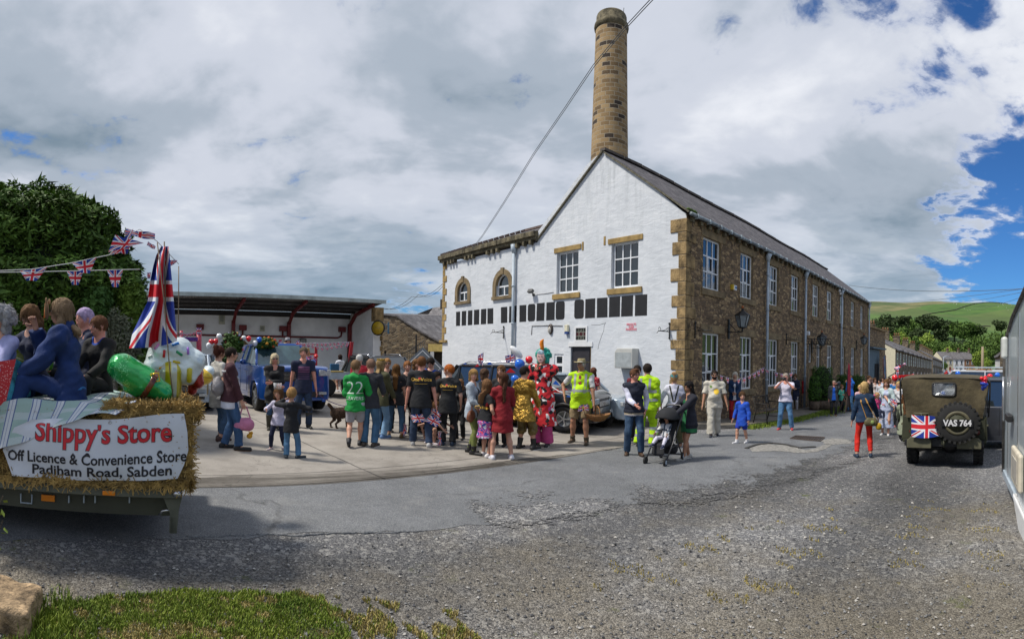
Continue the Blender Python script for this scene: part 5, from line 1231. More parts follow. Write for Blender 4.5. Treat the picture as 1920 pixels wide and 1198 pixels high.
 for i in(0,1):
  d=wr[i]-el[i];d/=np.linalg.norm(d)+1e-9;side=1 if i else-1
  hn=g('palmL' if i==0 else 'palmR');pn=V3(*(hn if hn else(-side,0,0)));pn=pn-d*pn.dot(d);pn/=np.linalg.norm(pn)+1e-9
  ac=np.cross(d,pn)*1.0
  if ac[1]<0 and not hn:ac=-ac
  pc=wr[i]+d*H*.055;A.cap(wr[i],pc,H*.016,H*.021,.012,ac,.5)
  curl=hands[i]if isinstance(hands,(tuple,list))else hands
  for q,(off,L)in enumerate(((.75,.040),(.26,.045),(-.24,.042),(-.72,.033))):
   b0=pc+ac*H*.0195*off;bend=.35+1.15*curl;P=[b0-d*H*.008];dd=d.copy();
   for s_ in range(3):
    a_=bend*(.55+.4*s_)*.75;dd2=d*math.cos(a_*(s_+1)*.62)+pn*math.sin(a_*(s_+1)*.62);P.append(P[-1]+dd2*H*L*(.46,.32,.26)[s_]+(d*H*.008 if s_==0 else 0))
   fing.append((P,[H*.0058,H*.0056,H*.005,H*.0038]))
  b0=wr[i]+d*H*.022+ac*H*.016;td=d*.62+ac*.7+pn*(.25+.5*curl);td/=np.linalg.norm(td);fing.append(([b0,b0+td*H*.020,b0+td*H*.036+d*H*.008+pn*H*.006*curl],[H*.0075,H*.0065,H*.0045]))
 A.ell(hw_((0,-.04,.10)),V3(.365,.44,.40)*hh,.01,Mh);A.ell(hw_((0,.09,-.13)),V3(.285,.31,.34)*hh,.09*hh,Mh);A.ell(hw_((0,.20,-.36)),V3(.13,.12,.10)*hh,.10*hh,Mh)
 if g('detail',1):
  A.cap(hw_((0,.385,.06)),hw_((0,.475,-.10)),.028*hh,.055*hh,.04*hh);A.ell(hw_((0,.375,-.245)),V3(.11,.055,.05)*hh,.03*hh,Mh)
  for s_ in(-1,1):
   A.ell(hw_((.15*s_,.40,.03)),V3(.075,.05,.05)*hh,.03*hh,Mh,sub=True);A.ell(hw_((.15*s_,.345,.10)),V3(.10,.06,.035)*hh,.03*hh,Mh);A.ell(hw_((.365*s_,-.02,-.03)),V3(.045,.085,.13)*hh,.02*hh,Mh);A.ell(hw_((.20*s_,.26,-.12)),V3(.09,.09,.09)*hh,.06*hh,Mh)
 V,Q=A.mesh();ex=[]
 for P,rs_ in fing:
  mb=MB();mb.tube([tuple(p)for p in P],rs_,6);ex.append(([tuple(v)for v in mb.v],mb.f,0))
 if g('detail',1):
  for s_ in(-1,1):
   for(c,r,k)in(((.145*s_,.365,.035),(.050,.030,.026),3),((.145*s_,.392,.035),(.026,.016,.024),1)):v,f=uvball(hw_(c),V3(*r)*hh,8,6,Mh);ex.append((v,f,k))
  v,f=uvball(hw_((0,.405,-.245)),V3(.105,.028,.024 if not g('smile')else .034)*hh,8,6,Mh);ex.append((v,f,2))
 np_object('body',V,Q,[sk,m_eye,m_lip,m_eyew],t,ex)
 if g('detail',1)and hmcol(g):
  [MB().tube([tuple(hw_((.08*s_,.418,.135))),tuple(hw_((.16*s_,.405,.155))),tuple(hw_((.24*s_,.36,.125)))],hh*.014,5).build('eyebrow',hairm(tuple(q*.6 for q in hcol_(g))),t)for s_ in(-1,1)]
 hcol=g('hair',(.06,.035,.02))
 def garment(name,m,build,fold=.0035,fx=9,lo_=None,hi_=None,rs=1.0):
  B=Fld(lo if lo_ is None else lo_,hi if hi_ is None else hi_,res*rs);build(B)
  if fold:B.fold(fold*S,fx,seed)
  v,q=B.mesh()
  if len(v):return np_object(name,v,q,m,t)
 th_=lambda v:v*H
 def arm(B,i,e,upto,thick=1.0,k=.02):
  """sleeve: upto 0..1 upper arm, 1..2 to the wrist"""
  u1=min(upto,1);p=sh[i]+(el[i]-sh[i])*u1
  B.ell(sh[i],[H*.029*(.5+.5*fat)*thick+e]*3,.03*S)
  B.cap(sh[i],p,H*.031*(.5+.5*fat)*thick+e,H*(.0285 if u1<1 else .0265)*thick+e,.035*S,cut1=.0 if upto<1 else None)
  if upto>1:p=el[i]+(wr[i]-el[i])*(upto-1);B.cap(el[i],p,H*.0265*thick+e,H*.019*thick+e,.02,cut1=0.0)
 def trunk_(B,e,hem,open_=0):
  """torso from neck to hem (fraction of torso above the pelvis; negative hangs below)"""
  hz=pel+lean*torso*hem if hem>=0 else pel+V3(0,0,torso*hem)
  if hem<.05:
   for i in(0,1):B.cap(V3(hips[i][0],hips[i][1],hz[2]),hips[i]+V3(0,0,H*.05),r_th*1.13+e*.8+.008*S,r_th*1.0+e*.8,.05*S,cut0=0.)
  if hem<.25:
   B.cap(hz,waist-lean*torso*.12,H*.103*(.4+.6*fat)+e*1.1,H*.082*fat+e,.03*S,lat,.80,cut0=0.);B.cap(hz,waist,H*.080*fat*(1.03 if fem else 1)+e*1.15,H*.067*fat*(.95 if fem else 1)+e,.03*S,lat,.78,cut0=0.)
  else:B.cap(hz,waist+lean*.02,H*.068*fat+e,H*.068*fat+e,.03,lat,.74,cut0=0.)
  B.cap(waist,chest,H*.069*fat*(.93 if fem else 1)+e,H*.085*(.55+.45*fat)+e,.04*S,lat,.70)
  B.cap(chest,shz-lean*H*.008,H*.088*(.55+.45*fat)+e,H*.072+e,.04*S,lat,.68);B.cap(sh[0],sh[1],H*.029+e,H*.029+e,.04*S)
  for i in(0,1):B.cap(neckb-lean*H*.004,sh[i]+(neckb-sh[i])*.25,H*.036+e,H*.028+e,.03*S)
  if g('belly'):B.ell(waist+fw*H*.032,V3(.089,.074*g('belly'),.092)*H+e,.05*S)
  if fem and ch<.6:
   for s_ in(-1,1):B.ell(chest+rt*s_*H*.036+fw*H*.048,V3(.034,.034,.036)*H+e*.4,.03*S)
 def neckhole(B,r=.042,dp=.0):B.cap(neckb-lean*H*(.012+dp)+fw*H*.012,neckb+lean*H*.06+fw*H*.01,H*r,H*(r+.012),.016,sub=True)
 def legs(B,e,upto,wide=1.0,flare=1.0):
  for i in(0,1):
   B.cap(hips[i],kn[i],r_th*1.04*wide+e,r_kn*1.12*wide+e,.03*S,cut1=None if upto>1 else-np.linalg.norm(kn[i]-hips[i])*(1-upto))
   if upto>1:
    p=kn[i]+(an[i]-kn[i])*(upto-1);cm=kn[i]+(an[i]-kn[i])*min(.32,upto-1)-V3(0,.006*H,0);B.cap(kn[i],cm,r_kn*1.08*wide+e,H*.0325*(.6+.4*fat)*wide+e,.02);B.cap(cm,cm+(p-cm)*.5,H*.032*(.6+.4*fat)*wide+e,H*.027*wide+e,.02);B.cap(kn[i],p,r_kn*1.12*wide+e,r_an*1.25*wide*flare+e,.02*S,cut1=0.)
  B.cap(pel-V3(0,0,.01*H),waist-lean*torso*.12,H*.072*fat*(1.06 if fem else 1)+e,H*.066*fat*(.96 if fem else 1)+e,.03*S,lat,.78,cut1=0.)
 for it in g('bottom',[]):
  kind,c=it[0],it[1];m=it[2]if len(it)>2 else cloth(c)
  if kind=='trousers':garment('trousers',m,lambda B:legs(B,.006*S,1.97,1.08,1.35),.003)
  elif kind=='wide':garment('trousers',m,lambda B:legs(B,.012*S,1.97,1.25,1.8),.003)
  elif kind=='slim':garment('leggings',m,lambda B:legs(B,.003,1.93,1.0,1.05),.0012)
  elif kind=='crop':garment('trousers',m,lambda B:legs(B,.004,1.82,1.0,1.1),.0015)
  elif kind=='shorts':garment('shorts',m,lambda B:legs(B,.014*S,.88,1.18),.003)
  elif kind=='knick':garment('breeches',m,lambda B:legs(B,.016*S,1.25,1.3,1.5),.006)
  elif kind=='skirt':
   L=it[3]if len(it)>3 else .2
   def bs(B):
    hz=pel-V3(0,0,H*L);B.cap(hz,waist-lean*torso*.1,H*(.11+.015*(L>.15)),H*.066*fat+.004,.02,lat,.8,cut0=0.,cut1=0.);B.cap(pel-V3(0,0,.04*H),waist,H*.108*(.4+.6*fat),H*.066*fat,.03,lat,.85,cut1=-.01)
   garment('skirt',m,bs,.004)
 sc_=g('shoes',(.03,.03,.035));sole=g('sole',(.6,.6,.6));bt=g('boot',0)
 if sc_ is not None:
  for i in(0,1):
   fd=V3(math.sin(fy[i]),math.cos(fy[i]),0);tilt=g('toeL' if i==0 else 'toeR',0)
   heel=ft[i]-fd*H*.030+V3(0,0,.020*H);toe=ft[i]+fd*H*.108+V3(0,0,(.018+tilt)*H)
   B=Fld(np.minimum(heel,toe)-.07*S,np.maximum(np.maximum(heel,toe),an[i]+(kn[i]-an[i])*max(bt,.1)+.02)+.09*S,res*.75);ls=np.cross(fd,V3(0,0,1))
   B.cap(heel,toe,.024*H,.021*H,.01,ls,.95);B.cap(heel+V3(0,0,.012*H),an[i]+V3(0,0,.004*H),.024*H,.023*H,.02)
   if bt:p=an[i]+(kn[i]-an[i])*bt;B.cap(an[i]-V3(0,0,.01),p,(.027+.006*(bt>.5))*H,(.030+.018*bt)*H,.02,cut1=0.)
   X,Y,Z=np.meshgrid(*B.ax,indexing='ij',sparse=True)
   if tilt==0:B.f=np.maximum(B.f,((ft[i][2]+.006)-Z)+0*X+0*Y).astype(np.float32)
   v,q=B.mesh();o_=np_object('boot' if bt else 'shoe',v,q,SHOE(sc_),t)
   if sole is not None and tilt==0:
    mb=MB();n_=10;ring=[ft[i]+fd*H*(.039+.088*math.cos(a))+ls*H*.030*math.sin(a)*(1-.12*math.cos(a))for a in[2*math.pi*k/n_ for k in range(n_)]]
    z0=ft[i][2];mb.prism([(p[0],p[1])for p in ring],lambda u,v_,d:(u,v_,d),z0,z0+.014*S);mb.build('sole',SHOE(sole),o_)
 for it in g('top',[]):
  kind,c=it[0],it[1];m=it[2]if len(it)>2 and it[2]else cloth(c);kw=it[3]if len(it)>3 else{}
  hem=kw.get('hem',-.20);e=kw.get('e',.008)*S;slv=kw.get('sleeve',{'tee':.55,'shirt':1.93,'jacket':1.96,'vest':0,'dress':.5,'strap':0}[kind]);thick=kw.get('thick',1.0)
  def bt_(B):
   trunk_(B,e,hem)
   if slv:
    for i in(0,1):arm(B,i,e*.9,slv,thick)
   neckhole(B,kw.get('neck',.040),kw.get('vneck',0))
   if kw.get('skirt'):
    L=kw['skirt'];B.cap(pel-V3(0,0,.05*H),waist,H*.110*(.4+.6*fat)+e,H*.068*fat+e,.03*S,lat,.85);B.cap(pel-V3(0,0,H*L),waist,H*kw.get('flare',.122),H*.068*fat+e,.03*S,lat,.85,cut0=0.)
   if kw.get('open'):B.cap(pel+fw*H*.13-V3(0,0,H*(kw.get('skirt',0)+.1)),neckb+fw*H*.10,H*kw['open'],H*kw['open']*.5,.01,rt,2.2,sub=True)
   if kind in('vest','strap'):
    for i in(0,1):s_=(-1,1)[i];B.cap(sh[i]+rt*s_*H*.022,sh[i]+rt*s_*H*.022-lean*H*.05,H*.034,H*.030,.01,sub=True)
   if kw.get('hood'):B.cap(neckb-fw*H*.045-lean*H*.015-rt*H*.03,neckb-fw*H*.045-lean*H*.015+rt*H*.03,H*.034,H*.034,.02)
  garment(kw.get('name',{'tee':'t_shirt','shirt':'shirt','jacket':'jacket','vest':'waistcoat','dress':'dress','strap':'dress'}[kind]),m,bt_,kw.get('fold',.0035))
 hk=g('hairstyle','short');hm=hairm(hcol)
 if hk!='bald':
  B=Fld(hc-V3(1,1,2.6)*hh,hc+V3(1,1,.95)*hh,res*.8)
  th0=.035 if hk=='crop' else .07
  B.ell(hw_((0,-.06,.13)),V3(.385+th0*.5,.455+th0*.5,.41+th0)*hh,0,Mh)
  B.ell(hw_((0,.50,-.20)),V3(.36,.42,.46)*hh,.02*hh,Mh,sub=True);B.cap(hw_((0,.05,-.75)),hw_((0,.02,-.36)),.42*hh,.40*hh,.02*hh,sub=True)
  for s_ in(-1,1):B.ell(hw_((.42*s_,.02,-.06)),V3(.10,.12,.16)*hh,.02*hh,Mh,sub=True)
  if hk in('bob','long','vlong','curly','wig','shag'):
   L={'shag':.72,'bob':.50,'long':1.15,'vlong':1.75,'curly':.55,'wig':.35}[hk];tk={'curly':1.25,'wig':1.5}.get(hk,1)
   for s_ in(-1,1):
    B.cap(hw_((.27*s_,-.08,.12)),hw_((.33*s_,-.06,-.40)),.13*hh*tk,.15*hh*tk,.06*hh)
    if L>.6:B.cap(hw_((.33*s_,-.06,-.40)),hw_((.33*s_,-.10,-.40))-lean*hh*(L-.45)+fw*hh*.22,.15*hh,.09*hh,.05*hh)
   B.cap(hw_((0,-.25,.1)),hw_((0,-.30,-.42)),.30*hh*tk,.28*hh,.06*hh,Mh@V3(1,0,0),.62)
   if L>.6:B.cap(hw_((0,-.30,-.42)),hc-lean*hh*.85-fw*hh*.60,.28*hh,.30*hh,.05*hh,Mh@V3(1,0,0),.45);B.cap(hc-lean*hh*.85-fw*hh*.60,hc-lean*hh*(L+.25)-fw*hh*.66,.30*hh,.20*hh,.05*hh,Mh@V3(1,0,0),.45)
   if hk in('wig','curly'):
    rg=random.Random(seed)
    for q in range(46 if hk=='wig' else 26):
     a,b_=rg.uniform(0,6.28),rg.uniform(-.3,1.3);v=V3(math.cos(a)*math.cos(b_),math.sin(a)*math.cos(b_),math.sin(b_))
     if v[1]>.45 and v[2]<.5:continue
     B.ell(hw_((0,-.08,.06))+Mh@v*hh*(.55 if hk=='wig' else .44),[hh*(.15 if hk=='wig' else .11)]*3,.03*hh)
  if hk=='pony':
   B.ell(hw_((0,-.50,.18)),V3(.11,.13,.11)*hh,.03*hh);B.cap(hw_((0,-.56,.12)),hc-lean*hh*g('pony',1.1)-fw*hh*.52,.12*hh,.07*hh,.04*hh)
  if hk=='bun':B.ell(hw_((0,-.34,.50)),V3(.22,.22,.20)*hh,.04*hh)
  if hk=='quiff':B.ell(hw_((0,.22,.50)),V3(.26,.22,.12)*hh,.06*hh,Mh)
  X,Y,Z=np.meshgrid(*B.ax,indexing='ij',sparse=True)
  am=hh*(.012 if hk in('short','crop','quiff')else .022);B.f+=(am*np.sin(X/hh*26+3*np.sin(Z/hh*3.5))*np.cos(Y/hh*21)+am*.5*np.sin(Z/hh*9+X/hh*17)).astype(np.float32)
  v,q=B.mesh()
  if len(v):
   rg_=np.random.default_rng(seed);ns=g('strands',2600 if res<.0125 else 650);k_=rg_.integers(0,len(v),ns);c_=v[k_];nr_=c_-hc;nr_[:,2]*=.35;nr_/=np.linalg.norm(nr_,axis=1)[:,None]+1e-9
   d_=np.array([0,0,-1.])+rg_.normal(size=(ns,3))*.22+fw*-.25;d_-=nr_*(d_*nr_).sum(1)[:,None]*.85;d_/=np.linalg.norm(d_,axis=1)[:,None];s_=np.cross(d_,nr_);s_/=np.linalg.norm(s_,axis=1)[:,None]+1e-9
   if hk in('wig','curly'):d_=rg_.normal(size=(ns,3));d_/=np.linalg.norm(d_,axis=1)[:,None]
   L_=hh*(.10 if hk in('crop','short','quiff','wig','curly')else .24)*(.5+rg_.random(ns))[:,None];w2=hh*.012;o2=nr_*hh*.012
   q4=np.stack([c_+o2*.4-s_*w2,c_+o2*.4+s_*w2,c_+d_*L_+o2*1.6+s_*w2*.3,c_+d_*L_+o2*1.6-s_*w2*.3],1).reshape(-1,3)
   np_object('hair',v,q,[hm],t,[(q4,[tuple(range(4*i,4*i+4))for i in range(ns)],0)])
 if g('beard'):
  B=Fld(hc-V3(1,1,1)*hh*.9,hc+V3(1,1,.6)*hh*.9,res*.7);B.ell(hw_((0,.12,-.26)),V3(.30,.30,.28)*hh,.02,Mh);B.ell(hw_((0,.44,-.02)),V3(.34,.25,.20)*hh,.02*hh,Mh,sub=True);v,q=B.mesh()
  if len(v):np_object('beard',v,q,hm,t)
 def head_mb(mb,name,m):
  mb.v=[tuple(hw_(np.array(v)))for v in mb.v];return mb.build(name,m,t)
 if g('glasses'):
  mb=MB()
  for s_ in(-1,1):
   if g('glasses')=='sun':mb.ball((.155*s_,.425,.045),(.125,.03,.075),10,6)
   else:mb.tube([(.155*s_+.10*math.cos(a),.435,.045+.07*math.sin(a))for a in[k*.7 for k in range(9)]],.014,5,closed=True)
   mb.tube([(.27*s_,.41,.06),(.385*s_,.05,.03)],.016,5)
  mb.tube([(-.05,.45,.06),(.05,.45,.06)],.014,5);head_mb(mb,'sunglasses' if g('glasses')=='sun' else 'glasses',m_shade)
 hat=g('hat')
 if hat:
  mb=MB();hm_=cloth(hat[1],'hat');k=hat[0]
  if k=='crown':
   n=20;vs=[];
   for i in range(n):
    a=2*math.pi*i/n;z1=.62 if i%2 else .50;vs+=[(.34*math.cos(a),-.05+.40*math.sin(a),.33),(.38*math.cos(a),-.05+.44*math.sin(a),z1)]
   mb.mesh(vs,[(2*i,2*((i+1)%n),2*((i+1)%n)+1,2*i+1)for i in range(n)]);hm_=m_gold
  elif k=='brim':mb.lathe([(.72,.25),(.70,.22),(.40,.20),(.38,.25),(.37,.50),(.30,.60),(.12,.57),(0,.58)],(0,-.04,0),24);mb.v=[(x*(1.0),y*1.08,z+.16*(max(0,abs(x)-.38))**1.0*1.1)for x,y,z in mb.v]
  elif k=='cap':mb.ball((0,-.05,.20),(.42,.48,.40),18,10);mb.ball((0,.48,.22),(.28,.28,.03),14,5)
  elif k=='bucket':mb.lathe([(.56,.10),(.43,.28),(.40,.52),(.30,.62),(0,.63)],(0,-.04,0),20)
  elif k=='scarf':mb.ball((0,-.08,.16),(.43,.49,.42),18,10);mb.ball((.0,.25,.55),(.16,.12,.10),8,6);mb.ball((.12,.22,.62),(.10,.06,.08),8,6)
  elif k=='tiara':
   for i in range(7):a=R(-60+20*i);mb.tube([(.36*math.sin(a),.10+.25*math.cos(a),.38),(.42*math.sin(a),.12+.28*math.cos(a),.95)],.03,5)
   hm_=m_white
  head_mb(mb,{'crown':'crown','brim':'hat','cap':'cap','bucket':'hat','scarf':'headscarf','tiara':'tiara'}[k],hm_)
 J=dict(t=t,sh=sh,el=el,wr=wr,kn=kn,an=an,hc=hc,hh=hh,H=H,pel=pel,waist=waist,chest=chest,neckb=neckb,rt=rt,fw=fw,lean=lean,hw=hw_,ft=ft,torso=torso,fat=fat,S=S)
 return J
hcol_=lambda g:g('hair',(.06,.035,.02))
hmcol=lambda g:g('glasses')!='sun'
def at_px(px,fy_,top,**k):
 """ground point of a reading of feet row fy_ and head-top row: (point, height)"""
 g_=gnd(px,fy_);d=math.hypot(g_.x,g_.y);return g_,at(px,top,d).z-g_.z
# === flags, bunting, balloons
m_flag=flag_mat()
m_stick=mat('pale_stick',(.55,.50,.42),.7,var=.1);m_string=mat('white_string',(.6,.6,.6),.8,var=0)
def cloth_grid(fn,nu,nv,uv=lambda u,v:(u,v)):
 vs=[fn(i/nu,j/nv)for j in range(nv+1)for i in range(nu+1)];fs=[];uvs=[]
 for j in range(nv):
  for i in range(nu):
   a=j*(nu+1)+i;fs.append((a,a+1,a+nu+2,a+nu+1));uvs.append([uv(i/nu,j/nv),uv((i+1)/nu,j/nv),uv((i+1)/nu,(j+1)/nv),uv(i/nu,(j+1)/nv)])
 mb=MB();mb.mesh(vs,fs,0,True,uvs);return mb
def waved(o,x,y,amp,n=2.2,ph=0):
 o,x,y=Vector(o),Vector(x),Vector(y);nr=x.cross(y).normalized()
 return lambda u,v:o+x*u+y*v+nr*amp*math.sin(u*n*math.pi+v*1.3+ph)
def union_flag(name,label,o,x,y,amp=.02,n=2.2,pole=None,group=None,ph=0,M=m_flag,res=(12,6)):
 """o = lower hoist corner, x along the fly, y along the hoist; pole: (a, b, r)"""
 o=Vector(o);t=empty(name,o,0,label,'flag',group)
 cloth_grid(waved((0,0,0),x,y,amp,n,ph),*res).build('cloth',M,t)
 if pole:
  a,b,r=pole;mb=MB();mb.tube([Vector(a)-o,Vector(b)-o],r,6);mb.build('stick',m_stick,t)
 return t
def px_flag(label,quad,D,group='small union flags',stick=None,amp=.015,ph=0,r=.006):
 """quad: lower-hoist, lower-fly, upper-fly, upper-hoist readings (px, py)"""
 if not isinstance(D,(list,tuple)):D=[D]*4
 P=[at(*q,d)for q,d in zip(quad,D)];o=P[0];t=empty('union_flag',o,0,label,'flag',group)
 nr=(P[1]-P[0]).cross(P[3]-P[0]).normalized()
 def fn(u,v):q=P[0].lerp(P[1],u).lerp(P[3].lerp(P[2],u),v);return q-o+nr*amp*math.sin(u*2.4*math.pi+v*2+ph)
 cloth_grid(fn,12,6).build('cloth',m_flag,t)
 if stick:
  mb=MB();mb.tube([at(*stick[0],D[0])-o,at(*stick[1],D[0])-o],r,6);mb.build('stick',m_stick,t)
 return t
def bunting(label,pts,pen,group=None,size=None,D0=None,string=.004):
 """pts: string readings (px, py, D); pen: list of pennants (t along string in px, width px, height px, tilt)"""
 P=[at(*p)for p in pts];o=P[0];t=empty('bunting',o,0,label,'bunting',group)
 mb=MB();mb.tube([p-o for p in P],string,5);mb.build('string',m_string,t)
 for k,(px,w_,h_,tl)in enumerate(pen):
  for a,b in zip(pts[:-1],pts[1:]):
   lo_,hi_=min(a[0],b[0]),max(a[0],b[0])
   if lo_<=px<=hi_:
    s=(px-a[0])/(b[0]-a[0]+1e-9);py=a[1]+(b[1]-a[1])*s;D=a[2]+(b[2]-a[2])*s;break
  else:continue
  sl_=(b[1]-a[1])/(b[0]-a[0]+1e-9)
  A_=at(px-w_/2,py-sl_*w_/2,D)-o;B_=at(px+w_/2,py+sl_*w_/2,D)-o;C_=at(px+tl+w_*.18,py+h_,D)-o;E_=at(px+tl-w_*.18,py+h_,D)-o
  nr=(B_-A_).cross(Vector((0,0,1))).normalized();am=(B_-A_).length*.10
  fn=lambda u,v:(E_.lerp(C_,u)).lerp(A_.lerp(B_,u),v)+nr*am*math.sin(u*4+v*3+k)
  cloth_grid(fn,6,4,lambda u,v:(.5+(u-.5)*(.36+.64*v),v)).build('pennant',m_flag,t)
 return t
BM={'red':mat('red_balloon',(.70,.012,.02),.18,var=0,coat=.5),'white':mat('white_balloon',(.78,.79,.80),.2,var=0,coat=.5),'blue':mat('blue_balloon',(.01,.13,.62),.18,var=0,coat=.5)}
BMAT={'navy':mat('navy_balloon',(.01,.04,.35),.2,var=0,coat=.5)}
BM.update(BMAT)
def balloon(c,px,py,D,rpx,label,group,sx=1.0,rot=0,knot=True):
 p=at(px,py,D);r=rpx/990*D;t=empty('balloon',p,0,label,'balloon',group)
 mb=MB();M=Matrix.Rotation(rot,3,(math.sin(math.atan2(p.x,p.y)),math.cos(math.atan2(p.x,p.y)),0))
 mb.ball((0,0,0),(r*sx,r,r*1.08),18,12,M=M,squash=lambda q:Vector((q.x*(1+.18*q.z/r/1.08 if sx==1 else 1),q.y,q.z)))
 mb.build('skin',BM[c],t)
 if knot:mb=MB();mb.lathe([(.004,0),(r*.13,-r*.14),(0,-r*.12)],(0,0,-r*1.07),8);mb.build('knot',BM[c],t)
 return t
# === vehicles
m_tyre=mat('tyre_rubber',(.018,.018,.018),.9,var=.2,bump=.4,bscale=40);m_rim=mat('alloy_rim',(.42,.43,.44),.35,metal=.7,var=.05);m_dark=mat('dark_plastic',(.015,.015,.017),.5,var=.05)
m_cglass=mat('car_glass',(.018,.024,.028),.04,var=0,spec=1.0,coat=1.0);m_lamp=mat('headlamp_glass',(.45,.48,.5),.1,var=.2,scale=20,coat=1);m_tail=mat('tail_lamp',(.35,.01,.01),.2,var=0);m_chrome=mat('chrome',(.6,.6,.62),.15,metal=.9,var=0)
m_platew=mat('white_number_plate',(.7,.7,.68),.5,var=0);m_platet=mat('black_plate_ink',(.01,.01,.012),.6,var=0);m_amber=mat('amber_reflector',(.75,.22,.01),.3,var=.05)
def paint(name,c,metal=.35):return mat(name,c,.28,metal=metal,var=.02,coat=1.0)
def wheel(parent,c,r,w_,rimm=None,side=1,knob=False):
 """wheel with its axle along local x"""
 mb=MB();mb.lathe([(r*.62,-w_/2),(r*.93,-w_/2),(r,-w_*.36),(r,w_*.36),(r*.93,w_/2),(r*.62,w_/2),(r*.60,0)],c,28,axis='X');
 if knob:
  for k in range(26):
   a=k*2*math.pi/26
   for s in(-1,1):mb.box(Vector(c)+Vector((s*w_*.3,r*math.cos(a),r*math.sin(a))),(w_*.38,r*.13,r*.12),0,Matrix.Rotation(a,3,'X'))
 o=mb.build('wheel',m_tyre,parent)
 mb=MB();s=side;mb.lathe([(r*.62,w_*.36*s),(r*.56,w_*.42*s),(r*.50,w_*.2*s),(0,w_*.16*s)],c,24,axis='X')
 for k in range(5):
  a=k*2*math.pi/5;mb.bar(Vector(c)+Vector((w_*.36*s,0,0)),Vector(c)+Vector((w_*.40*s,r*.56*math.cos(a),r*.56*math.sin(a))),r*.16,.03)
 mb.lathe([(r*.12,w_*.30*s),(r*.10,w_*.44*s),(0,w_*.45*s)],c,12,axis='X');mb.build('rim',rimm or m_rim,o);return o
def car(name,label,px,py,D,head,L,W,Hh,col,cat='car',belt=.58,bon=.60,wb=.30,wt=.44,rt=.90,rb=.99,gc=.22,wr=.34,bed=None,plate=None,rails=False,cladding=False,nose_h=.42,mirrors=True,front='suv',z=None,tail=False,group=None):
 """front of the car at +y; fractions of length measured from the front"""
 p=at(px,py,D);t=empty(name,(p.x,p.y,gz(p.x,p.y)if z is None else z),-R(head),label,cat,group)
 pm=paint(name+'_paint_%d_%d_%d'%tuple(int(q*250)for q in col),col)
 yf=L/2;Y=lambda f:yf-f*L;zb=Hh*belt;zh=Hh*bon*.93;hw_=W/2;w1=.17;w2=.80
 y1,y2=Y(w1),Y(w2)
 st=[0,.012,.05,w1-.095,w1-.055,w1,w1+.055,w1+.095,.42,.55,w2-.095,w2-.055,w2,w2+.055,w2+.095,.97,1.0]
 def arch(f):
  for w_ in(w1,w2):
   d=abs(f-w_)*L
   if d<wr*1.18:return gc+math.sqrt(max(0,(wr*1.18)**2-d*d))*1.12
  return gc
 rows=[]
 for f in st:
  k=1-.16*max(0,1-f/.06)**2-.10*max(0,(f-.94)/.06)**2
  nose=max(0,1-f/.05);tz=zh-(zh-Hh*nose_h*1.12)*nose**2 if f<wb else zb
  if f<wb:tz=min(tz,zh+(zb-zh)*(f/wb))
  if f>.96:tz=zb*(.98 if bed is None else 1)
  if bed is not None and f>bed:tz=zb*1.02
  zl=max(arch(f),gc);zl=min(zl,tz-.12);w_=hw_*k;mid=min(max(zl+.05,Hh*.30),tz-.06)
  rows.append([(0,zl),(w_*.86,zl),(w_*.985,zl+.03),(w_,max(mid,zl+.04)),(w_*.99,max(Hh*.42,zl+.06)if tz>Hh*.45 else tz-.05),(w_*.95,tz-.03),(w_*.86,tz),(w_*.45,tz+.02*(f<wb)),(0,tz+.03*(f<wb))])
 vs=[];n=len(rows[0])
 for f,r_ in zip(st,rows):
  for s in(1,-1):vs+=[(s*x,Y(f),z_)for x,z_ in r_]
 fs=[]
 for i in range(len(st)-1):
  for s in(0,1):
   for j in range(n-1):
    a=i*2*n+s*n+j;b=a+2*n;q=(a,a+1,b+1,b);fs.append(q if s else q[::-1])
 for i in(0,len(st)-1):
  a=i*2*n;q=tuple(range(a,a+n))+tuple(range(a+2*n-1,a+n-1,-1));fs.append(q if i else q[::-1])
 mb=MB();mb.mesh(vs,fs);body=mb.build('body',pm,t,weld=True)
 md=body.modifiers.new('b','BEVEL');md.width=.025;md.segments=2;md.limit_method='ANGLE';md.angle_limit=R(50);md=body.modifiers.new('s','SUBSURF');md.levels=md.render_levels=1
 re_=bed if bed is not None else rb;hb=hw_*.93;ht=hw_*.74
 base=[(hb*.86,Y(wb)),(hb,Y(wb+.08)),(hb,Y(re_-.06)),(hb*.9,Y(re_))];top=[(ht*.92,Y(wt)),(ht,Y(wt+.04)),(ht,Y(min(rt,re_-.03)-.04)),(ht*.92,Y(min(rt,re_-.03)))]
 zt=Hh*.965;mb=MB();T=[(x,y,zt)for x,y in top]+[(-x,y,zt)for x,y in top[::-1]]
 mb.face([(x*.98,y,z_)for x,y,z_ in T][::-1]);cr=[(x*.75,y+(.06 if i in(0,7)else-.06 if i in(3,4)else 0)*-1,Hh)for i,(x,y,z_)in enumerate(T)]
 mb.face(cr[::-1]);
 for i in range(8):j=(i+1)%8;mb.face([T[i],T[j],cr[j],cr[i]])
 for s in(1,-1):
  for(a,b,w_)in((base[0],top[0],.07),(base[3],top[3],.09)):mb.bar((s*a[0],a[1],zb-.02),(s*b[0],b[1],zt+.01),w_,.07)
  for f in((wb+re_)/2+.0,(wb+.26*(re_-wb)*3.2 if bed is None else .9)):
   if f<re_-.08:
    k=(f-wb)/(re_-wb);yb=Y(f);mb.bar((s*hb*1.0,yb,zb-.02),(s*ht*1.01,yb,zt+.01),.06,.05)
  mb.bar((s*ht,top[1][1],zt),(s*ht,top[2][1],zt),.06,.06)
 ro=mb.build('roof',pm,t,weld=True,bevel=.015)
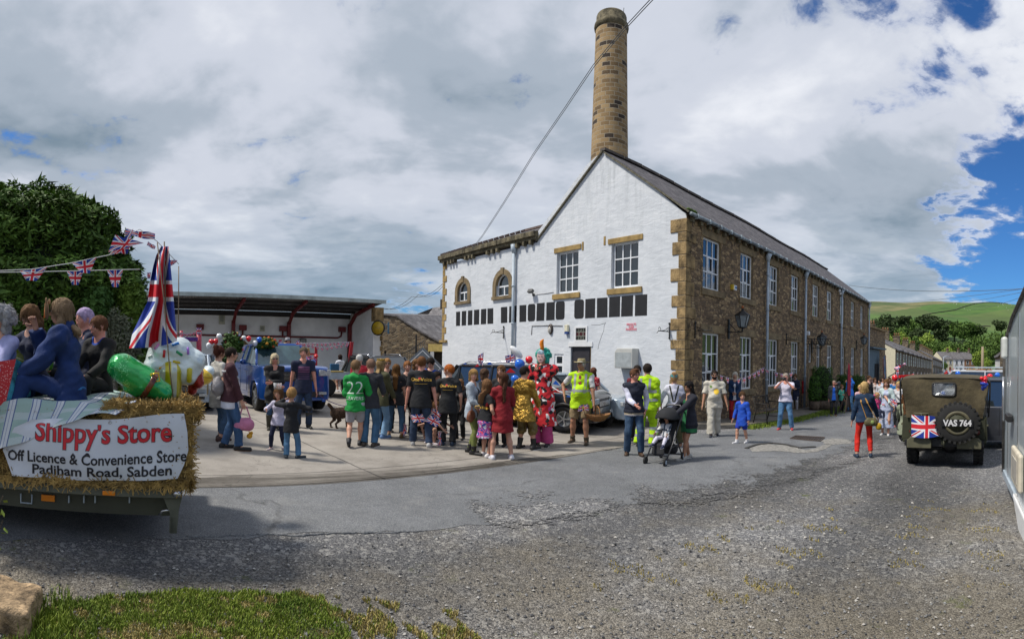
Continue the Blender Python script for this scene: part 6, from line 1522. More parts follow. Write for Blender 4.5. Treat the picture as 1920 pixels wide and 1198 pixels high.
 mb=MB();B_=[(x*.985,y,zb-.03)for x,y in base]+[(-x*.985,y,zb-.03)for x,y in base[::-1]];T2=[(x*.985,y,zt)for x,y in top]+[(-x*.985,y,zt)for x,y in top[::-1]]
 for i in range(8):j=(i+1)%8;mb.face([B_[i],B_[j],T2[j],T2[i]],0,None,False)
 mb.build('windows',m_cglass,t)
 for s in(1,-1):
  for y in(y1,y2):wheel(t,(s*(hw_-.13),y,wr),wr,.24,side=s)
  mb=MB()
  for y in(y1,y2):mb.tube([(s*(hw_+.005),y+wr*1.17*math.cos(a),wr*.96+wr*1.17*math.sin(a))for a in[math.pi*k/10 for k in range(11)]],.03 if cladding else .018,6)
  mb.bar((s*(hw_-.02),y1-wr*1.25,gc+.06),(s*(hw_-.02),y2+wr*1.25,gc+.06),.05,.12);mb.build('sill_trim',m_dark if cladding else pm,t)
  if mirrors:mb=MB();mb.ball((s*(hw_+.10),Y(wb+.09),zb+.06),(.10,.06,.08),12,8);mb.bar((s*hb*.95,Y(wb+.08),zb+.0),(s*(hw_+.06),Y(wb+.09),zb+.03),.04);mb.build('wing_mirror',pm,t)
  mb=MB();mb.box((s*hw_*.74,Y(.012)-.02,Hh*nose_h*1.02),(W*.19,.16,Hh*.085),0,Matrix.Rotation(-s*.28,3,'Z'));mb.build('headlight',m_lamp,t,bevel=.02)
  mb=MB();mb.box((s*hw_*.86,Y(.992),zb*.82),(W*.10,.10,Hh*.16));mb.build('tail_light',m_tail,t,bevel=.015)
  for f in(.42,.60):MB().box((s*(hw_+.005),Y(f),zb*.86),(.03,.18,.03)).build('door_handle',pm,t,bevel=.008)
  for f in(.365,.545,.70):MB().box((s*(hw_*.9995),Y(f),(gc+zb)/2+.05),(.006,.012,zb-gc-.2)).build('door_seam',m_dark,t)
 mb=MB();mb.box((0,Y(.004),Hh*nose_h*.93),(W*.50,.06,Hh*.14));mb.build('grille',m_dark,t,bevel=.015)
 gr=MB()
 for k in range(5):gr.box((0,Y(-.004),Hh*nose_h*(.86+.035*k)),(W*.48,.02,.012))
 gr.build('grille_bars',m_chrome,t)
 mb=MB();mb.box((0,Y(.006),gc+.17),(W*.72,.08,.16));mb.build('lower_intake',m_dark,t,bevel=.02)
 for s in(1,-1):MB().box((s*W*.34,Y(.0),gc+.2),(.22,.06,.07)).build('fog_light',m_lamp,t,bevel=.01)
 if plate:
  o=MB().box((0,Y(-.016),gc+.24),(.52,.02,.115)).build('number_plate',m_platew,t);text_mesh(plate,.095,m_platet,'lettering',o,.002,.001,M=frame((.02,Y(-.016)+.013,gc+.24),(-1,0,0),(0,0,1)))
  MB().box((.24,Y(-.016)+.0115,gc+.24),(.045,.002,.11)).build('blue_band',BM['navy'],o)
 if rails:
  for s in(1,-1):mb=MB();mb.tube([(s*ht*.93,Y(wt+.05),Hh*.97),(s*ht*.93,Y(wt+.08),Hh+.05),(s*ht*.93,Y(rt-.08),Hh+.05),(s*ht*.93,Y(rt-.03),Hh*.97)],.018,6);mb.build('roof_rail',m_chrome,t)
 if bed is not None:
  mb=MB();mb.b2((-hw_*.84,Y(.985),zb*.7),(hw_*.84,Y(bed+.02),zb+.035));mb.build('bed_liner',m_dark,t)
 return t
pick=car('pickup_truck','bright blue pickup truck decorated with flowers and balloons, parked before the shed',512,700,16.4,139,5.2,1.98,1.88,(.006,.065,.30),'pickup truck',belt=.67,bon=.715,wb=.29,wt=.38,rt=.66,rb=.99,bed=.66,wr=.40,gc=.33,nose_h=.56)
car('family_car','dark estate car with roof rails behind the two people in green and navy tops',722,700,19.2,140,4.6,1.88,1.66,(.012,.013,.016),rails=True,belt=.64,bon=.64)
car('small_suv','black sport utility car decorated with balloons and flags beside the performers',985,720,14.6,117,4.55,1.86,1.66,(.007,.007,.009),rails=True,belt=.65,bon=.65,nose_h=.46,cladding=True,gc=.24)
car('silver_hatchback','silver blue hatchback parked close to the white gable wall',1076,720,16.2,127,4.2,1.76,1.48,(.36,.44,.52),plate='KY06 UWL',belt=.62,nose_h=.45)
car('people_carrier','dark grey people carrier side on behind the military jeep',1862,720,14.6,325,4.9,1.95,1.86,(.045,.048,.058),belt=.62,bon=.62,wb=.20,wt=.32,gc=.26)
car('silver_car','silver car half hidden behind the yellow balloon beside the pickup',352,700,15.5,150,4.3,1.76,1.46,(.30,.36,.44))
v=car('white_van','white van with orange and yellow stripes beyond the dark grey people carrier',1838,700,27,322,5.3,2.0,2.30,(.66,.67,.68),'van',belt=.62,wb=.10,wt=.24,rt=.97,rb=.995,gc=.3)
mb=MB()
mb.face([(-.6,-.6,2.31),(.6,-.6,2.31),(.6,.2,2.31),(-.6,.2,2.31)],0);mb.face([(-.6,.2,2.31),(.6,.2,2.31),(.6,.7,2.31),(-.6,.7,2.31)],1)
mb.build('stripes',[mat('orange_stripe',(.75,.25,.02),.4,var=0),mat('yellow_stripe',(.75,.45,.12),.4,var=0)],v)
mb=MB();mb.bar((-.75,-1.8,2.42),(-.75,1.3,2.42),.05);mb.bar((.75,-1.8,2.42),(.75,1.3,2.42),.05)
for y in(-1.5,-.3,1.0):mb.bar((-.75,y,2.38),(.75,y,2.38),.05)
mb.build('roof_rack',m_pipe,v)
car('white_pickup','small white vehicle with a blue-grey windscreen far down the street',1760,700,34,222,4.8,1.85,2.0,(.66,.68,.70),'van',belt=.60,wb=.20,wt=.28)
PB='balloons on the blue pickup'
for c,x,y,r,lb in(('white',411,631,5.4,'white balloon above the flower garland'),('red',396,641,5,'left red balloon beside the white one'),('red',404.5,640.5,5,'right red balloon of the touching pair'),('white',392,648,5.6,'white balloon lowest at the left of the garland'),('white',457,634,4.6,'white balloon behind the cardboard triangle'),('red',466.5,635.5,5,'red balloon to the right of the cardboard triangle'),('blue',486,637,5,'blue balloon over the pickup roof'),('white',478,644,5.2,'white balloon beside the green bush on the pickup')):
 balloon(c,x,y,15.4,r,lb,PB)
p=at(450,646,15.6);t=empty('cardboard_triangle',p,R(25),'plain brown triangular board standing behind the pickup roof','board');s_=15.6/990
mb=MB();mb.prism([(-16*s_,0),(16*s_,0),(3*s_,13*s_),(-1*s_,13.5*s_)],lambda u,v,d:(u,d,v),-.02,.02);mb.build('board',mat('brown_board',(.19,.115,.035),.9,var=.1),t)
def flower_bank(label,blobs,D,n,cols,seed):
 p=at(blobs[0][0],blobs[0][1],D);t=empty('flower_garland',p,0,label,'flowers',None);bb=[]
 for x,y,rx,rz in blobs:q=at(x,y,D)-p;bb.append((q.x,q.y,q.z,rx,rx*.8,rz))
 leaf_object('leaves',leaves(bb,n,.11,seed,1.8,shell=.8),leaf_mat('garland_leaves',(.02,.05,.01),(.09,.17,.03),scale=3),t);rg=random.Random(seed)
 for c in cols:
  mb=MB()
  for k in range(11):
   b=rg.choice(bb);d=Vector((rg.gauss(0,1),rg.gauss(0,1),rg.gauss(0,1))).normalized();mb.ball((b[0]+d.x*b[3],b[1]+d.y*b[4],b[2]+d.z*b[5]),rg.uniform(.025,.055),7,5)
  mb.build('blossom',mat('petals_%d_%d_%d'%tuple(int(q*99)for q in c),c,.7),t)
 return t
flower_bank('tall garland of leaves with lilac and blue blossoms on the pickup',[(432,652,.28,.32),(425,668,.3,.3),(440,640,.2,.25),(415,682,.22,.3),(408,700,.15,.3),(450,648,.12,.2),(428,634,.12,.15)],15.3,2600,[(.45,.42,.65),(.50,.50,.72),(.75,.12,.12),(.05,.45,.7),(.8,.4,.15)],3)
flower_bank('low green bush with orange berries on the pickup roof',[(498,643,.28,.16),(486,647,.18,.12),(508,646,.2,.12)],15.6,1500,[(.65,.12,.02),(.7,.3,.02)],4)
fp=at(600,700,20.5);ft_=empty('float_trailer',(fp.x,fp.y,gz(fp.x,fp.y)),R(28),'flatbed trailer float with red posts behind the blue pickup','trailer')
def fl(px,py,D=20.5):q=at(px,py,D)-ft_.location;c,s=math.cos(-R(28)),math.sin(-R(28));return Vector((q.x*c-q.y*s,q.x*s+q.y*c,q.z))
MB().b2((-3.4,-1.0,.80),(1.35,1.0,.92)).build('deck',mat('trailer_deck',(.16,.17,.12),.8,var=.2),ft_);MB().b2((-3.4,-1.03,.66),(1.38,-1.0,.93)).build('side_rail',m_pipe,ft_)
MB().b2((-.3,-1.05,.925),(.75,-.8,.97)).build('yellow_edge',mat('ochre_board',(.42,.30,.08),.8),ft_)
for x in(-1.2,.15):
 for y in(-.95,.95):wheel(ft_,(0,0,0),.33,.2,m_pipe).matrix_local=Matrix.Translation((x,y,.36))@Matrix.Rotation(math.pi/2,4,'Z')
MB().box((.95,-1.05,.74),(.1,.03,.05)).build('reflector',m_amber,ft_)
m_redp=mat('red_painted_post',(.38,.01,.02),.5,var=.1)
for(x,y0,y1,w_)in((525,637,700,.10),(557,640,705,.15),(592,650,700,.10)):a=fl(x,y1);b=fl(x,y0);mb=MB();mb.bar((a.x,a.y,.92),(a.x,a.y,b.z),w_);mb.build('red_post',m_redp,ft_)
a,b=fl(652,705),fl(660,641);MB().bar(a,b,.12).build('leaning_red_post',m_redp,ft_)
MB().bar(fl(558,664),fl(594,664),.07).build('rail',m_redp,ft_)
bg='bunting strings on the float'
bunting('upper string of tiny union flags along the float',[(560,643,20.2),(610,643,20),(658,641,19.8)],[(x,7,7,(k%3)-1)for k,x in enumerate(range(563,657,8))],bg)
bunting('lower string of tiny union flags along the float',[(562,642,20.2),(605,652,20),(657,644,19.8)],[(x,7,6,(k%2))for k,x in enumerate(range(568,655,9))],bg)
for x,y,n_ in((524,646,1),(557,645,2)):px_flag('small union flag fixed to the %s red post of the float'%('thin' if n_==1 else 'thick'),[(x-3,y+6),(x+4,y+5),(x+5,y-7),(x-3,y-5)],20)
q=at(352,690,14);t=empty('tinsel_frame',(q.x,q.y,gz(q.x,q.y)),0,'red tinsel wrapped frame with bunting behind the cupcake balloon','frame');Q=lambda x,y,D=14:at(x,y,D)-t.location
m_tin=mat('pink_tinsel',(.55,.05,.10),.4,var=.5,scale=60,bump=.9,bscale=90)
for a_ in(([Q(373,690),Q(373,619)],.07,8),([Q(338,637),Q(373,637)],.05,6),([Q(340,690,15.5),Q(340,620,15.5)],.05,6)):MB().tube(*a_).build('post',m_tin,t)
bunting('white bunting looped across the tinsel wrapped frame',[(330,622,14),(350,626,14),(373,621,14)],[(x,6,6,0)for x in range(333,373,6)],bg)
px_flag('small union flag on top of the tinsel wrapped frame',[(369,627),(377,627),(378,615),(368,614)],13.9)
MB().bar(Q(336,636,13.8),Q(371,636,13.8),.03,.10).build('patterned_rail',mat('purple_pattern',(.12,.04,.30),.7,var=.6,scale=30),t)
t=empty('draped_table',(fp+Vector((-.2,-.1,0))).xy.to_3d()+Vector((0,0,gz(fp.x,fp.y)+.92)),R(28),'table draped with blue, white and red cloth on the float','table')
TQ=lambda x,y:(Matrix.Rotation(-R(28),3,'Z')@(at(x,y,20.2)-t.location))
mb=MB();A_,B_,C_,D_=TQ(596,702),TQ(622,702),TQ(616,691),TQ(602,690);off=Vector((0,.7,0))
mb.face([A_,B_,C_,D_],0);mb.face([D_,C_,C_+off,D_+off],1);mb.face([A_,D_,D_+off,A_+off],1);mb.face([B_,B_+off,C_+off,C_],2)
mb.build('cloth',[mat('blue_cloth',(.25,.38,.55),.8),m_white,mat('red_cloth',(.5,.02,.03),.8)],t)
t=empty('blue_cool_box',fl(626,700,21.5)*0+at(627,690,21.5),R(28),'small blue box standing at the end of the float','box');MB().box((0,0,0),(.35,.3,.35)).build('box',mat('blue_plastic',(.02,.10,.22),.5),t,bevel=.02)
sg_=at(792,690,14.5);t=empty('diamond_sign',sg_,0,'grey diamond shaped board with a white border standing behind the crowd','sign')
mb=MB();r_=.50;MB().prism([(0,r_*1.15),(r_*1.2,0),(0,-r_*1.2),(-r_*1.25,-.02)],lambda u,v,d:(u,d,v),0,.04).build('panel',mat('grey_panel',(.13,.15,.17),.6,var=.08),t)
mb.prism([(0,r_*.98),(r_*1.02,0),(0,-r_*1.02),(-r_*1.07,-.02)],lambda u,v,d:(u,d,v),-.004,-.001);mb.build('white_border',m_white,t)
MB().prism([(0,r_*.93),(r_*.97,0),(0,-r_*.97),(-r_*1.02,-.02)],lambda u,v,d:(u,d,v),-.008,-.005).build('inner_panel',mat('grey_panel',(.13,.15,.17),.6),t)
mb=MB();mb.tube([(0,.03,-r_*1.1),(0,.03,-1.6)],.03,6);mb.build('stand',m_pipe,t)
text_mesh('TM',.14,mat('dark_red_ink',(.25,.03,.05),.6,var=0),'lettering',t,.002,.001,M=frame((0,-.012,.08),(1,0,0),(0,0,1)))
SB='balloons on the black car'
balloon('blue',974,683,12.9,9.5,'large blue balloon on the roof of the black car',SB,rot=.5);balloon('red',992,675,13.0,7,'red balloon on the roof of the black car',SB);balloon('blue',965.5,711,12.6,7.5,'round blue balloon beside the windscreen of the black car',SB)
balloon('white',968,660,12.9,6,'long white sausage balloon on the roof of the black car',SB,sx=2.6,rot=.75,knot=False)
px_flag('tall union flag flying at the rear of the black car roof',[(896,679),(905,686),(907,661),(896,667)],13.2,amp=.02);px_flag('wide union flag flying by the white sausage balloon',[(948,681),(966,676),(966,664),(947,667)],13.1)
for k,(c,quad,lb)in enumerate((('red',[(948,699),(967,699),(957,690)],'red pennant on the roof edge of the black car'),('red',[(890,688),(899,687),(895,682)],'small red balloon tied at the foot of the tall flag'),('blue',[(868,683),(876,683),(872,680)],'small blue bow at the rear of the black car roof'),('blue',[(912,684),(924,683),(918,679)],'blue bow on the middle of the black car roof'),('red',[(1035,735),(1053,737),(1045,728)],'red pennant on the bonnet of the black car'),('red',[(1050,732),(1066,731),(1058,727)],'second red pennant further along the bonnet'),('blue',[(1036,720),(1050,723),(1042,713)],'blue pennant by the bonnet of the black car'),('blue',[(1062,744),(1070,745),(1067,738)],'blue pennant hanging at the front corner of the black car'))):
 P=[at(*q,13.1 if k<4 else 12.6)for q in quad];o=P[0];mb=MB();nr=(P[1]-P[0]).cross(P[2]-P[0]).normalized()*.012
 mb.face([p-o-nr for p in P]);mb.face([p-o+nr for p in P][::-1]);[mb.face([P[i]-o-nr,P[(i+1)%3]-o-nr,P[(i+1)%3]-o+nr,P[i]-o+nr])for i in range(3)]
 mb.build('pennant',BM[c],label=lb,cat='pennant',group='pennants on the black car',loc=o)
mb=MB();W_=[at(1000,700,13),at(1020,716,12.8),at(1048,734,12.5),at(1070,742,12.4)];mb.tube(W_,.012,5);mb.build('white_ribbon',BM['white'],label='white ribbon stretched over the bonnet of the black car',cat='ribbon')
m_od=mat('olive_drab_paint',(.035,.038,.018),.7,var=.2,scale=5);m_od2=mat('pale_olive_bumper',(.105,.10,.06),.7,var=.15);m_canvas=mat('olive_canvas',(.075,.060,.032),.95,var=.3,scale=3.5,bump=.6,bscale=4,bdist=.07)
jp=at(1771,800,10.55);je=empty('military_jeep',(jp.x,jp.y,gz(jp.x,jp.y)+.0),-R(50.0),'old olive green military jeep with canvas top seen from behind','jeep');je.scale=(1.1,1,1)
W=1.53
mb=MB();mb.b2((-W/2,0,.58),(W/2,.04,1.0));mb.b2((-W/2,0,.58),(-W/2+.30,1.5,1.03));mb.b2((W/2-.30,0,.58),(W/2,1.5,1.03));mb.b2((-W/2+.3,.04,.50),(W/2-.3,2.0,.58))
mb.prism([(0,.58),(2.6,.58),(2.6,1.02),(1.5,1.03),(1.5,.85),(.9,.80),(.6,1.03),(0,1.03)],lambda u,v,d:(d,u,v),-W/2-.002,-W/2+.04);mb.prism([(0,.58),(2.6,.58),(2.6,1.02),(1.5,1.03),(1.5,.85),(.9,.80),(.6,1.03),(0,1.03)],lambda u,v,d:(d,u,v),W/2-.04,W/2+.002)
mb.b2((-.5,1.9,.6),(.5,3.1,1.05));mb.b2((-W/2,2.1,.80),(-.5,3.1,.86));mb.b2((.5,2.1,.80),(W/2,3.1,.86));mb.b2((-.66,1.85,.95),(.66,1.95,1.10))
mb.b2((-W/2,-.01,.50),(-W/2+.24,.3,.58));mb.b2((W/2-.24,-.01,.50),(W/2,.3,.58))
mb.build('tub',m_od,je,bevel=.015)
mb=MB();mb.b2((-.62,.06,.38),(-.54,3.0,.50));mb.b2((.54,.06,.38),(.62,3.0,.50));mb.b2((-.72,-.06,.44),(.72,.02,.56));mb.tube([(-.6,.55,.36),(.6,.55,.36)],.05,8);mb.ball((.08,.55,.36),(.17,.15,.15));mb.tube([(-.45,.1,.36),(-.2,.9,.36)],.06,8);mb.tube([(-.6,2.6,.36),(.6,2.6,.36)],.05,8);mb.build('chassis',m_dark,je)
for x in(-.45,.45):MB().prism([(-.22,.41),(.22,.41),(.22,.56),(.16,.62),(-.16,.62),(-.22,.56)],lambda u,v,d:(x+u,d,v),-.14,-.04).build('bumperette',m_od2,je,bevel=.01)
mb=MB();mb.box((0,-.1,.54),(.1,.14,.08));mb.tube([(0,-.2,.58),(.0,-.26,.52),(0,-.2,.46),(0,-.14,.48)],.018,6);mb.build('tow_hitch',m_od,je)
for x in(-.62,.62):
 for y in(.55,2.6):wheel(je,(x,y,.38),.38,.19,m_od,side=1 if x>0 else-1,knob=True)
o=wheel(je,(0,0,0),.385,.19,m_od,side=-1,knob=True);o.matrix_local=Matrix.Translation((.24,-.16,.93))@Matrix.Rotation(R(90),4,'Z');o.name='spare_wheel'
mb=MB();mb.lathe([(.16,-.02),(.11,.05),(.05,.07),(0,.07)],(0,0,0),20,axis='Y');mb.build('hub',m_od,je).location=(.24,-.26,.93);MB().lathe([(.235,-.0),(.235,-.03),(.20,-.045),(.175,-.02),(.10,-.02),(.09,-.0)],(0,0,0),28,axis='Y').build('wheel_disc',mat('worn_olive_disc',(.10,.09,.05),.6,var=.2),je).location=(.24,-.235,.93)
np_=MB().box((.24,-.28,.935),(.56,.02,.13)).build('number_plate',mat('black_plate',(.008,.008,.01),.5,var=0),je)
tm=text_mesh('VAS 764',.165,mat('plate_silver',(.65,.65,.66),.4,var=0),'lettering',np_,.006,.002,M=frame((.24,-.293,.93),(1,0,0),(0,0,1)),xscale=.86)
def canvas_pt(u,v):
 wdt=.80-.06*v+.0*u;x=(u-.5)*2*(.69+.12*v+.0);y=.02-.10*v*0+.12*(1-v)*-.6+.03*math.sin(u*9+v*5)*(1-v*.6)+.025*math.sin((u-.5)*14*(1-v))
 return Vector((x,y,1.0+.80*v-.035*(abs(u-.5)*2)**4*(v>.98)))
def in_win(u,v):return .36<u<.62 and .56<v<.86
mb=MB();nu,nv=50,28;vs=[canvas_pt(i/nu,j/nv)for j in range(nv+1)for i in range(nu+1)]
mb.mesh(vs,[(j*(nu+1)+i,j*(nu+1)+i+1,(j+1)*(nu+1)+i+1,(j+1)*(nu+1)+i)for j in range(nv)for i in range(nu)if not in_win((i+.5)/nu,(j+.5)/nv)])
rf_=[(x,y,1.80+.05*math.sin(max(0,min(1,(y)/1.9))*math.pi)-.05*(abs(x)/.81)**6)for y in[0,.1,.4,.8,1.2,1.6,1.9]for x in[-.81,-.79,-.7,-.4,0,.4,.7,.79,.81]]
mb.mesh(rf_,[(j*9+i,j*9+i+1,(j+1)*9+i+1,(j+1)*9+i)for j in range(6)for i in range(8)])
for s in(-1,1):mb.face([(s*.81,0,1.75),(s*.81,.4,1.75),(s*.74,.28,1.0),(s*.70,.0,1.0)]);mb.face([(s*.81,0,1.60),(s*.812,1.9,1.68),(s*.812,1.9,1.80),(s*.81,0,1.76)])
mb.build('canvas_top',m_canvas,je)
def wf(u,v,d=0):q=canvas_pt(u,v);return(q.x,q.y-d,q.z)
mb=MB();rr_=[]
for(cu,cv,a0)in((.585,.82,0),(.395,.82,90),(.395,.60,180),(.585,.60,270)):
 for k in range(4):a=R(a0+k*30);rr_.append((cu+.04*math.cos(a),cv+.05*math.sin(a)))
mb.tube([wf(u,v,.012)for u,v in rr_],.016,6,closed=True);mb.build('window_surround',m_dark,je)
mb=MB();mb.face([wf(.36,.56,-.01),wf(.62,.56,-.01),wf(.62,.86,-.01),wf(.36,.86,-.01)]);mb.build('rear_window',mat('clear_plastic',(.55,.58,.6),.1,var=.3,trans=.85,spec=.5),je)
for s in(-1,1):MB().tube([(s*.80,.05,1.02),(s*.815,.03,1.4),(s*.82,.0,1.70),(s*.78,.0,1.80)],.016,6).build('hood_bow',m_dark,je);MB().tube([(s*.80,1.0,1.02),(s*.81,1.7,1.76)],.014,5).build('hood_bow',m_dark,je)
mb=MB();mb.box((-.42,-.07,.84),(.40,.12,.40));mb.build('jerrycan',m_od,je,bevel=.03)
mb=MB();mb.tube([(-.55,-.07,1.03),(-.55,-.07,1.09),(-.29,-.07,1.09),(-.29,-.07,1.03)],.012,6);mb.tube([(-.42,-.07,1.04),(-.42,-.07,1.1)],.02,6);mb.build('jerrycan_handle',m_od2,je)
t=empty('union_flag',je.matrix_world@Vector((0,0,0)),-R(50),'union flag draped over the jerrycan on the back of the jeep','flag');t.location=je.location
def fj(u,v):
 x=-.64+.60*u;z=.64+.43*v;pinch=max(0,u-.6)/.4;z=z+(.86-z)*pinch**1.5*.45*(v>.5)+(.72-z)*pinch**1.5*.2*(v<=.5)
 return Vector((x,-.20-.02*math.sin(u*5+v*3)+.03*pinch,z-.02*math.sin(u*4)))
cloth_grid(fj,18,10).build('cloth',m_flag,t)
for s in(-1,1):MB().ball((s*.60,-.02,.72),(.045,.03,.045),10,7).build('tail_lamp',mat('dull_red_lamp',(.14,.01,.01),.4),je)
mb=MB();mb.tube([(-.60,-.05,.62),(-.63,-.05,.58),(-.57,-.05,.56),(-.60,-.05,.52)],.016,6);mb.ball((-.6,-.05,.52),(.04,.02,.04),10,7);mb.build('shackle',m_chrome,je)
for s in(-1,1):MB().bar((s*.78,-.0,.86),(s*.78,.9,.86),.03).build('grab_rail',m_od2,je)
rgj=random.Random(6)
for c,px,py,lb in(('red',1845,713,'red pom-pom of small balloons at the top right corner of the jeep canvas'),('navy',1845,724,'dark blue pom-pom of small balloons below the red one on the jeep')):
 p=at(px,py,10.3);mb=MB()
 for k in range(12):mb.ball((rgj.uniform(-.05,.05),rgj.uniform(-.05,.05),rgj.uniform(-.06,.06)),.038,8,6)
 mb.build('pom_pom',BM[c],label=lb,cat='decoration',loc=p)
FB='balloons in the street'
for c,x,y,D,r,lb in(('blue',1796,701,24,5,'blue balloon above the middle of the jeep roof'),('blue',1870,704,22,5.5,'blue balloon at the end of the white van'),('red',1856,707,22,6,'pink-red balloon on the white van beside the blue one'),('red',1678,709,12,6,'red heart-like balloon left of the jeep canvas top'),('red',1712,705,13,3.5,'tiny red balloon just above the jeep roof'),('blue',1752,712,30,3,'tiny blue balloon by the distant white vehicle')):balloon(c,x,y,D,r,lb,FB)
mb=MB();p0=at(1686,706,12.4);mb.bar((0,0,0),at(1740,704,12.9)-p0,.05,.07);mb.build('red_streamer',BM['red'],label='red and white streamer stretched above the jeep canvas',cat='streamer',loc=p0)
px_flag('union flag bow flying above the street left of the jeep',[(1677,694),(1699,684),(1697,680),(1676,689)],13,amp=.05);px_flag('hanging tail of the union flag bow above the street',[(1680,702),(1686,702),(1686,690),(1681,690)],13.1)
mb=MB();p0=at(1664,708,13.5);mb.tube([(0,0,0),at(1684,696,13.2)-p0],.012,5);mb.build('flag_arm',m_dark,label='thin dark arm holding the flag bow',cat='pole',loc=p0)
m_galv=mat('caravan_side',(.40,.46,.50),.35,var=.10,scale=1.2,coat=.3)
bp=at(1884,800,8.6);bt_=empty('caravan',(bp.x,bp.y,0),ANG+R(3),'pale grey caravan side with a sloping front, cut off by the right edge','caravan')
g0=gz(bp.x,bp.y);zt=at(1884,640,8.6).z;G1=lambda x:g0-.0+.034*(-x)
pf_=[(0,g0+.30),(-7,g0+.30),(-7,2.86),(-4.2,2.86),(-2.5,2.74),(-1.1,2.50),(-.18,zt+.02),(-.04,zt-.05),(0,zt-.22)]
mb=MB();mb.prism(pf_,lambda u,v,d:(u,d,v),-2.1,0);mb.build('panels',m_galv,bt_)
MB().tube([(x,.012,z)for x,z in[pf_[0]]+pf_[:2:-1]+[(-7,2.88)]],.032,8).build('edge_trim',mat('grimy_trim',(.12,.11,.10),.6,var=.4),bt_)
for x in(-.55,-1.75,-3.4):MB().b2((x-.025,0,g0+.36),(x+.025,.012,2.35 if x>-1 else 2.5)).build('aluminium_strip',m_chrome,bt_)
MB().b2((-7,-.04,g0+.24),(0,.03,g0+.34)).build('lower_rail',m_pipe,bt_)
mb=MB();mb.prism([(-1.55,g0+.34),(-4.0,g0+.34),(-4.0,g0+.02),(-3.2,g0-.02),(-2.2,g0+.06)],lambda u,v,d:(u,d,v),-.02,.05);mb.build('white_skirt',m_white,bt_,bevel=.02)
wheel(bt_,(0,0,0),.33,.2,m_white).matrix_local=Matrix.Translation((-3.9,-.1,g0+.33))@Matrix.Rotation(math.pi/2,4,'Z')
MB().b2((-2.35,.005,g0+.52),(-1.55,.07,g0+.98)).build('cream_hatch',mat('cream_plastic_hatch',(.66,.60,.48),.5),bt_,bevel=.03);MB().b2((-2.2,.065,g0+.60),(-1.72,.08,g0+.88)).build('vent_grille',mat('pale_grille',(.42,.40,.36),.6),bt_)
MB().tube([(-.22,.05,g0+1.15),(-.22,.05,g0+1.85)],.022,8).build('grab_handle',m_chrome,bt_);MB().box((-1.15,.06,g0+1.30),(.34,.09,.10)).build('door_handle',m_dark,bt_,bevel=.02)
MB().box((-.50,.07,zt-.12),(.20,.10,.34)).build('marker_lamp',mat('pale_lamp',(.6,.62,.6),.3),bt_,bevel=.04)
TA=R(36);TB=Vector((-2.51,3.47,0));TX=Vector((math.cos(TA),math.sin(TA),0));TY=Vector((-TX.y,TX.x,0))
ht_=empty('hay_trailer',TB,TA,'low green-grey flatbed trailer loaded with straw bales','trailer')
def tl(px,py,y=0.):
 s,z=_pl(px,py,TB+TY*y,TX);return s,z
m_tr=mat('trailer_green_grey',(.105,.11,.085),.6,var=.25,scale=4);m_trd=mat('trailer_side_panel',(.055,.058,.04),.6,var=.2,scale=2)
mb=MB();mb.b2((-4.5,-.02,.66),(.02,.10,.735));mb.build('edge_rail',m_tr,ht_,bevel=.006)
mb=MB();mb.b2((-4.5,.10,.69),(0,2.0,.73));mb.build('deck',mat('trailer_planks',(.13,.09,.06),.9,var=.3),ht_)
mb=MB();mb.b2((-4.5,.12,.475),(-.06,.16,.66));mb.b2((-.06,.12,.475),(-.02,1.9,.66));mb.build('side_panel',m_trd,ht_)
mb=MB();mb.b2((-4.5,.5,.42),(-.2,.62,.56));mb.b2((-4.5,1.4,.42),(-.2,1.5,.56));mb.build('chassis',m_dark,ht_)
mb=MB();lx=tl(325,990)[0];mb.prism([(lx-.09,.66),(lx+.07,.66),(lx+.045,.56),(lx+.03,.365),(lx-.035,.365),(lx-.03,.52)],lambda u,v,d:(u,d,v),.02,.07);mb.b2((lx-.03,.02,.36),(lx+.03,.12,.50));mb.build('corner_leg',m_tr,ht_,bevel=.006)
mb=MB();mb.tube([(lx+.0,-.01,.70),(lx+.06,-.02,.70)],.03,8);mb.build('end_cap',m_chrome,ht_);mb=MB();mb.tube([(lx-.12,.06,.50),(lx-.09,.04,.54),(lx-.04,.03,.55)],.010,6);mb.build('latch',m_chrome,ht_)
x_,z_=tl(205,923);MB().box((x_,-.028,z_),(.105,.02,.036)).build('side_marker',m_amber,ht_,bevel=.006);x_,z_=tl(90,934,.1);MB().box((x_,.105,z_),(.12,.02,.055)).build('reflector',m_amber,ht_,bevel=.004)
x_,z_=tl(50,934,.1);mb=MB();mb.tube([(x_-.05,.09,z_+.04),(x_-.05,.09,z_-.04),(x_+.05,.09,z_-.04),(x_+.05,.09,z_+.04)],.008,6);mb.build('steel_step',m_pipe,ht_)
for px in(130,158,179,243):x_,z_=tl(px,935,.1);MB().box((x_,.09,z_),(.010,.03,.06)).build('rope_hook',m_pipe,ht_)
for x in(-2.6,-3.35):wheel(ht_,(0,0,0),.27,.18,m_pipe).matrix_local=Matrix.Translation((x,.35,.42))@Matrix.Rotation(math.pi/2,4,'Z')
m_straw=mat('straw',(.36,.235,.075),.9,var=.45,scale=16,bump=.9,bscale=50);m_strawd=mat('straw_core',(.17,.10,.03),.95,var=.5,scale=25,bump=1.0,bscale=40)
rgb=np.random.default_rng(9)
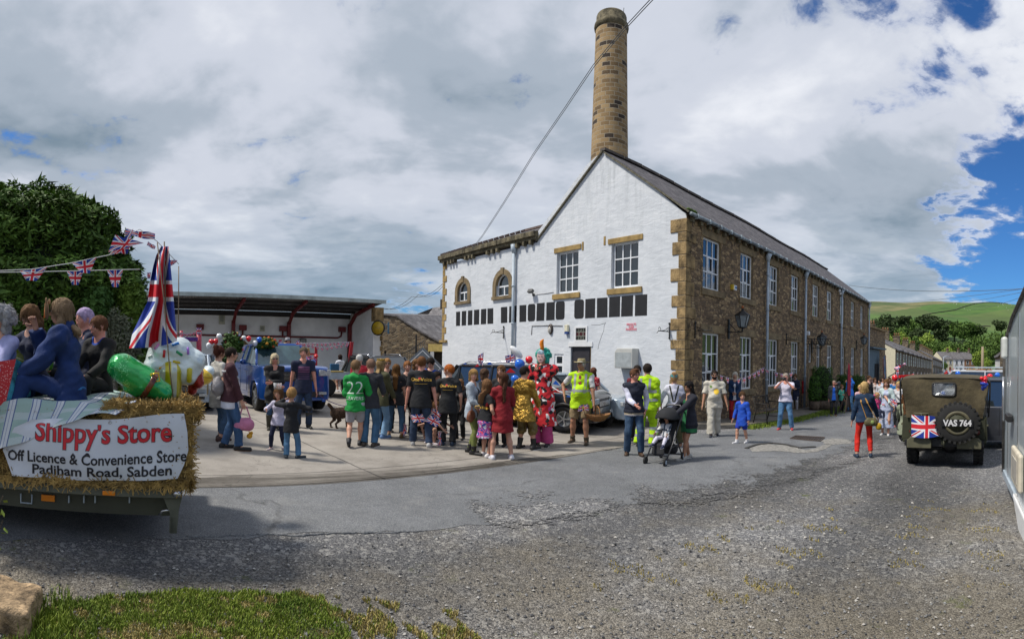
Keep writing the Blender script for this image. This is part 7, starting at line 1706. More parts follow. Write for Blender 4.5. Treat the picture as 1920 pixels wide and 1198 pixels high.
def straw_shell(lo,hi,n,L=.10,w_=.0035,up=.5):
 lo=np.array(lo);hi=np.array(hi);P=lo+(hi-lo)*rgb.random((n,3));f=rgb.integers(0,4,n)
 P[f==0,1]=lo[1];P[f==1,2]=hi[2];P[f==2,2]=hi[2];P[f==3,0]=hi[0]
 d=rgb.normal(size=(n,3));nr=np.zeros((n,3));nr[f==0,1]=-1;nr[(f==1)|(f==2),2]=1;nr[f==3,0]=1
 d-=nr*(d*nr).sum(1)[:,None]*.75;d/=np.linalg.norm(d,axis=1)[:,None];s=np.cross(d,nr+.2*rgb.normal(size=(n,3)));s/=np.linalg.norm(s,axis=1)[:,None]
 Lh=L*(.4+rgb.random(n))[:,None]*.5;P+=nr*.008
 return np.stack([P-d*Lh-s*w_,P-d*Lh+s*w_,P+d*Lh+s*w_,P+d*Lh-s*w_],1).reshape(-1,3)
bales=[(-.93,.0,.06,.55,1.325),(-1.88,-.95,.06,.55,1.31),(-2.85,-1.9,.06,.55,1.30),(-.90,.03,.58,1.10,1.36),(-1.86,-.93,.58,1.10,1.34),(-.88,.05,1.14,1.66,1.36),(-1.84,-.92,1.14,1.66,1.34)]
for k,(x0,x1,y0,y1,z1)in enumerate(bales):
 side=['rightmost','second from the right','third from the right'][k]if k<3 else None
 lb='front straw bale behind the banner, %s'%side if side else('straw bale in the %s row on the trailer, %s end'%('middle' if k<5 else 'rear','right' if k in(3,5)else 'left'))
 t=empty('straw_bale',TB,TA,lb,'straw bale','straw bales on the trailer')
 mb=MB();n=10;mb.b2((x0,y0,.74),(x1,y1,z1-.01));mb.build('core',m_strawd,t,bevel=.03)
 leaf_object('straw',straw_shell((x0,y0,.74),(x1,y1,z1),5200 if k in(0,1,3)else 2600),m_straw,t)
t=empty('loose_straw',TB,TA);tag(t,kind='stuff');
V1=straw_shell((-2.6,-.03,.74),(.08,.2,.79),2600,.14);V2=straw_shell((-.62,.0,1.30),(.14,.62,1.40),4200,.12);V2[:,2]+=.0;V4=straw_shell((-.12,.0,.78),(.09,1.5,1.36),3400,.14)
leaf_object('straw_stalks',np.concatenate([V1,V2,V4]),m_straw,t)['kind']='stuff'
m_ban=mat('banner_vinyl',(.62,.66,.74),.45,var=.03,scale=3,bump=.25,bscale=4,bdist=.03)
bl0,br0=[(62,786),(30,800),(8,842),(17,866),(27,889)],[(345,775),(351,808),(353,843),(345,870),(333,895)]
LX=[tl(*p)for p in bl0];RX=[tl(*p)for p in br0]
def ip(P,v):k=min(int(v*4),3);f=v*4-k;return(P[k][0]*(1-f)+P[k+1][0]*f,P[k][1]*(1-f)+P[k+1][1]*f)
def ban(u,v):
 a,b=ip(LX,v),ip(RX,v);x=a[0]+(b[0]-a[0])*u;z=a[1]+(b[1]-a[1])*u-.018*math.sin(u*math.pi)*(1 if v>.5 else .4)+(.010*math.sin(u*9)*(1-v))
 y=-.045-.022*math.sin(u*math.pi)*math.sin(v*math.pi)+.010*math.sin(u*16+v*4)*(.3+.7*abs(v-.5)*2)+.008*math.sin(u*6-v*7)
 return Vector((x,y,z))
bn=empty('shop_banner',TB,TA,'white banner with red and black lettering tied along the straw bales','banner')
cloth_grid(lambda u,v:ban(u,1-v),60,20).build('vinyl',m_ban,bn)
m_bred=mat('banner_red_ink',(.58,.015,.03),.5,var=0);m_bblk=mat('banner_black_ink',(.012,.013,.022),.5,var=0)
def banner_text(s,u0,u1,v0,hgt,m,bold,off,name='lettering',rise=0.):
 o=text_mesh(s,1.0,m,name,bn,bold,0.0,'LEFT');me=o.data;bm=bmesh.new();bm.from_mesh(me);bmesh.ops.triangulate(bm,faces=bm.faces)
 xs=[v.co.x for v in bm.verts];ys=[v.co.y for v in bm.verts];x0,x1=min(xs),max(xs);ym=0.0
 bmesh.ops.subdivide_edges(bm,edges=[e for e in bm.edges if e.calc_length()>.25],cuts=1)
 for v in bm.verts:
  u=u0+(u1-u0)*(v.co.x-x0)/(x1-x0);vv=v0-v.co.y*hgt;xx=LX[2][0]+(RX[2][0]-LX[2][0])*u;a,b=ip(LX,vv),ip(RX,vv);q=ban((xx-a[0])/(b[0]-a[0]),vv);v.co=q+Vector((0,off,0))
 bm.to_mesh(me);bm.free();return o
def uof(px):a=LX[2][0];b=RX[2][0];return(tl(px,843)[0]-a)/(b-a)
banner_text("Shippy's Store",uof(69),uof(323),.265,.36,m_bblk,.036,-.004,'lettering_outline');banner_text("Shippy's Store",uof(70.5),uof(321.5),.265,.36,m_bred,.016,-.008)
banner_text('Off Licence & Convenience Store',uof(18),uof(350),.60,.27,m_bblk,.020,-.005);banner_text('Padiham Road, Sabden',uof(64),uof(323),.835,.27,m_bblk,.020,-.005)
for(u,v)in((.535,.06),(.54,.955),(.99,.05),(.03,.5)):
 q=ban(u,v);mb=MB();mb.tube([q+Vector((.011*math.cos(a),-.004,.011*math.sin(a)))for a in[k*.7 for k in range(9)]],.0035,5,closed=True);mb.build('eyelet',m_chrome,bn)
m_teal=mat('teal_sky_reflection',(.05,.10,.11),.04,var=.4,scale=2,spec=1,coat=1)  # teal sky reflection painted into the pickup's glass colour
for c in pick.children:
 if c.name.startswith('windows'):c.data.materials[0]=m_teal
def ex_blank(N,tc,c,b):
 u,v,_=N.sep(N.tc('UV'));
 def st(x,p,w_,o=0.):return N.m('LESS_THAN',N.m('FRACT',N.m('ADD',N.m('DIVIDE',x,p),o)),w_)
 base=N.mix(st(u,.25,.38),(.33,.46,.42),(.60,.63,.66));base=N.mix(N.m('MULTIPLY',st(v,.30,.3),.5),base,(.58,.62,.66))
 base=N.mix(st(u,.25,.05,.0),base,(.10,.14,.30));base=N.mix(st(u,.25,.05,.68),base,(.12,.17,.34));base=N.mix(N.m('MULTIPLY',st(u,.25,.03,.82),.7),base,(.15,.2,.38))
 return base
m_blank=mat('plaid_blanket',(1,1,1),.9,var=0,extra=ex_blank,bump=.3,bscale=80)
bk=empty('plaid_blanket',TB,TA,'pale green and white plaid blanket spread over the straw bales','blanket')
rdrop=lambda u:max(0.,1-abs(u-.25)/.7)
def blank(u,v):
 x=-.02-2.9*u-.50*(1-v)*(1-u)**2
 if v<.3:k=v/.3;y=-.075+.14*k;z=1.405-(.07+.45*max(0,min(1,(u-.12)*2.2)))*(1-k)
 else:k=(v-.3)/.7;y=.065+1.6*k;z=1.41+.02*math.sin(u*14+v*9)+.012*math.sin(v*23+u*7)
 return Vector((x,y+.010*math.sin(u*26),z+.012*math.sin(u*31+v*4)))
cloth_grid(blank,70,30,lambda u,v:(u*2.9,v*1.8)).build('cloth',m_blank,bk)
def foil(name,c,metal=.6,rough=.22,extra=None):return mat(name,c,rough,metal=metal,var=.10,scale=5,bump=.35,bscale=9,bdist=.03,extra=extra,coat=.6)
def sdf_obj(name,m,parent,lo,hi,res,fn,fold=0):
 B=Fld(lo,hi,res);fn(B)
 if fold:B.fold(fold,14,2)
 V,Q=B.mesh();return np_object(name,V,Q,m,parent)
def build_foils():
 D=4.75;o=at(265,705,D);vx=Vector((math.cos(.70),math.sin(-.70)*-1*-1,0));
 th=math.atan2(o.x,o.y);rx=Vector((math.cos(th),-math.sin(th),0));up=Vector((0,0,1));dp=Vector((math.sin(th),math.cos(th),0))
 def L(px,py,d=0.):return np.array(((px-265)/990*D,d,-(py-705)/990*D))
 def mk(label,name,cat):t=empty(name,o,-th,label,cat,'foil balloons on the straw');return t
 t=mk('shiny green foil gherkin balloon with a brown belt lying on the straw','gherkin_balloon','balloon')
 lo,hi=(-.60,-.30,-.45),(.60,.30,.45)
 def fn(B):
  B.cap(L(228,690),L(272,716),.165,.165,.04,(0,1,0),.8);B.cap(L(272,716),L(306,736),.165,.115,.04,(0,1,0),.8);B.cap(L(250,722),L(240,728,-.03),.05,.035,.02);B.cap(L(240,728,-.03),L(255,738,-.04),.035,.03,.02)
 def exg(N,tc,c,b):x,y,z=N.sep(tc);k=N.ramp(N.m('ADD',N.m('MULTIPLY',N.vor(tc,55,'F1','Distance'),.8),0.),[(.18,1),(.26,0)]);return N.mix(N.m('MULTIPLY',k,N.m('LESS_THAN',x,-.10)),N.mix(N.noise(tc,4,2),(.01,.20,.04),(.02,.50,.11)),(.2,.7,.3))
 sdf_obj('foil',foil('green_foil',(.015,.40,.09),.3,extra=exg),t,lo,hi,.012,fn,.003)
 def fb(B):B.cap(L(281,721)-np.array((.022,0,-.013)),L(281,721)+np.array((.022,0,-.013)),.176,.170,0,(0,1,0),.84,cut0=0.,cut1=0.)
 sdf_obj('belt',foil('brown_foil',(.16,.05,.02),.4),t,lo,hi,.008,fb)
 bq=L(290,706,-.135);mb=MB();mb.tube([bq+np.array(q)for q in((-.035,0,.03),(.03,0,.04),(.04,0,-.03),(-.03,0,-.035))],.008,6,closed=True);mb.build('buckle',mat('yellow_foil',(.7,.5,.03),.25,metal=.5),t)
 t=mk('white foil cupcake balloon covered in coloured sprinkles','cupcake_balloon','balloon')
 D2=5.1;sc=D2/D
 def L2(px,py,d=0.35):q=L(px,py,0)*sc;return np.array((q[0],d,q[2]))
 def fc(B):
  for px,py,r in((300,668,.13),(335,662,.14),(362,680,.12),(288,690,.10),(320,690,.17),(350,700,.13),(310,655,.10)):B.ell(L2(px,py),(r,.14,r),.05)
 fr=sdf_obj('frosting',foil('white_foil',(.70,.80,.82),.1,.25),t,(-.3,.05,-.35),(.85,.65,.55),.012,fc,.003)
 def fcase(B):B.cap(L2(318,700),L2(320,738),.20,.15,.02,(0,1,0),.7)
 def exy(N,tc,c,b):x,y,z=N.sep(tc);return N.mix(N.m('LESS_THAN',N.m('FRACT',N.m('MULTIPLY',x,9.)),.5),(.62,.66,.55),(.55,.47,.01))
 sdf_obj('case',foil('striped_foil',(.6,.5,.05),.25,.3,exy),t,(-.3,.05,-.35),(.85,.65,.55),.012,fcase)
 def fr2(B):B.cap(L2(364,688),L2(372,720),.07,.06,.03);B.cap(L2(372,700,.40),L2(362,735,.40),.06,.05,.03)
 sdf_obj('red_back',foil('dark_red_foil',(.35,.02,.02),.5),t,(-.3,.05,-.35),(.85,.65,.55),.012,fr2)
 cols=[((.75,.28,.01),309,638,0),((.01,.20,.65),327,648,.4),((.70,.25,.60),293,653,.9),((.60,.02,.03),306,666,1.5),((.02,.30,.12),334,665,-.6),((.65,.48,.02),329,681,-.2),((.40,.18,.65),350,660,1.5),((.75,.75,.78),281,671,.1),((.02,.02,.35),279,652,1.2),((.75,.35,.03),304,691,.3),((.55,.47,.02),312,700,1.57),((.55,.47,.02),353,705,1.57)]
 me=fr
 for c,px,py,a in cols:
  q=Vector(L2(px,py,0));ok,hit,nr,_=me.ray_cast(Vector((q.x,-.5,q.z)),Vector((0,1,0)))
  if not ok:continue
  big=2.0 if py>=700 else 1.0;d=Vector((math.cos(a),0,math.sin(a)))*.032*big;d-=nr*d.dot(nr)
  mb=MB();mb.tube([hit-d*1.15,hit-d,hit+d,hit+d*1.15],[.004*big,.013*big,.013*big,.004*big],8);mb.build('sprinkle',mat('sprinkle_%d_%d'%(px,py),c,.3,var=0),t)
 t=mk('pale yellow ribbed foil balloon at the back corner of the straw','yellow_foil_balloon','balloon')
 D3=5.5;
 def L3(px,py,d=0.75):q=L(px,py,0)*(D3/D);return np.array((q[0],d,q[2]))
 def exq(N,tc,c,b):e=N.vor(tc,9,'DISTANCE_TO_EDGE','Distance',.2);return N.mix(N.m('LESS_THAN',e,.05),(.80,.52,.03),(.50,.28,.01))
 sdf_obj('foil',foil('yellow_ribbed_foil',(.6,.4,.03),.35,.3,exq),t,(.2,.45,-.40),(1.0,1.1,.35),.014,lambda B:B.cap(L3(366,716),L3(384,712),.13,.11,.02,(0,1,0),.8),.002)
 sdf_obj('rim',foil('white_foil',(.66,.74,.76),.25,.3),t,(.2,.45,-.40),(1.0,1.1,.35),.014,lambda B:B.cap(L3(358,724,.78),L3(392,702,.80),.10,.13,.02,(0,1,0),.5),.0)
 o2=at(55,680,5.5);th2=math.atan2(o2.x,o2.y);t=empty('lime_slice_balloon',o2,-th2,'round green foil balloon printed like a slice of lime','balloon')
 def exl(N,tc,c,b):
  x,y,z=N.sep(tc);r=N.m('SQRT',N.m('ADD',N.m('MULTIPLY',x,x),N.m('MULTIPLY',z,z)));a=N.m('ARCTAN2',z,x)
  sg=N.m('LESS_THAN',N.m('ABSOLUTE',N.m('SUBTRACT',N.m('FRACT',N.m('MULTIPLY',a,8/6.2832)),.5)),.06)
  col=N.mix(N.m('GREATER_THAN',r,.19),N.mix(sg,(.20,.24,.015),(.45,.50,.30)),N.mix(N.m('GREATER_THAN',r,.215),(.62,.68,.45),(.12,.42,.02)))
  return N.mix(N.m('LESS_THAN',r,.03),col,(.62,.66,.45))
 MB().ball((0,0,0),(.255,.11,.255),30,18).build('foil',foil('lime_foil',(.2,.4,.02),.2,.3,exl),t)
 o3=at(28,714,4.6);t=empty('gift_cushion',o3,-math.atan2(o3.x,o3.y),'square cushion-like gift bag, sparkling red on one side and teal on the other','gift bag')
 def exr(N,tc,c,b):k=N.ramp(N.vor(tc,60,'F1','Distance'),[(.2,1),(.3,0)]);return N.mix(k,(.50,.01,.02),(.8,.45,.45))
 mr=mat('red_sparkle',(1,1,1),.35,var=0,extra=exr);mt=mat('teal_print',(.03,.20,.28),.4,var=.6,scale=14)
 mb=MB();P=lambda px,py,d=0.:Vector(((px-28)/990*4.6,d,-(py-714)/990*4.6))
 mb.face([P(-14,680),P(30,673),P(10,760),P(-14,762)],0);mb.face([P(30,673),P(64,693,.12),P(58,745,.12),P(10,760)],1);mb.face([P(-14,680),P(30,673),P(64,693,.12),P(0,690,.3)],1);mb.face([P(-14,762,.3),P(58,745,.3),P(64,693,.3),P(-14,680,.3)],1)
 mb.build('bag',[mr,mt],t)
def pole(label,pts,r):
 P=[at(*p)for p in pts];mb=MB();mb.tube([p-P[0]for p in P],r,6);return mb.build('garden_cane',mat('bamboo_cane',(.20,.15,.10),.7,var=.3,scale=12),label=label,cat='pole',group='canes on the straw',loc=P[0])
pole('thin bent cane in front of the large flag, planted beside the gherkin balloon',[(325,748,4.7),(318,690,4.72),(307,560,4.75),(295,455,4.8)],.006)
pole('second cane holding the hoist of the large flag',[(313,700,5.0),(311,600,5.0),(308,453,5.0)],.007)
pole('thin upright cane right of the large flag',[(334,640,5.5),(335,560,5.5),(335,499,5.5)],.006)
bg2='union bunting over the hay trailer'
bunting('upper union bunting string rising to the flag canes',[(-10,508,4.2),(60,505,4.4),(130,494,4.6),(205,478,4.8),(240,440,4.9),(262,430,4.9),(294,452,4.9),(335,495,5.4)],[(63,52,22,-4),(158,46,24,2),(228,44,22,4)],bg2)
bunting('lower union bunting string across the dark conifer',[(-10,511,4.2),(60,510,4.4),(150,508,4.8),(262,505,5.2)],[(141,32,26,0),(216,30,32,0)],bg2)
px_flag('large tilted union pennant high beside the conifer',[(203,473),(253,460),(270,456),(216,441)],4.8,bg2,amp=.02)
px_flag('folded union pennant topmost by the cane tips',[(234,440),(290,450),(291,438),(236,429)],4.9,bg2,amp=.03);px_flag('tiny union pennant by the cane tips',[(275,460),(290,468),(292,462),(278,453)],4.9,bg2);px_flag('union pennant just right of the flag top',[(313,503),(331,492),(333,488),(312,487)],5.2,bg2);px_flag('small union pennant behind the left edge of the flag',[(276,522),(282,522),(283,511),(276,511)],5.3,bg2)
def big_flag():
 D=4.95;t=empty('union_flag',at(309,470,D),0,'large union flag hanging in folds from a cane above the gherkin balloon','flag');o=t.location
 rows=[(462,302,316),(478,293,318),(500,287,320),(530,281,323),(565,277,326),(600,260,329),(625,248,331),(652,242,332)]
 def fn(u,v):
  k=min(int(v*7),6);f=v*7-k;a,b=rows[k],rows[k+1];py=a[0]+(b[0]-a[0])*f;l=a[1]+(b[1]-a[1])*f;r=a[2]+(b[2]-a[2])*f
  if v>.8:py-=(u-.3)**2*26*(v-.8)/.2*(1 if u>.3 else-.5)
  px=l+(r-l)*u;return at(px,py,D+(.09*math.sin(u*10+v*2.5)+.04*math.sin(u*21-v*3))*(.5+.6*v))-o
 cloth_grid(fn,44,50,lambda u,v:(v*1.02,1.0-u)).build('cloth',m_flag,t)
big_flag()
build_foils()
def bush(px,foot,D,w_,h_,label,cone=0,pot=None):
 p=at(px,foot,D);g=gz(p.x,p.y)+.12;t=empty('topiary_bush',(p.x,p.y,g),0,label,'shrub','clipped bushes by the mill wall');z0=.35 if pot else .15
 bl=[(0,0,z0+h_*.5,w_/2,w_/2,h_*.5)]if not cone else[(0,0,z0+h_*.36,w_/2,w_/2,h_*.38),(0,0,z0+h_*.66,w_*.36,w_*.36,h_*.32)]
 leaf_object('foliage',leaves(bl,5200,.05,int(px),1.4,shell=.12),leaf_mat('box_leaves',(.03,.08,.012),(.09,.19,.025),scale=4),t)
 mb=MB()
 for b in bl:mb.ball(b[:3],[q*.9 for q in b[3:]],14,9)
 mb.build('inner_core',m_core,t);MB().tube([(0,0,0),(0,0,z0+.2)],.04,6).build('stem',m_bark,t)  # solid dark core under the leaf shell
 if pot:mb=MB();mb.lathe([(pot*.8,0),(pot,.15),(pot*1.05,.40),(pot*.9,.42)],n=14);mb.build('pot',mat('stone_trough',(.14,.10,.07),.95,var=.4,bump=1,bscale=12),t)
bush(1541,768,25.2,1.15,1.75,'large round topped clipped bush in a stone tub beside the brown door',pot=.62)
bush(1527,766,24.4,.62,1.35,'narrow clipped bush left of the large round one',cone=1,pot=.25)
bush(1606,750,30.5,1.1,1.6,'dark clipped bush behind the person in the blue hooded top');bush(1582,752,29.5,1.0,1.6,'clipped bush behind the child in the green top')
p=at(1590,757,24.6);t=empty('a_board',(p.x,p.y,gz(p.x,p.y)+.1),R(35),'folding brown a-board standing on the pavement','a-board')
mb=MB();mb.bar((-.35,0,0),(0,0,1.15),.06);mb.bar((.35,0,0),(0,0,1.15),.06);mb.bar((-.28,.35,0),(0,0,1.12),.05);mb.face([(-.28,.0,.2),(.28,.0,.2),(.03,0,1.05),(-.03,0,1.05)]);mb.build('frame',mat('dark_brown_timber',(.05,.03,.02),.7),t)
p=at(1590,735,24.5);t=empty('feather_banner',(p.x,p.y,gz(p.x,p.y)+.1),R(20),'tall narrow red sail banner on the pavement','banner')
hz=at(1589,678,24.5).z-t.location.z;mb=MB();mb.face([(-.06,0,.75),(.22,0,.75),(.24,0,hz*.6),(.12,0,hz*.92),(0,0,hz)]);mb.face([(-.06,.02,.75),(.22,.02,.75),(.24,.02,hz*.6),(.12,.02,hz*.92),(0,.02,hz)][::-1])
mb.build('sail',mat('red_sail',(.42,.015,.04),.7,var=.25,scale=4),t);MB().tube([(-.07,0,0),(-.07,0,hz*.8),(0,0,hz)],.014,5).build('pole',m_iron,t)
p=at(1436,777,17.6);t=empty('iron_bench',(p.x,p.y,gz(p.x,p.y)+.12),ANG,'rusty black iron lattice bench against the street wall','bench')
mb=MB()
for x in[-.55+.11*i for i in range(11)]:mb.tube([(x,-.28,.43),(x,.08,.40),(x,.16,.60),(x,.22,.86)],.011,5)
for(y,z)in((-.28,.43),(-.1,.42),(.08,.40),(.16,.6),(.22,.86)):mb.tube([(-.58,y,z),(.58,y,z)],.013,5)
for x in(-.58,.58):mb.tube([(x,-.3,0),(x,-.27,.43),(x,-.25,.64),(x,.18,.66)],.018,6);mb.tube([(x,.2,0),(x,.1,.4),(x,.22,.88)],.018,6);mb.tube([(x,-.28,.15),(x,.17,.15)],.012,5)
mb.build('lattice',mat('rusty_black_iron',(.025,.02,.016),.7,var=.4),t)
bunting('string of small pink and white union bunting on the stone wall',[(1340,700,16.6),(1378,712,16.8),(1402,706,17.2),(1430,690,17.8),(1447,697,18.2),(1472,702,18.6),(1492,697,19.4)],[(1353,6,10,0),(1364,6,11,1),(1385,6,9,0),(1395,7,11,1),(1405,7,8,0),(1414,7,10,1),(1422,7,11,1),(1430,7,9,0),(1438,8,6,2),(1455,7,9,1),(1465,7,8,1),(1483,7,8,0)],'bunting on the street wall')
bs=gnd(48,1165);t=empty('stone_block',(bs.x,bs.y,gz(bs.x,bs.y)),R(38),'rough tan sandstone block at the lower left corner','stone')
def fst(B):
 X,Y,Z=np.meshgrid(*B.ax,indexing='ij',sparse=True);n_=.016*np.sin(X*13+Y*9+1)*np.sin(Z*17+X*5)+.007*np.sin(X*41+Z*33)*np.sin(Y*37)
 q=[np.abs(X+.26)-.33,np.abs(Y+.18*X)-.20,np.abs(Z-.03+.06*X)-.135];r=.035;o_=sum(np.maximum(v+r,0)**2 for v in q);B.f=(np.sqrt(o_)+np.minimum(np.maximum(np.maximum(q[0]+r,q[1]+r),q[2]+r),0)-r+n_).astype(np.float32)
B=Fld((-.75,-.3,-.1),(.35,.3,.3),.012);fst(B);V,Q=B.mesh();np_object('block',V,Q,mat('tan_sandstone',(.36,.255,.15),.95,var=.5,scale=9,bump=1.0,bscale=28,bdist=.035),t)
def grass_mat(name,a,b):return leaf_mat(name,a,b,scale=3)
mg=grass_mat('grass_blades',(.07,.13,.012),(.27,.33,.045));mgy=grass_mat('dry_grass_blades',(.20,.17,.04),(.46,.37,.15))
def blades(P,h,w_=.0045,seed=0):
 rg=np.random.default_rng(seed);n=len(P);a=rg.random(n)*6.283;d=np.stack([np.cos(a),np.sin(a),0*a],1);s=np.stack([-np.sin(a),np.cos(a),0*a],1)
 H_=h*(.45+rg.random(n)*.9)[:,None];ln=rg.random(n)[:,None]*.55;w=w_*(.7+.6*rg.random(n))[:,None];m1=P+d*H_*ln*.35+np.array([0,0,1])*H_*.6;tp=P+d*H_*ln+np.array([0,0,1])*H_*(1-.3*ln)
 q1=np.stack([P-s*w,P+s*w,m1+s*w*.8,m1-s*w*.8],1);q2=np.stack([m1-s*w*.8,m1+s*w*.8,tp+s*w*.15,tp-s*w*.15],1);return np.concatenate([q1,q2]).reshape(-1,3)
def scatter_px(poly,n,seed,edge=0):
 """points on the ground inside a polygon of photo readings, denser near the viewer is left to perspective"""
 W_=[gnd(*p)for p in poly];rg=random.Random(seed);xs=[p.x for p in W_];ys=[p.y for p in W_];out=[]
 def ins(x,y):
  c=False;j=len(W_)-1
  for i in range(len(W_)):
   if(W_[i].y>y)!=(W_[j].y>y)and x<(W_[j].x-W_[i].x)*(y-W_[i].y)/(W_[j].y-W_[i].y+1e-12)+W_[i].x:c=not c
   j=i
  return c
 while len(out)<n:
  x,y=rg.uniform(min(xs),max(xs)),rg.uniform(min(ys),max(ys))
  if ins(x,y):out.append((x,y,gz(x,y)))
 return np.array(out)
gp=[(-60,1250),(70,1150),(110,1128),(160,1128),(200,1118),(270,1116),(350,1107),(420,1114),(470,1110),(520,1117),(560,1108),(585,1120),(600,1118),(622,1140),(640,1142),(652,1172),(680,1250)]
P=scatter_px(gp,34000,1);keep=np.random.default_rng(4).random(len(P))<np.clip(1.35-1.1*(P[:,0]+1.7)+.5*np.sin(P[:,0]*17)*np.sin(P[:,1]*13),.25,1);P=P[keep];n1=np.sin(P[:,0]*9+1)*np.sin(P[:,1]*11)+.6*np.sin(P[:,0]*23+P[:,1]*17);rgd=np.random.default_rng(12);Cc=P[rgd.integers(0,len(P),46),:2];rd=rgd.uniform(.02,.11,46);dd_=np.sqrt(((P[:,None,:2]-Cc[None])**2*np.array([1,1.8])).sum(2))/rd+.5*rgd.random((len(P),1));dry=(dd_.min(1)<1.1)|(rgd.random(len(P))<.12)
o=leaf_object('grass',blades(P[~dry],.036,.0036,2),mg);o['kind']='stuff';o=leaf_object('dry_grass',blades(P[dry],.024,.0036,3),mgy);o['kind']='stuff'
sheet('grass_soil',[gnd(*p)for p in gp],mat('grassy_soil',(.07,.075,.025),1,var=.4,scale=20,bump=.7,bscale=60),.006,.03,.1,7)
P=scatter_px([(600,1118),(700,1125),(870,1150),(960,1250),(660,1250)],9000,5);k=(np.sin(P[:,0]*13)+np.sin(P[:,1]*15+2)+.7*np.sin(P[:,0]*31+P[:,1]*23))>.1+1.1*(P[:,0]+.75);h2=k&(np.sin(P[:,0]*57)>.1);leaf_object('sparse_green_grass',blades(P[h2],.026,.0036,61),mg)['kind']='stuff';o=leaf_object('sparse_grass',blades(P[k],.028,.004,6),mgy);o['kind']='stuff'
P=scatter_px([(0,1250),(60,1150),(110,1110),(135,1130),(150,1250)],900,8);o=leaf_object('long_grass',blades(P[::2],.10,.004,9),mg);o['kind']='stuff'
def strip(name,line,half,n,h,seed,m):
 rg=random.Random(seed);out=[]
 for _ in range(n):
  t_=rg.random()*(len(line)-1);i=int(t_);f=t_-i;x=line[i][0]*(1-f)+line[i+1][0]*f;y=line[i][1]*(1-f)+line[i+1][1]*f-abs(rg.gauss(0,half));p=mill_pt(x,y);out.append((p.x,p.y,gz(p.x,p.y)+.004))
 o=leaf_object(name,blades(np.array(out),h,.012,seed),m);o['kind']='stuff'
strip('kerb_grass',[(1.2,-1.45),(4.8,-1.62),(8,-1.4)],.16,2600,.11,11,mg);strip('kerb_weeds',[(8,-1.4),(12.5,-1.05),(18,-.9),(25,-.8)],.3,4200,.13,12,mg);strip('wall_weeds',[(3.2,.02),(5.8,.02),(9,.02)],.18,700,.16,13,mg)
P=np.concatenate([scatter_px(q,n_,s_)for q,n_,s_ in(([(1050,1060),(1400,990),(1560,950),(1600,1010),(1500,1120),(1100,1140)],5200,14),([(1700,930),(1870,940),(1900,1100),(1650,1100)],3600,15),([(1390,820),(1480,830),(1450,836),(1400,828)],60,16))])
k=(np.sin(P[:,0]*4.1)*np.sin(P[:,1]*5.3)+.6*np.sin(P[:,0]*11+P[:,1]*9)+.4*np.sin(P[:,0]*29))>.75;o=leaf_object('gravel_weeds',blades(P[k],.022,.006,17),mgy);o['kind']='stuff'
def leafy_sprig(px,py,label):
 p=at(px,py,2.6);t=empty('leafy_plant',p,0,label,'plant');mb=MB();rg=random.Random(int(py));lv=[]
 for k in range(7):
  a=rg.uniform(-.8,.6);q=Vector((.02*k-.05,0,.035*k-.12));s=.05;d=Vector((math.cos(a)*.8,-.2,math.sin(a))).normalized();w=Vector((0,.4,.9)).cross(d).normalized()
  mb.mesh([q,q+d*s*.5+w*s*.28,q+d*s,q+d*s*.5-w*s*.28],[(0,1,2,3)],0,True)
 mb.build('leaves',mg,t);MB().tube([(-.12,0,-.2),(.06,0,.12)],.003,5).build('stem',m_bark,t)
leafy_sprig(-8,970,'bright green leaves poking in at the left edge above');leafy_sprig(-8,1015,'bright green leaves poking in at the left edge below')
rg=random.Random(21);mb=MB();cnt=0
while cnt<4200:
 px=rg.uniform(-20,1940);py=rg.uniform(905,1215)
 if px<1350 and py<1008:continue
 q=gnd(px,py);d=math.hypot(q.x,q.y);r=rg.choice((.005,.006,.008,.008,.011,.015))*(1.0 if d<5 else 1.5)
 M=Matrix.Rotation(rg.uniform(0,3),3,'Z')@Matrix.Rotation(rg.uniform(-.5,.5),3,'X');o_=[(1,0,0),(0,1,0),(-1,0,0),(0,-1,0),(0,0,.7),(0,0,-.7)]
 V=[q+Vector((0,0,r*.3+.004))+M@(Vector(v)*r*rg.uniform(.7,1.3))for v in o_]
 mb.mesh(V,[(0,1,4),(1,2,4),(2,3,4),(3,0,4)],rg.choice((0,0,0,1,1,1,2)),False);cnt+=1
mb.build('loose_stones',[mat('stone_grey',(.20,.20,.20),.9,var=.3),mat('stone_dark',(.09,.09,.095),.9,var=.3),mat('stone_pale',(.42,.40,.37),.9,var=.2)],kind='stuff')
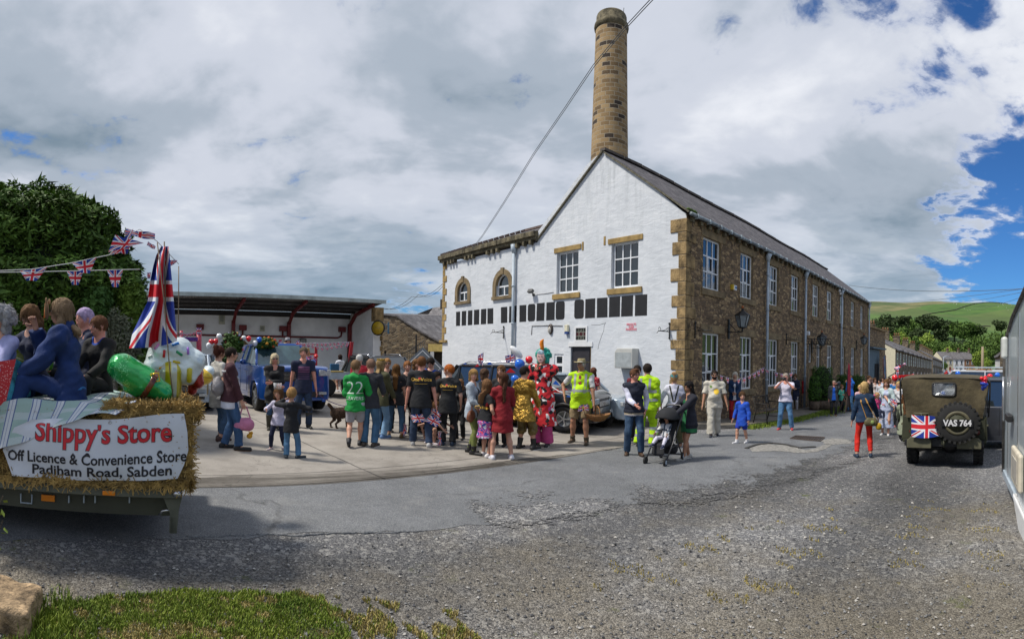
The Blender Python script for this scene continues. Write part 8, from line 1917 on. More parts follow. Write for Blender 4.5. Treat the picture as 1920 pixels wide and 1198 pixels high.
# === everybody in the street and on the floats
BK=(.010,.011,.014);NV=(.012,.018,.05);JN=(.028,.075,.17);JD=(.012,.028,.065);WH=(.66,.67,.72);TN=(.25,.20,.12)
HB,HD,HBL,HG,HGR,HA=(.07,.035,.018),(.018,.012,.009),(.50,.34,.14),(.30,.13,.035),(.55,.54,.52),(.16,.08,.035)
dn=lambda c:('trousers',c,cloth(c,'denim'))
def facing(px,rel):return math.degrees((px-960)/F)+rel
def P_(px,fy,top,rel,label,o,group=None,Hs=None):
 g_,H=at_px(px,fy,top);return person(label,g_,Hs or H,facing(px,rel),o,group)
def PD(px,top,D,H,rel,label,o,group=None,z=None):
 """feet hidden: distance and height given"""
 p=at(px,top,D);return person(label,(p.x,p.y,gz(p.x,p.y)if z is None else z),H,facing(px,rel),o,group)
CR='crowd in the yard'
def decal_text(J,garment_name,s,size,m,z,bold=.0,dx=0,side=-1):
 """lettering that lies on the back (side -1) or chest (+1) of a garment"""
 gm=[c for c in J['t'].children if c.name.startswith(garment_name)][0];me0=gm.data
 o=text_mesh(s,size,m,'lettering',gm,bold,0.0);me=o.data;bm=bmesh.new();bm.from_mesh(me);n=Vector(J['fw'])*side;rt_=Vector(J['rt'])*(-side)*-1
 xa=Vector(J['rt'])*(1 if side<0 else-1)
 for v in bm.verts:
  q=Vector(J['pel'])+Vector(J['lean'])*z+xa*(v.co.x+dx)+Vector(J['lean'])*v.co.y;ok,hit,_,_=gm.ray_cast(q+n*.5,-n);v.co=(hit if ok else q+n*.12)+n*.004
 bm.to_mesh(me);bm.free();return o
def decal_disc(J,gname,r,m,z,x,side=1):
 gm=[c for c in J['t'].children if c.name.startswith(gname)][0];vs=[];n=16
 for k in range(5):
  for i in range(n):
   a=2*math.pi*i/n;q=Vector(J['pel'])+Vector((x+r*k/4*math.cos(a),0,z+r*k/4*math.sin(a)));ok,hit,_,_=gm.ray_cast(q+Vector((0,side*.6,0)),Vector((0,-side,0)));vs.append((hit if ok else q+Vector((0,side*.15,0)))+Vector((0,side*.006,0)))
 mb=MB();mb.mesh(vs,[(k*n+i,k*n+(i+1)%n,(k+1)*n+(i+1)%n,(k+1)*n+i)for k in range(4)for i in range(n)]);mb.build('badge',m,gm)
m_goldink=mat('gold_ink',(.70,.42,.06),.6,var=0);m_redink=mat('red_ink',(.6,.04,.03),.6,var=0);m_whink=mat('white_ink',(.62,.72,.64),.7,var=0)
def choir(J,k=1.0,gname='t_shirt'):
 z=J['torso']*.70;s=J['H']
 decal_text(J,gname,'One',.052*s*k,m_goldink,z,.0015,-.064*s*k);decal_text(J,gname,'Voice',.052*s*k,m_goldink,z,.0015,.060*s*k);decal_text(J,gname,'\u2665',.026*s*k,m_redink,z+.01*s,.001,-.014*s*k);decal_text(J,gname,'\u2605',.035*s*k,m_goldink,z,.001,.008*s*k)
 decal_text(J,gname,'~~~~~~~~',.03*s*k,m_goldink,z-.045*s,.001)
def world_pt(J,v):t=J['t'];return Matrix.Translation(t.location)@t.rotation_euler.to_matrix().to_4x4()@Vector(v)
def bag(J,a,size,c,label,strap=None,name='bag',cat='bag',kind='soft'):
 """bag hanging at point a (person's frame); strap: points in the person's frame"""
 w_=world_pt(J,a);t=empty(name,w_,J['t'].rotation_euler.z,label,cat);m=cloth(c,'leather',.6,.3)
 sx,sy,sz=size;B=Fld((-sx*1.4,-sy*1.8,-sz*1.4),(sx*1.4,sy*1.8,sz*1.4),.01);B.cap((-sx*.55,0,-sz*.1),(sx*.55,0,-sz*.1),sz*.62,sz*.62,.02,(0,0,1),min(1,sy/sz*1.5));B.cap((-sx*.4,0,sz*.3),(sx*.4,0,sz*.3),sz*.35,sz*.35,.05,(0,0,1),min(1,sy/sz*1.3));B.fold(.003,14,3)
 V,Q=B.mesh();np_object('pouch',V,Q,m,t)
 if strap:
  mb=MB();P=[Vector(q)-Vector(a)for q in strap]
  for p,q in zip(P[:-1],P[1:]):mb.bar(p,q,.022,.022)
  mb.build('strap',m,t)
 return t
def hflag(J,hand,label,size=.26,dirn=(0,.3,-1),fly=(1,.2,0),group='small hand flags',L=.34):
 """little flag on a stick held in a hand; dirn: the stick from the hand to its tip"""
 i=0 if hand=='L' else 1;a=Vector(J['wr'][i])+(Vector(J['wr'][i])-Vector(J['el'][i])).normalized()*.07;d=Vector(dirn).normalized();f=Vector(fly).normalized();tip=a+d*L
 o=tip-d*size*.6;u=d*size*.6;M=Matrix.Rotation(J['t'].rotation_euler.z,3,'Z');w0=world_pt(J,o);t=empty('hand_flag',w0,0,label,'flag',group)
 cloth_grid(waved((0,0,0),M@f*size,M@u,.014,2,PCOUNT[0]),10,5).build('cloth',m_flag,t);mb=MB();mb.tube([M@(a-d*.04-o),M@(tip-o)],.005,5);mb.build('stick',m_stick,t);return t
P_(408,827,650,60,'woman with dark red-brown bun beside the man in the maroon jacket',dict(fem=1,hairstyle='bun',hair=(.07,.02,.012),top=[('tee',(.55,.53,.48),None,dict(sleeve=.7))],bottom=[('crop',(.05,.10,.18)),('skirt',(.24,.23,.21),cloth((.24,.23,.21)),.16)],shoes=(.05,.02,.015),handR=(.10,.12,.60),footL=(-.05,.06,0)),CR)
J=P_(430,843,652,88,'man in maroon bomber jacket and sunglasses holding a pink bag',dict(hair=HD,hairstyle='crop',glasses='sun',top=[('shirt',(.6,.62,.7),None,dict(hem=-.32,e=.010,sleeve=0)),('jacket',(.055,.015,.022),None,dict(e=.020,hem=-.12))],bottom=[dn(JN)],shoes=(.014,.013,.015),sole=(.16,.09,.05),handR=(.10,.13,.42),handL=(-.11,.02,.46),fat=1.12,footR=(.06,.09,0),footL=(-.06,-.05,0),hyaw=-8),CR)
b=bag(J,(.11,.24,.45),(.16,.09,.16),(.50,.17,.30),'soft pink holdall with a yellow toy clipped to it',[(.02,.24,.55),(.08,.24,.74),(.14,.24,.74),(.21,.24,.55)],'holdall');b.rotation_euler.z+=math.pi/2
mb=MB();mb.ball((.10,.12,-.22),(.05,.04,.045));mb.ball((.13,.12,-.17),.03);mb.bar((.1,.1,-.2),(.08,.05,-.1),.012);mb.build('toy',mat('yellow_toy',(.75,.40,.03),.6),b)
b=bag(J,(-.02,-.21,1.08),(.15,.12,.24),(.22,.21,.22),'grey and tan backpack with pale straps on the man in maroon',None,'backpack')
mb=MB();[mb.tube([(s*.13,.07,.24),(s*.15,.22,.26),(s*.16,.345,.12),(s*.15,.32,-.10),(s*.14,.10,-.2)],.02,6)for s in(-1,1)];mb.build('strap',cloth((.42,.42,.44)),b);MB().box((0,-.17,.02),(.2,.03,.34)).build('panel',cloth(TN),b,bevel=.02)
J=P_(513,806,664,176,'blonde woman in sunglasses with folded arms and a black coat',dict(fem=1,hairstyle='bob',hair=(.62,.52,.34),glasses='sun',smile=1,top=[('jacket',(.012,.012,.014),None,dict(e=.024,hem=-.2,skirt=.17,flare=.13,fold=.008))],bottom=[('slim',JN)],boot=.75,shoes=(.035,.032,.022),handL=(.035,.14,.63),handR=(-.035,.155,.60),elbL=(-1,-.3,-.6),elbR=(1,-.3,-.6),skin='pink',hyaw=-4),CR)
J=P_(567,802,652,172,'tall man in a navy t-shirt with purple stripes holding a dog lead',dict(hair=(.12,.09,.06),hairstyle='short',top=[('tee',NV,None,dict(e=.012,hem=-.25))],bottom=[dn(JD)],boot=.7,shoes=(.03,.03,.025),handL=(-.165,.05,.44),handR=(.16,-.02,.45),fat=1.15,hyaw=14,skin='pink',footL=(-.07,.05,0)),CR)
st_=[c for c in J['t'].children if c.name.startswith('t_shirt')][0];mb=MB()
for k in range(6):
 z=J['torso']*(.74-.085*k);N_=10;row=[]
 for h_ in(0,J['torso']*.055):
  for i in range(N_+1):
   x=-.13+.26*i/N_;q=Vector(J['pel'])+Vector((x,0,z-h_));ok,hit,_,_=st_.ray_cast(q+Vector((0,.5,0)),Vector((0,-1,0)));row.append((hit if ok else q)+Vector((0,.004,0)))
 mb.mesh(row,[(i,i+1,N_+2+i,N_+1+i)for i in range(N_)],0 if k<3 else 1)
mb.build('chest_stripes',[mat('purple_stripe',(.17,.06,.14),.8),mat('dark_purple_stripe',(.07,.035,.085),.8)],st_)
hnd=world_pt(J,J['wr'][0]+np.array((-.01,0,-.08)))
def dog():
 g_=gnd(642,803);t=empty('dog',g_,-R(facing(642,62)),'curly brown dog standing on a purple lead with its tail curled up','dog');m=mat('curly_brown_fur',(.06,.032,.018),.95,var=.4,scale=22,bump=1,bscale=45,bdist=.02)
 B=Fld((-.2,-.55,-.02),(.2,.62,.62),.010)
 B.cap((0,-.20,.36),(0,.16,.37),.105,.115,.04,(1,0,0),1.05);B.cap((0,.14,.36),(0,.20,.40),.125,.10,.05);B.cap((0,-.05,.33),(0,-.02,.33),.11,.11,.04);B.cap((0,.20,.42),(0,.32,.53),.075,.062,.04)
 B.ell((0,.37,.56),(.068,.085,.066),.03);B.cap((0,.41,.54),(0,.48,.52),.038,.028,.02)
 for s in(-1,1):
  B.cap((s*.07,.35,.59),(s*.085,.33,.50),.026,.030,.01);B.cap((s*.07,.16,.32),(s*.07,.14,.17),.045,.030,.03);B.cap((s*.07,.14,.17),(s*.07,.15,.03),.027,.022,.01);B.cap((s*.07,.15,.025),(s*.07,.18,.02),.024,.022,.01)
  k=.03*s;B.cap((s*.07,-.20,.33),(s*.075,-.14+k,.20),.062,.038,.03);B.cap((s*.075,-.14+k,.20),(s*.075,-.24+k,.12),.035,.022,.015);B.cap((s*.075,-.24+k,.12),(s*.075,-.22+k,.03),.022,.02,.01);B.cap((s*.075,-.22+k,.025),(s*.075,-.19+k,.02),.023,.021,.01)
 for a in range(9):q=lambda a:(0,-.27-.02+.065*math.cos(.4+a*.55),.46+.02+.075*math.sin(-1.2+a*.55));B.cap(q(a),q(a+1),.03,.034,.02)
 X,Y,Z=np.meshgrid(*B.ax,indexing='ij',sparse=True);B.f+=(.006*np.sin(X*95+Z*40)*np.sin(Y*88+Z*70)).astype(np.float32)
 V,Q=B.mesh();np_object('body',V,Q,m,t);mb=MB();mb.tube([(.07*math.cos(a),.235+.02*math.sin(a),.45+.07*math.sin(a))for a in[k*.7 for k in range(9)]],.012,6,closed=True);mb.build('collar',mat('purple_webbing',(.06,.03,.16),.7),t)
 a=Matrix.Rotation(t.rotation_euler.z,3,'Z')@Vector((0,.22,.50))+g_;mb=MB();P=[]
 for i in range(15):k=i/14;q=hnd.lerp(a,k);q.z-=.14*4*k*(1-k)*.6;P.append(q-hnd)
 mb.tube(P,.009,6);o=mb.build('dog_lead',mat('purple_webbing',(.06,.03,.16),.7),label='thin purple lead running from the tall man to the brown dog',cat='dog lead',loc=hnd)
 mb=MB();mb.box(P[3]+Vector((0,0,-.05)),(.07,.05,.05));mb.build('bag_dispenser',mat('blue_plastic_case',(.02,.08,.35),.5),o)
dog()
P_(521,845,727,200,'small girl in a pale lilac hoodie and white tiara behind the boy in black',dict(fem=1,child=.9,hairstyle='bob',hair=HA,hat=('tiara',WH),top=[('shirt',(.55,.53,.68),None,dict(e=.016))],bottom=[('slim',NV)],shoes=(.6,.5,.5),handL=(-.15,.16,.80),handR=(.16,.12,.66),footR=(.12,.0,0),footL=(-.07,-.1,.02)),CR)
P_(545,860,727,8,'small fair haired boy in a black hoodie seen from behind',dict(child=.9,hairstyle='crop',hair=(.42,.24,.09),top=[('jacket',BK,None,dict(hood=1,e=.016,hem=-.3))],bottom=[dn((.05,.13,.24))],shoes=(.02,.03,.04),sole=(.25,.28,.28),handL=(-.11,.17,.82),handR=(.24,.12,.68),elbL=(-1,.1,-.3),elbR=(1,.2,-.3),footR=(.11,.02,0),footL=(-.06,-.02,0),yawR=50),CR)
FL='people on the red posted float'
def seat(px,top,D,H,rel,label,o,group,zseat):
 p=at(px,top,D);zt=p.z;o=dict(o);o.setdefault('pelvis',(0,0,0));o.setdefault('footL',(-.07,.28,-.20));o.setdefault('footR',(.07,.27,-.20));o.setdefault('handL',(-.10,.22,.07));o.setdefault('handR',(.10,.22,.07))
 return person(label,None,H,facing(px,rel),o,group,loc3=(p.x,p.y,zt-H*.485))
seat(514,636,18.5,1.6,170,'person in red cap and dark top riding on the float',dict(hat=('cap',(.55,.04,.02)),top=[('shirt',(.06,.02,.02))],bottom=[('trousers',BK)],glasses='sun',res=.018),FL,0)
seat(539,634,19,1.7,150,'person in bright red top and grey bucket hat on the float',dict(fat=1.3,hat=('bucket',(.3,.3,.33)),top=[('shirt',(.50,.01,.02))],bottom=[('trousers',NV)],res=.018),FL,0)
seat(534,645,18.2,1.15,170,'small child in a white top in front of the person in red',dict(child=.7,hair=HBL,top=[('shirt',WH)],bottom=[('trousers',WH)],res=.016),FL,0)
seat(576,655,19.6,1.5,175,'girl with gold crown and union patterned top sitting on the float',dict(fem=1,child=.4,hairstyle='long',hair=HBL,hat=('crown',WH),top=[('shirt',(.5,.5,.6),cloth((.5,.5,.6),'union_print'))],bottom=[('skirt',(.55,.55,.55),cloth((.55,.55,.55)),.3)],handL=(-.13,.2,.25),res=.018),FL,0)
balloon('red',592.5,668,19.4,4,'small yellow-sided balloon in the hand of the crowned girl','balloons on the float').children[0].data.materials[0]=mat('yellow_balloon',(.75,.52,.02),.2,var=0)
P_(624,733,688,25,'small child in a beige coat and gold crown by the float',dict(child=.9,hair=HBL,hat=('crown',WH),top=[('jacket',(.45,.36,.24),None,dict(e=.022,hem=-.5))],bottom=[('slim',(.55,.6,.72))],shoes=(.05,.03,.02),handR=(.2,.1,.6),res=.018),'two people at the end of the float')
P_(637,735,665,325,'woman in a white hoodie and pink skirt at the end of the float',dict(fem=1,hairstyle='bob',hair=(.03,.015,.012),top=[('shirt',WH,None,dict(hood=1,e=.02,hem=0))],bottom=[('skirt',(.45,.24,.24),cloth((.45,.24,.24)),.2)],shoes=(.6,.6,.62),handL=(-.12,.22,.6),handR=(.1,.2,.58),res=.018),'two people at the end of the float')
J=P_(665,838,676,8,'boy in a bright green hooded top and grey shorts walking away',dict(child=.25,hairstyle='crop',hair=(.20,.12,.06),top=[('jacket',(.006,.26,.045),None,dict(hood=1,e=.028,hem=-.25,fold=.008))],bottom=[('shorts',(.30,.30,.33))],shoes=(.02,.02,.025),sole=(.6,.6,.6),boot=.12,handL=(-.05,.15,.60),handR=(.12,.16,.58),footL=(-.05,-.13,.05),footR=(.05,.10,0),kneeL=(-.1,.8,.3),hyaw=20,toeL=-.05),CR)
for k,s in enumerate(('22','LEAVERS')):decal_text(J,'jacket',s,(.21,.052)[k]*J['H'],m_whink,J['torso']*(.52,.18)[k],(-.004,.0005)[k])
J=P_(692,838,674,20,'balding man in a dark grey sweater and blue jeans turned away',dict(hairstyle='crop',hair=(.22,.13,.09),skin='pink',top=[('shirt',(.022,.024,.032),None,dict(e=.016,hem=-.2))],bottom=[dn((.035,.10,.19))],shoes=(.06,.045,.035),handL=(-.08,.2,.62),handR=(.10,.19,.60),hyaw=-45,fat=1.08),CR)
PD(674,673,13.6,1.68,20,'grey haired person in a red top mostly hidden behind the green hooded boy',dict(hair=HGR,hairstyle='short',top=[('shirt',(.5,.02,.04))],bottom=[('trousers',NV)],res=.018),CR)
P_(712,822,674,40,'long haired woman with a gold crown and an olive jacket',dict(fem=1,hairstyle='long',hair=(.30,.20,.09),hat=('crown',WH),top=[('jacket',(.07,.07,.03),None,dict(e=.022,hem=-.3))],bottom=[dn((.13,.24,.38))],shoes=(.1,.2,.4),handR=(.12,.13,.5),hyaw=18),CR)
J=P_(724,810,673,175,'woman in sunglasses with a pale pink top and union scarf',dict(fem=1,hairstyle='short',hair=(.34,.17,.06),glasses='sun',smile=1,top=[('shirt',(.55,.42,.46),None,dict(e=.014,hem=-.2)),('vest',BK,None,dict(e=.022,hem=-.1,open=.055))],bottom=[('trousers',BK)],shoes=BK,handL=(-.05,.16,.55),handR=(.08,.15,.57)),CR)
hflag(J,'L','union flag in the hand of the woman in sunglasses and pink top',dirn=(.6,.3,-.6),fly=(1,.3,.3))
J=P_(741,821,684,8,'woman with very long brown hair over a black t-shirt',dict(fem=1,hairstyle='vlong',hair=(.13,.06,.018),top=[('tee',BK)],bottom=[('crop',(.05,.12,.22))],shoes=(.16,.10,.04),sole=(.3,.25,.12),handR=(.14,.05,.47),footR=(.09,0,0),footL=(-.09,.03,0)),CR)
hflag(J,'R','union flag held low by the woman with very long hair',.27,(.3,.2,-.7),(1,.1,-.1))
P_(762,818,678,176,'auburn haired girl in black facing the camera',dict(fem=1,hairstyle='pony',hair=(.26,.11,.04),skin='pale',top=[('tee',BK)],bottom=[('trousers',BK)],handL=(-.04,.14,.80),shoes=BK),CR)
P_(779,812,674,150,'brown haired woman glimpsed between the auburn girl and the man in black',dict(fem=1,hairstyle='curly',hair=(.16,.08,.03),top=[('tee',BK)],bottom=[('trousers',BK)],res=.016),CR)
J=P_(788,838,670,4,'broad man in a black lettered t-shirt and dark jeans seen from behind',dict(hair=(.13,.055,.02),skin='pink',fat=1.13,top=[('tee',BK,None,dict(e=.018,sleeve=.75,hem=-.22))],bottom=[dn(JD)],shoes=(.42,.42,.42),handL=(-.175,.02,.44),handR=(.175,.0,.44),footL=(-.09,.05,0),footR=(.10,-.02,0)),CR)
choir(J);hflag(J,'L','union flag held low in the left hand of the broad man',.27,(.4,-.1,-.75),(1,-.1,.1));hflag(J,'R','union flag held low in the right hand of the broad man',.25,(-.5,-.1,-.6),(1,0,-.5))
P_(806,812,672,200,'dark haired man in a blue top bending his head behind the broad man',dict(hair=HD,hpitch=25,top=[('shirt',(.01,.05,.30),None,dict(vneck=.03))],bottom=[('trousers',NV)],handL=(.02,.17,.84),handR=(.06,.17,.86),skin='fair',res=.016),CR)
P_(812,826,697,150,'curly dark haired woman leaning forward in black',dict(fem=1,hairstyle='curly',hair=HD,lean=(0,.25,1),hpitch=20,top=[('shirt',BK)],bottom=[('shorts',BK)],handL=(.0,.15,.82),shoes=BK,skin='fair'),CR)
for k,(px,fy,tp,rel,lb,hc,c1)in enumerate(((818,829,742,250,'crouching child in black with bare knees between the two black t-shirts',HB,BK),(806,831,752,130,'squatting child with brown hair low in the middle of the crowd',HA,(.03,.03,.05)))):
 g_=gnd(px,fy);J=person(lb,None,1.25,facing(px,rel),dict(child=.6,hairstyle='short',hair=hc,pelvis=(0,0,.2),lean=(0,.35,1),hpitch=20,footL=(-.09,.12,0),footR=(.09,.16,0),kneeL=(-.3,.6,1),kneeR=(.3,.6,1),handL=(-.1,.34,.30),handR=(.1,.36,.26),top=[('tee',c1)],bottom=[('shorts',BK)],shoes=(.5,.45,.5)),CR,loc3=g_)
 hflag(J,'R',('union flag drooping from the crouching child in black','union flag by the feet of the squatting child')[k],.26,(.7,.2,.1),(.2,.1,-1))
J=P_(839,836,684,8,'ginger boy in a black lettered t-shirt seen from behind',dict(child=.25,hairstyle='crop',hair=(.40,.11,.02),skin='pale',fat=1.15,top=[('tee',BK,None,dict(e=.018,sleeve=.8,hem=-.3))],bottom=[('trousers',BK)],shoes=(.015,.03,.06),sole=None,handL=(-.17,.05,.47),handR=(.15,.05,.5),hyaw=-75,glasses='clear'),CR)
choir(J,.9)
px_flag('union flag spread between the two black t-shirts near the knees',[(806,775),(822,788),(828,776),(812,765)],10.4,'small hand flags');px_flag('union flag low beside the handbag',[(886,806),(900,803),(902,790),(887,792)],10.1,'small hand flags');px_flag('union flag between the ginger boy and the bob haired woman',[(848,800),(856,804),(857,793),(850,790)],10.9,'small hand flags');px_flag('union flag by the chest of the broad man',[(815,735),(822,732),(822,716),(815,716)],10.9,'small hand flags')
P_(862,824,712,200,'person in black trousers behind the ginger boy',dict(hair=HA,fem=1,hairstyle='long',top=[('tee',BK)],bottom=[('trousers',BK)],shoes=BK,child=.2,res=.016),CR)
P_(797,806,690,20,'dark haired child half hidden to the left of the broad man',dict(child=.3,hair=HB,hairstyle='pony',top=[('tee',BK)],bottom=[('trousers',BK)],res=.018),CR)
J=P_(884,851,693,112,'woman with a blonde bob in a grey-blue jacket and olive trousers',dict(fem=1,hairstyle='bob',hair=(.34,.20,.07),smile=1,top=[('tee',BK,None,dict(e=.004)),('jacket',(.24,.30,.38),cloth((.24,.30,.38),'tweed'),dict(e=.020,hem=-.25,open=.045))],bottom=[('slim',(.16,.19,.05))],boot=.3,shoes=(.012,.011,.012),sole=None,handL=(.0,.17,.56),handR=(.06,.17,.57),hyaw=62,footR=(.07,.05,0),footL=(-.05,-.05,0)),CR)
bag(J,(.19,.06,.72),(.15,.06,.15),(.16,.05,.02),'brown leather shoulder bag of the woman in the grey-blue jacket',[(.17,.06,.82),(.10,.04,1.1),(.02,-.05,1.32)],'shoulder_bag')
J=P_(906,838,692,60,'brown haired woman in black behind the girl in the union skirt',dict(fem=1,hairstyle='curly',hair=(.09,.05,.03),top=[('tee',BK)],bottom=[('trousers',BK)],res=.016,shoes=BK),CR)
J=P_(909,858,712,42,'girl in a black t-shirt and purple union patterned skirt',dict(fem=1,child=.45,hairstyle='long',hair=(.16,.08,.035),top=[('tee',BK,None,dict(hem=-.05,e=.014))],bottom=[('skirt',(.1,.1,.4),cloth((.1,.1,.4),'union_print'),.24)],shoes=(.60,.58,.58),handL=(-.16,.1,.5),handR=(.15,.04,.5),hyaw=-70,footL=(-.08,.06,0)),CR)
decal_text(J,'t_shirt','One Voice',.05*J['H'],m_goldink,J['torso']*.45,.0012)
hflag(J,'L','white stick and furled flag in the left hand of the girl in the union skirt',.12,(-.8,.2,.5),(0,1,0))
J=P_(941,861,700,340,'woman in a dark red dress with a long brown ponytail seen from behind',dict(fem=1,hairstyle='vlong',hair=(.075,.03,.015),fat=1.15,top=[('dress',(.22,.006,.012),None,dict(sleeve=1.9,skirt=.20,e=.014,flare=.14,fold=.006))],bottom=[],shoes=(.62,.62,.68),handL=(-.22,.12,.50),handR=(.10,.16,.58),hyaw=-45,footL=(-.13,-.02,0),footR=(.10,-.05,0),twist=6),CR)
P_(938,836,686,200,'brown haired woman with sunglasses on her head behind the red dress',dict(fem=1,hairstyle='long',hair=(.13,.065,.025),top=[('tee',BK)],bottom=[('trousers',BK)],res=.016,shoes=BK),CR)
J=P_(981,843,688,38,'dark haired man in a shiny gold coat and breeches',dict(hair=HD,glasses='sun',top=[('jacket',(.42,.25,.05),cloth((.42,.25,.05),'gold',.35),dict(e=.028,hem=-.2,skirt=.17,flare=.17,fold=.008))],bottom=[('knick',(.13,.09,.02),cloth((.13,.09,.02),'satin',.4))],boot=.42,shoes=(.012,.012,.013),handL=(-.16,.08,.52),handR=(.13,.14,.50),hyaw=20,footR=(.12,.05,0)),CR)
J=P_(1016,836,657,196,'performer in a patterned red robe, pink trousers, teal wig and face mask',dict(hairstyle='wig',hair=(.05,.42,.33),top=[('dress',(.4,.02,.02),cloth((.4,.02,.02),'clown'),dict(sleeve=.75,skirt=.30,flare=.16,e=.028,thick=1.3,name='robe'))],bottom=[('wide',(.55,.07,.24))],shoes=(.02,.02,.025),handL=(.01,.17,.83),handR=(.14,.05,.50),fat=1.08,hyaw=6),CR)
hw=J['hw'];mb=MB();mb.ball((0,.50,-.03),(.34,.07,.50),16,10);mb.v=[tuple(hw(np.array(v)))for v in mb.v];mk=mb.build('face_mask',mat('printed_mask',(.60,.38,.36),.6,var=.25,scale=14),J['t'])
mb=MB();mb.ball((0,.53,.34),(.30,.06,.20),12,8);mb.v=[tuple(hw(np.array(v)))for v in mb.v];mb.build('mask_cap',mat('blue_white_print',(.45,.60,.78),.6,var=.4,scale=20),mk)
for c_,r_ in(((-.13,.58,.02),(.06,.02,.03)),((.13,.58,.02),(.06,.02,.03)),((0,.57,-.24),(.11,.02,.035))):mb=MB();mb.ball(c_,r_,8,5);mb.v=[tuple(hw(np.array(v)))for v in mb.v];mb.build('mask_feature',m_eye,mk)
mb=MB();mb.tube([(-.02,.30,.40),(-.03,.28,.75),(.03,.28,1.0),(.0,.28,1.22),(-.14,.28,1.40)],[.12,.16,.18,.15,.04],10);mb.v=[tuple(hw(np.array(v)))for v in mb.v];mb.build('orange_horn',mat('orange_felt',(.75,.22,.01),.9,var=.15),J['t'])
MB().cap if 0 else None;mb=MB();a=world_pt(J,J['wr'][1]);mb.tube([(0,0,.05),Vector((gnd(1009,836)-a).xy.to_3d())+Vector((0,0,gz(a.x,a.y)-a.z+.02))],.012,6);mb.build('walking_stick',m_stick,label='thin brown stick in the hand of the masked performer',cat='stick',loc=a)
J=P_(1088,831,674,192,'older man in a bush hat, yellow hi-vis vest and khaki shorts with a basket',dict(hair=HGR,hairstyle='crop',skin='tan',fat=1.22,belly=1.25,hat=('brim',(.30,.25,.13)),top=[('tee',(.60,.60,.60),None,dict(e=.010,sleeve=.8)),('vest',(.44,.72,.005),cloth((.44,.72,.005),'hivis'),dict(e=.030,hem=-.28,fold=.006,vneck=.05))],bottom=[('shorts',(.24,.18,.10))],boot=.2,shoes=(.065,.045,.025),sole=(.03,.02,.015),handL=(-.18,.08,.44),handR=(.20,.02,.56),elbR=(1,-.8,.2),hyaw=12,footL=(-.09,.08,0),footR=(.10,-.02,0)),CR)
m_refl=mat('reflective_tape',(.38,.40,.42),.35,metal=.3,var=.05)
def band(J,gname,z0,z1,name='reflective_band',vert=None,n=40,m=None):
 """strip of tape that follows a garment"""
 gm=[c for c in J['t'].children if c.name.startswith(gname)][0];mb=MB();row=[]
 for z in(z0,z1):
  for i in range(n+1):
   a=2*math.pi*i/n;c=Vector(J['pel'])+Vector(J['lean'])*z if vert is None else Vector(vert)+Vector((0,0,z));d=Vector((math.cos(a),math.sin(a),0));ok,hit,_,_=gm.ray_cast(c+d*(.5 if vert is None else .12),-d);row.append((hit if ok else c+d*.1)+d*.005)
 mb.mesh(row,[(i,i+1,n+2+i,n+1+i)for i in range(n)]);return mb.build(name,m or m_refl,gm)
def vband(J,gname,x,side,w_=.05,z0=.25,z1=.93):
 gm=[c for c in J['t'].children if c.name.startswith(gname)][0];mb=MB();row=[];n=12;s=side
 for i in range(n+1):
  for dx in(0,w_):
   q=Vector(J['pel'])+Vector((x+dx,0,J['torso']*(z0+(z1-z0)*i/n)));ok,hit,_,_=gm.ray_cast(q+Vector((0,s*.5,0)),Vector((0,-s,0)));row.append((hit if ok else q+Vector((0,s*.1,0)))+Vector((0,s*.005,0)))
 mb.mesh(row,[(2*i,2*i+1,2*i+3,2*i+2)for i in range(n)]);mb.build('reflective_strap',m_refl,gm)
band(J,'waistcoat',J['torso']*.30,J['torso']*.38);vband(J,'waistcoat',-.15,1);vband(J,'waistcoat',.09,1)
mb=MB();q=Vector(J['neckb'])+Vector((0,.13,-.04));mb.face([q+Vector((-.02,0,0)),q+Vector((.02,0,0)),q+Vector((.035,.03,-.17)),q+Vector((0,.035,-.21)),q+Vector((-.035,.03,-.17))]);mb.build('tie',mat('striped_tie',(.30,.02,.05),.6,var=.5,scale=60),J['t'])
a=world_pt(J,J['wr'][0]+np.array((-.02,.02,-.09)));t=empty('wicker_basket',a+Vector((.06,-.05,-.20)),R(12),'shallow wicker trug with little flags held by the man in the bush hat','basket');m_wick=mat('wicker',(.26,.12,.04),.8,var=.4,scale=30,bump=.9,bscale=50)
mb=MB();vs=[];n=20
for(rx_,ry_,z)in((.16,.08,-.10),(.27,.14,-.02),(.31,.16,.04),(.29,.145,.045),(.24,.12,-.01),(.14,.07,-.085)):vs+=[(rx_*math.cos(2*math.pi*i/n),ry_*math.sin(2*math.pi*i/n),z+.03*abs(math.cos(2*math.pi*i/n))**3)for i in range(n)]
mb.mesh(vs,[(j*n+i,j*n+(i+1)%n,(j+1)*n+(i+1)%n,(j+1)*n+i)for j in range(5)for i in range(n)]+[tuple(range(n))[::-1],tuple(range(5*n,6*n))]);mb.build('bowl',m_wick,t);mb=MB();mb.tube([(0,.15*math.cos(a_),.03+.19*math.sin(a_))for a_ in[math.pi*k/10 for k in range(11)]],.012,6);mb.build('handle',m_wick,t)
px_flag('crumpled little union flags lying in the wicker trug',[(1083,771),(1104,770),(1102,758),(1086,760)],11.5,'small hand flags',amp=.05)
J=P_(1111,797,690,30,'woman in a dark red floral dress striding away behind the man in the bush hat',dict(fem=1,hairstyle='long',hair=(.12,.05,.03),top=[('dress',(.25,.01,.02),cloth((.25,.01,.02),'floral_red'),dict(sleeve=.6,skirt=.22,flare=.13,e=.012))],bottom=[],shoes=(.03,.03,.035),sole=(.6,.6,.6),footR=(.14,-.22,.12),footL=(-.04,.12,0),toeR=-.09),'walkers by the gable')
bag(J,(.20,-.04,.92),(.12,.06,.15),(.01,.05,.10),'dark teal backpack beside the woman in the floral dress',[(.14,-.04,1.0),(.10,0,1.3)],'backpack')
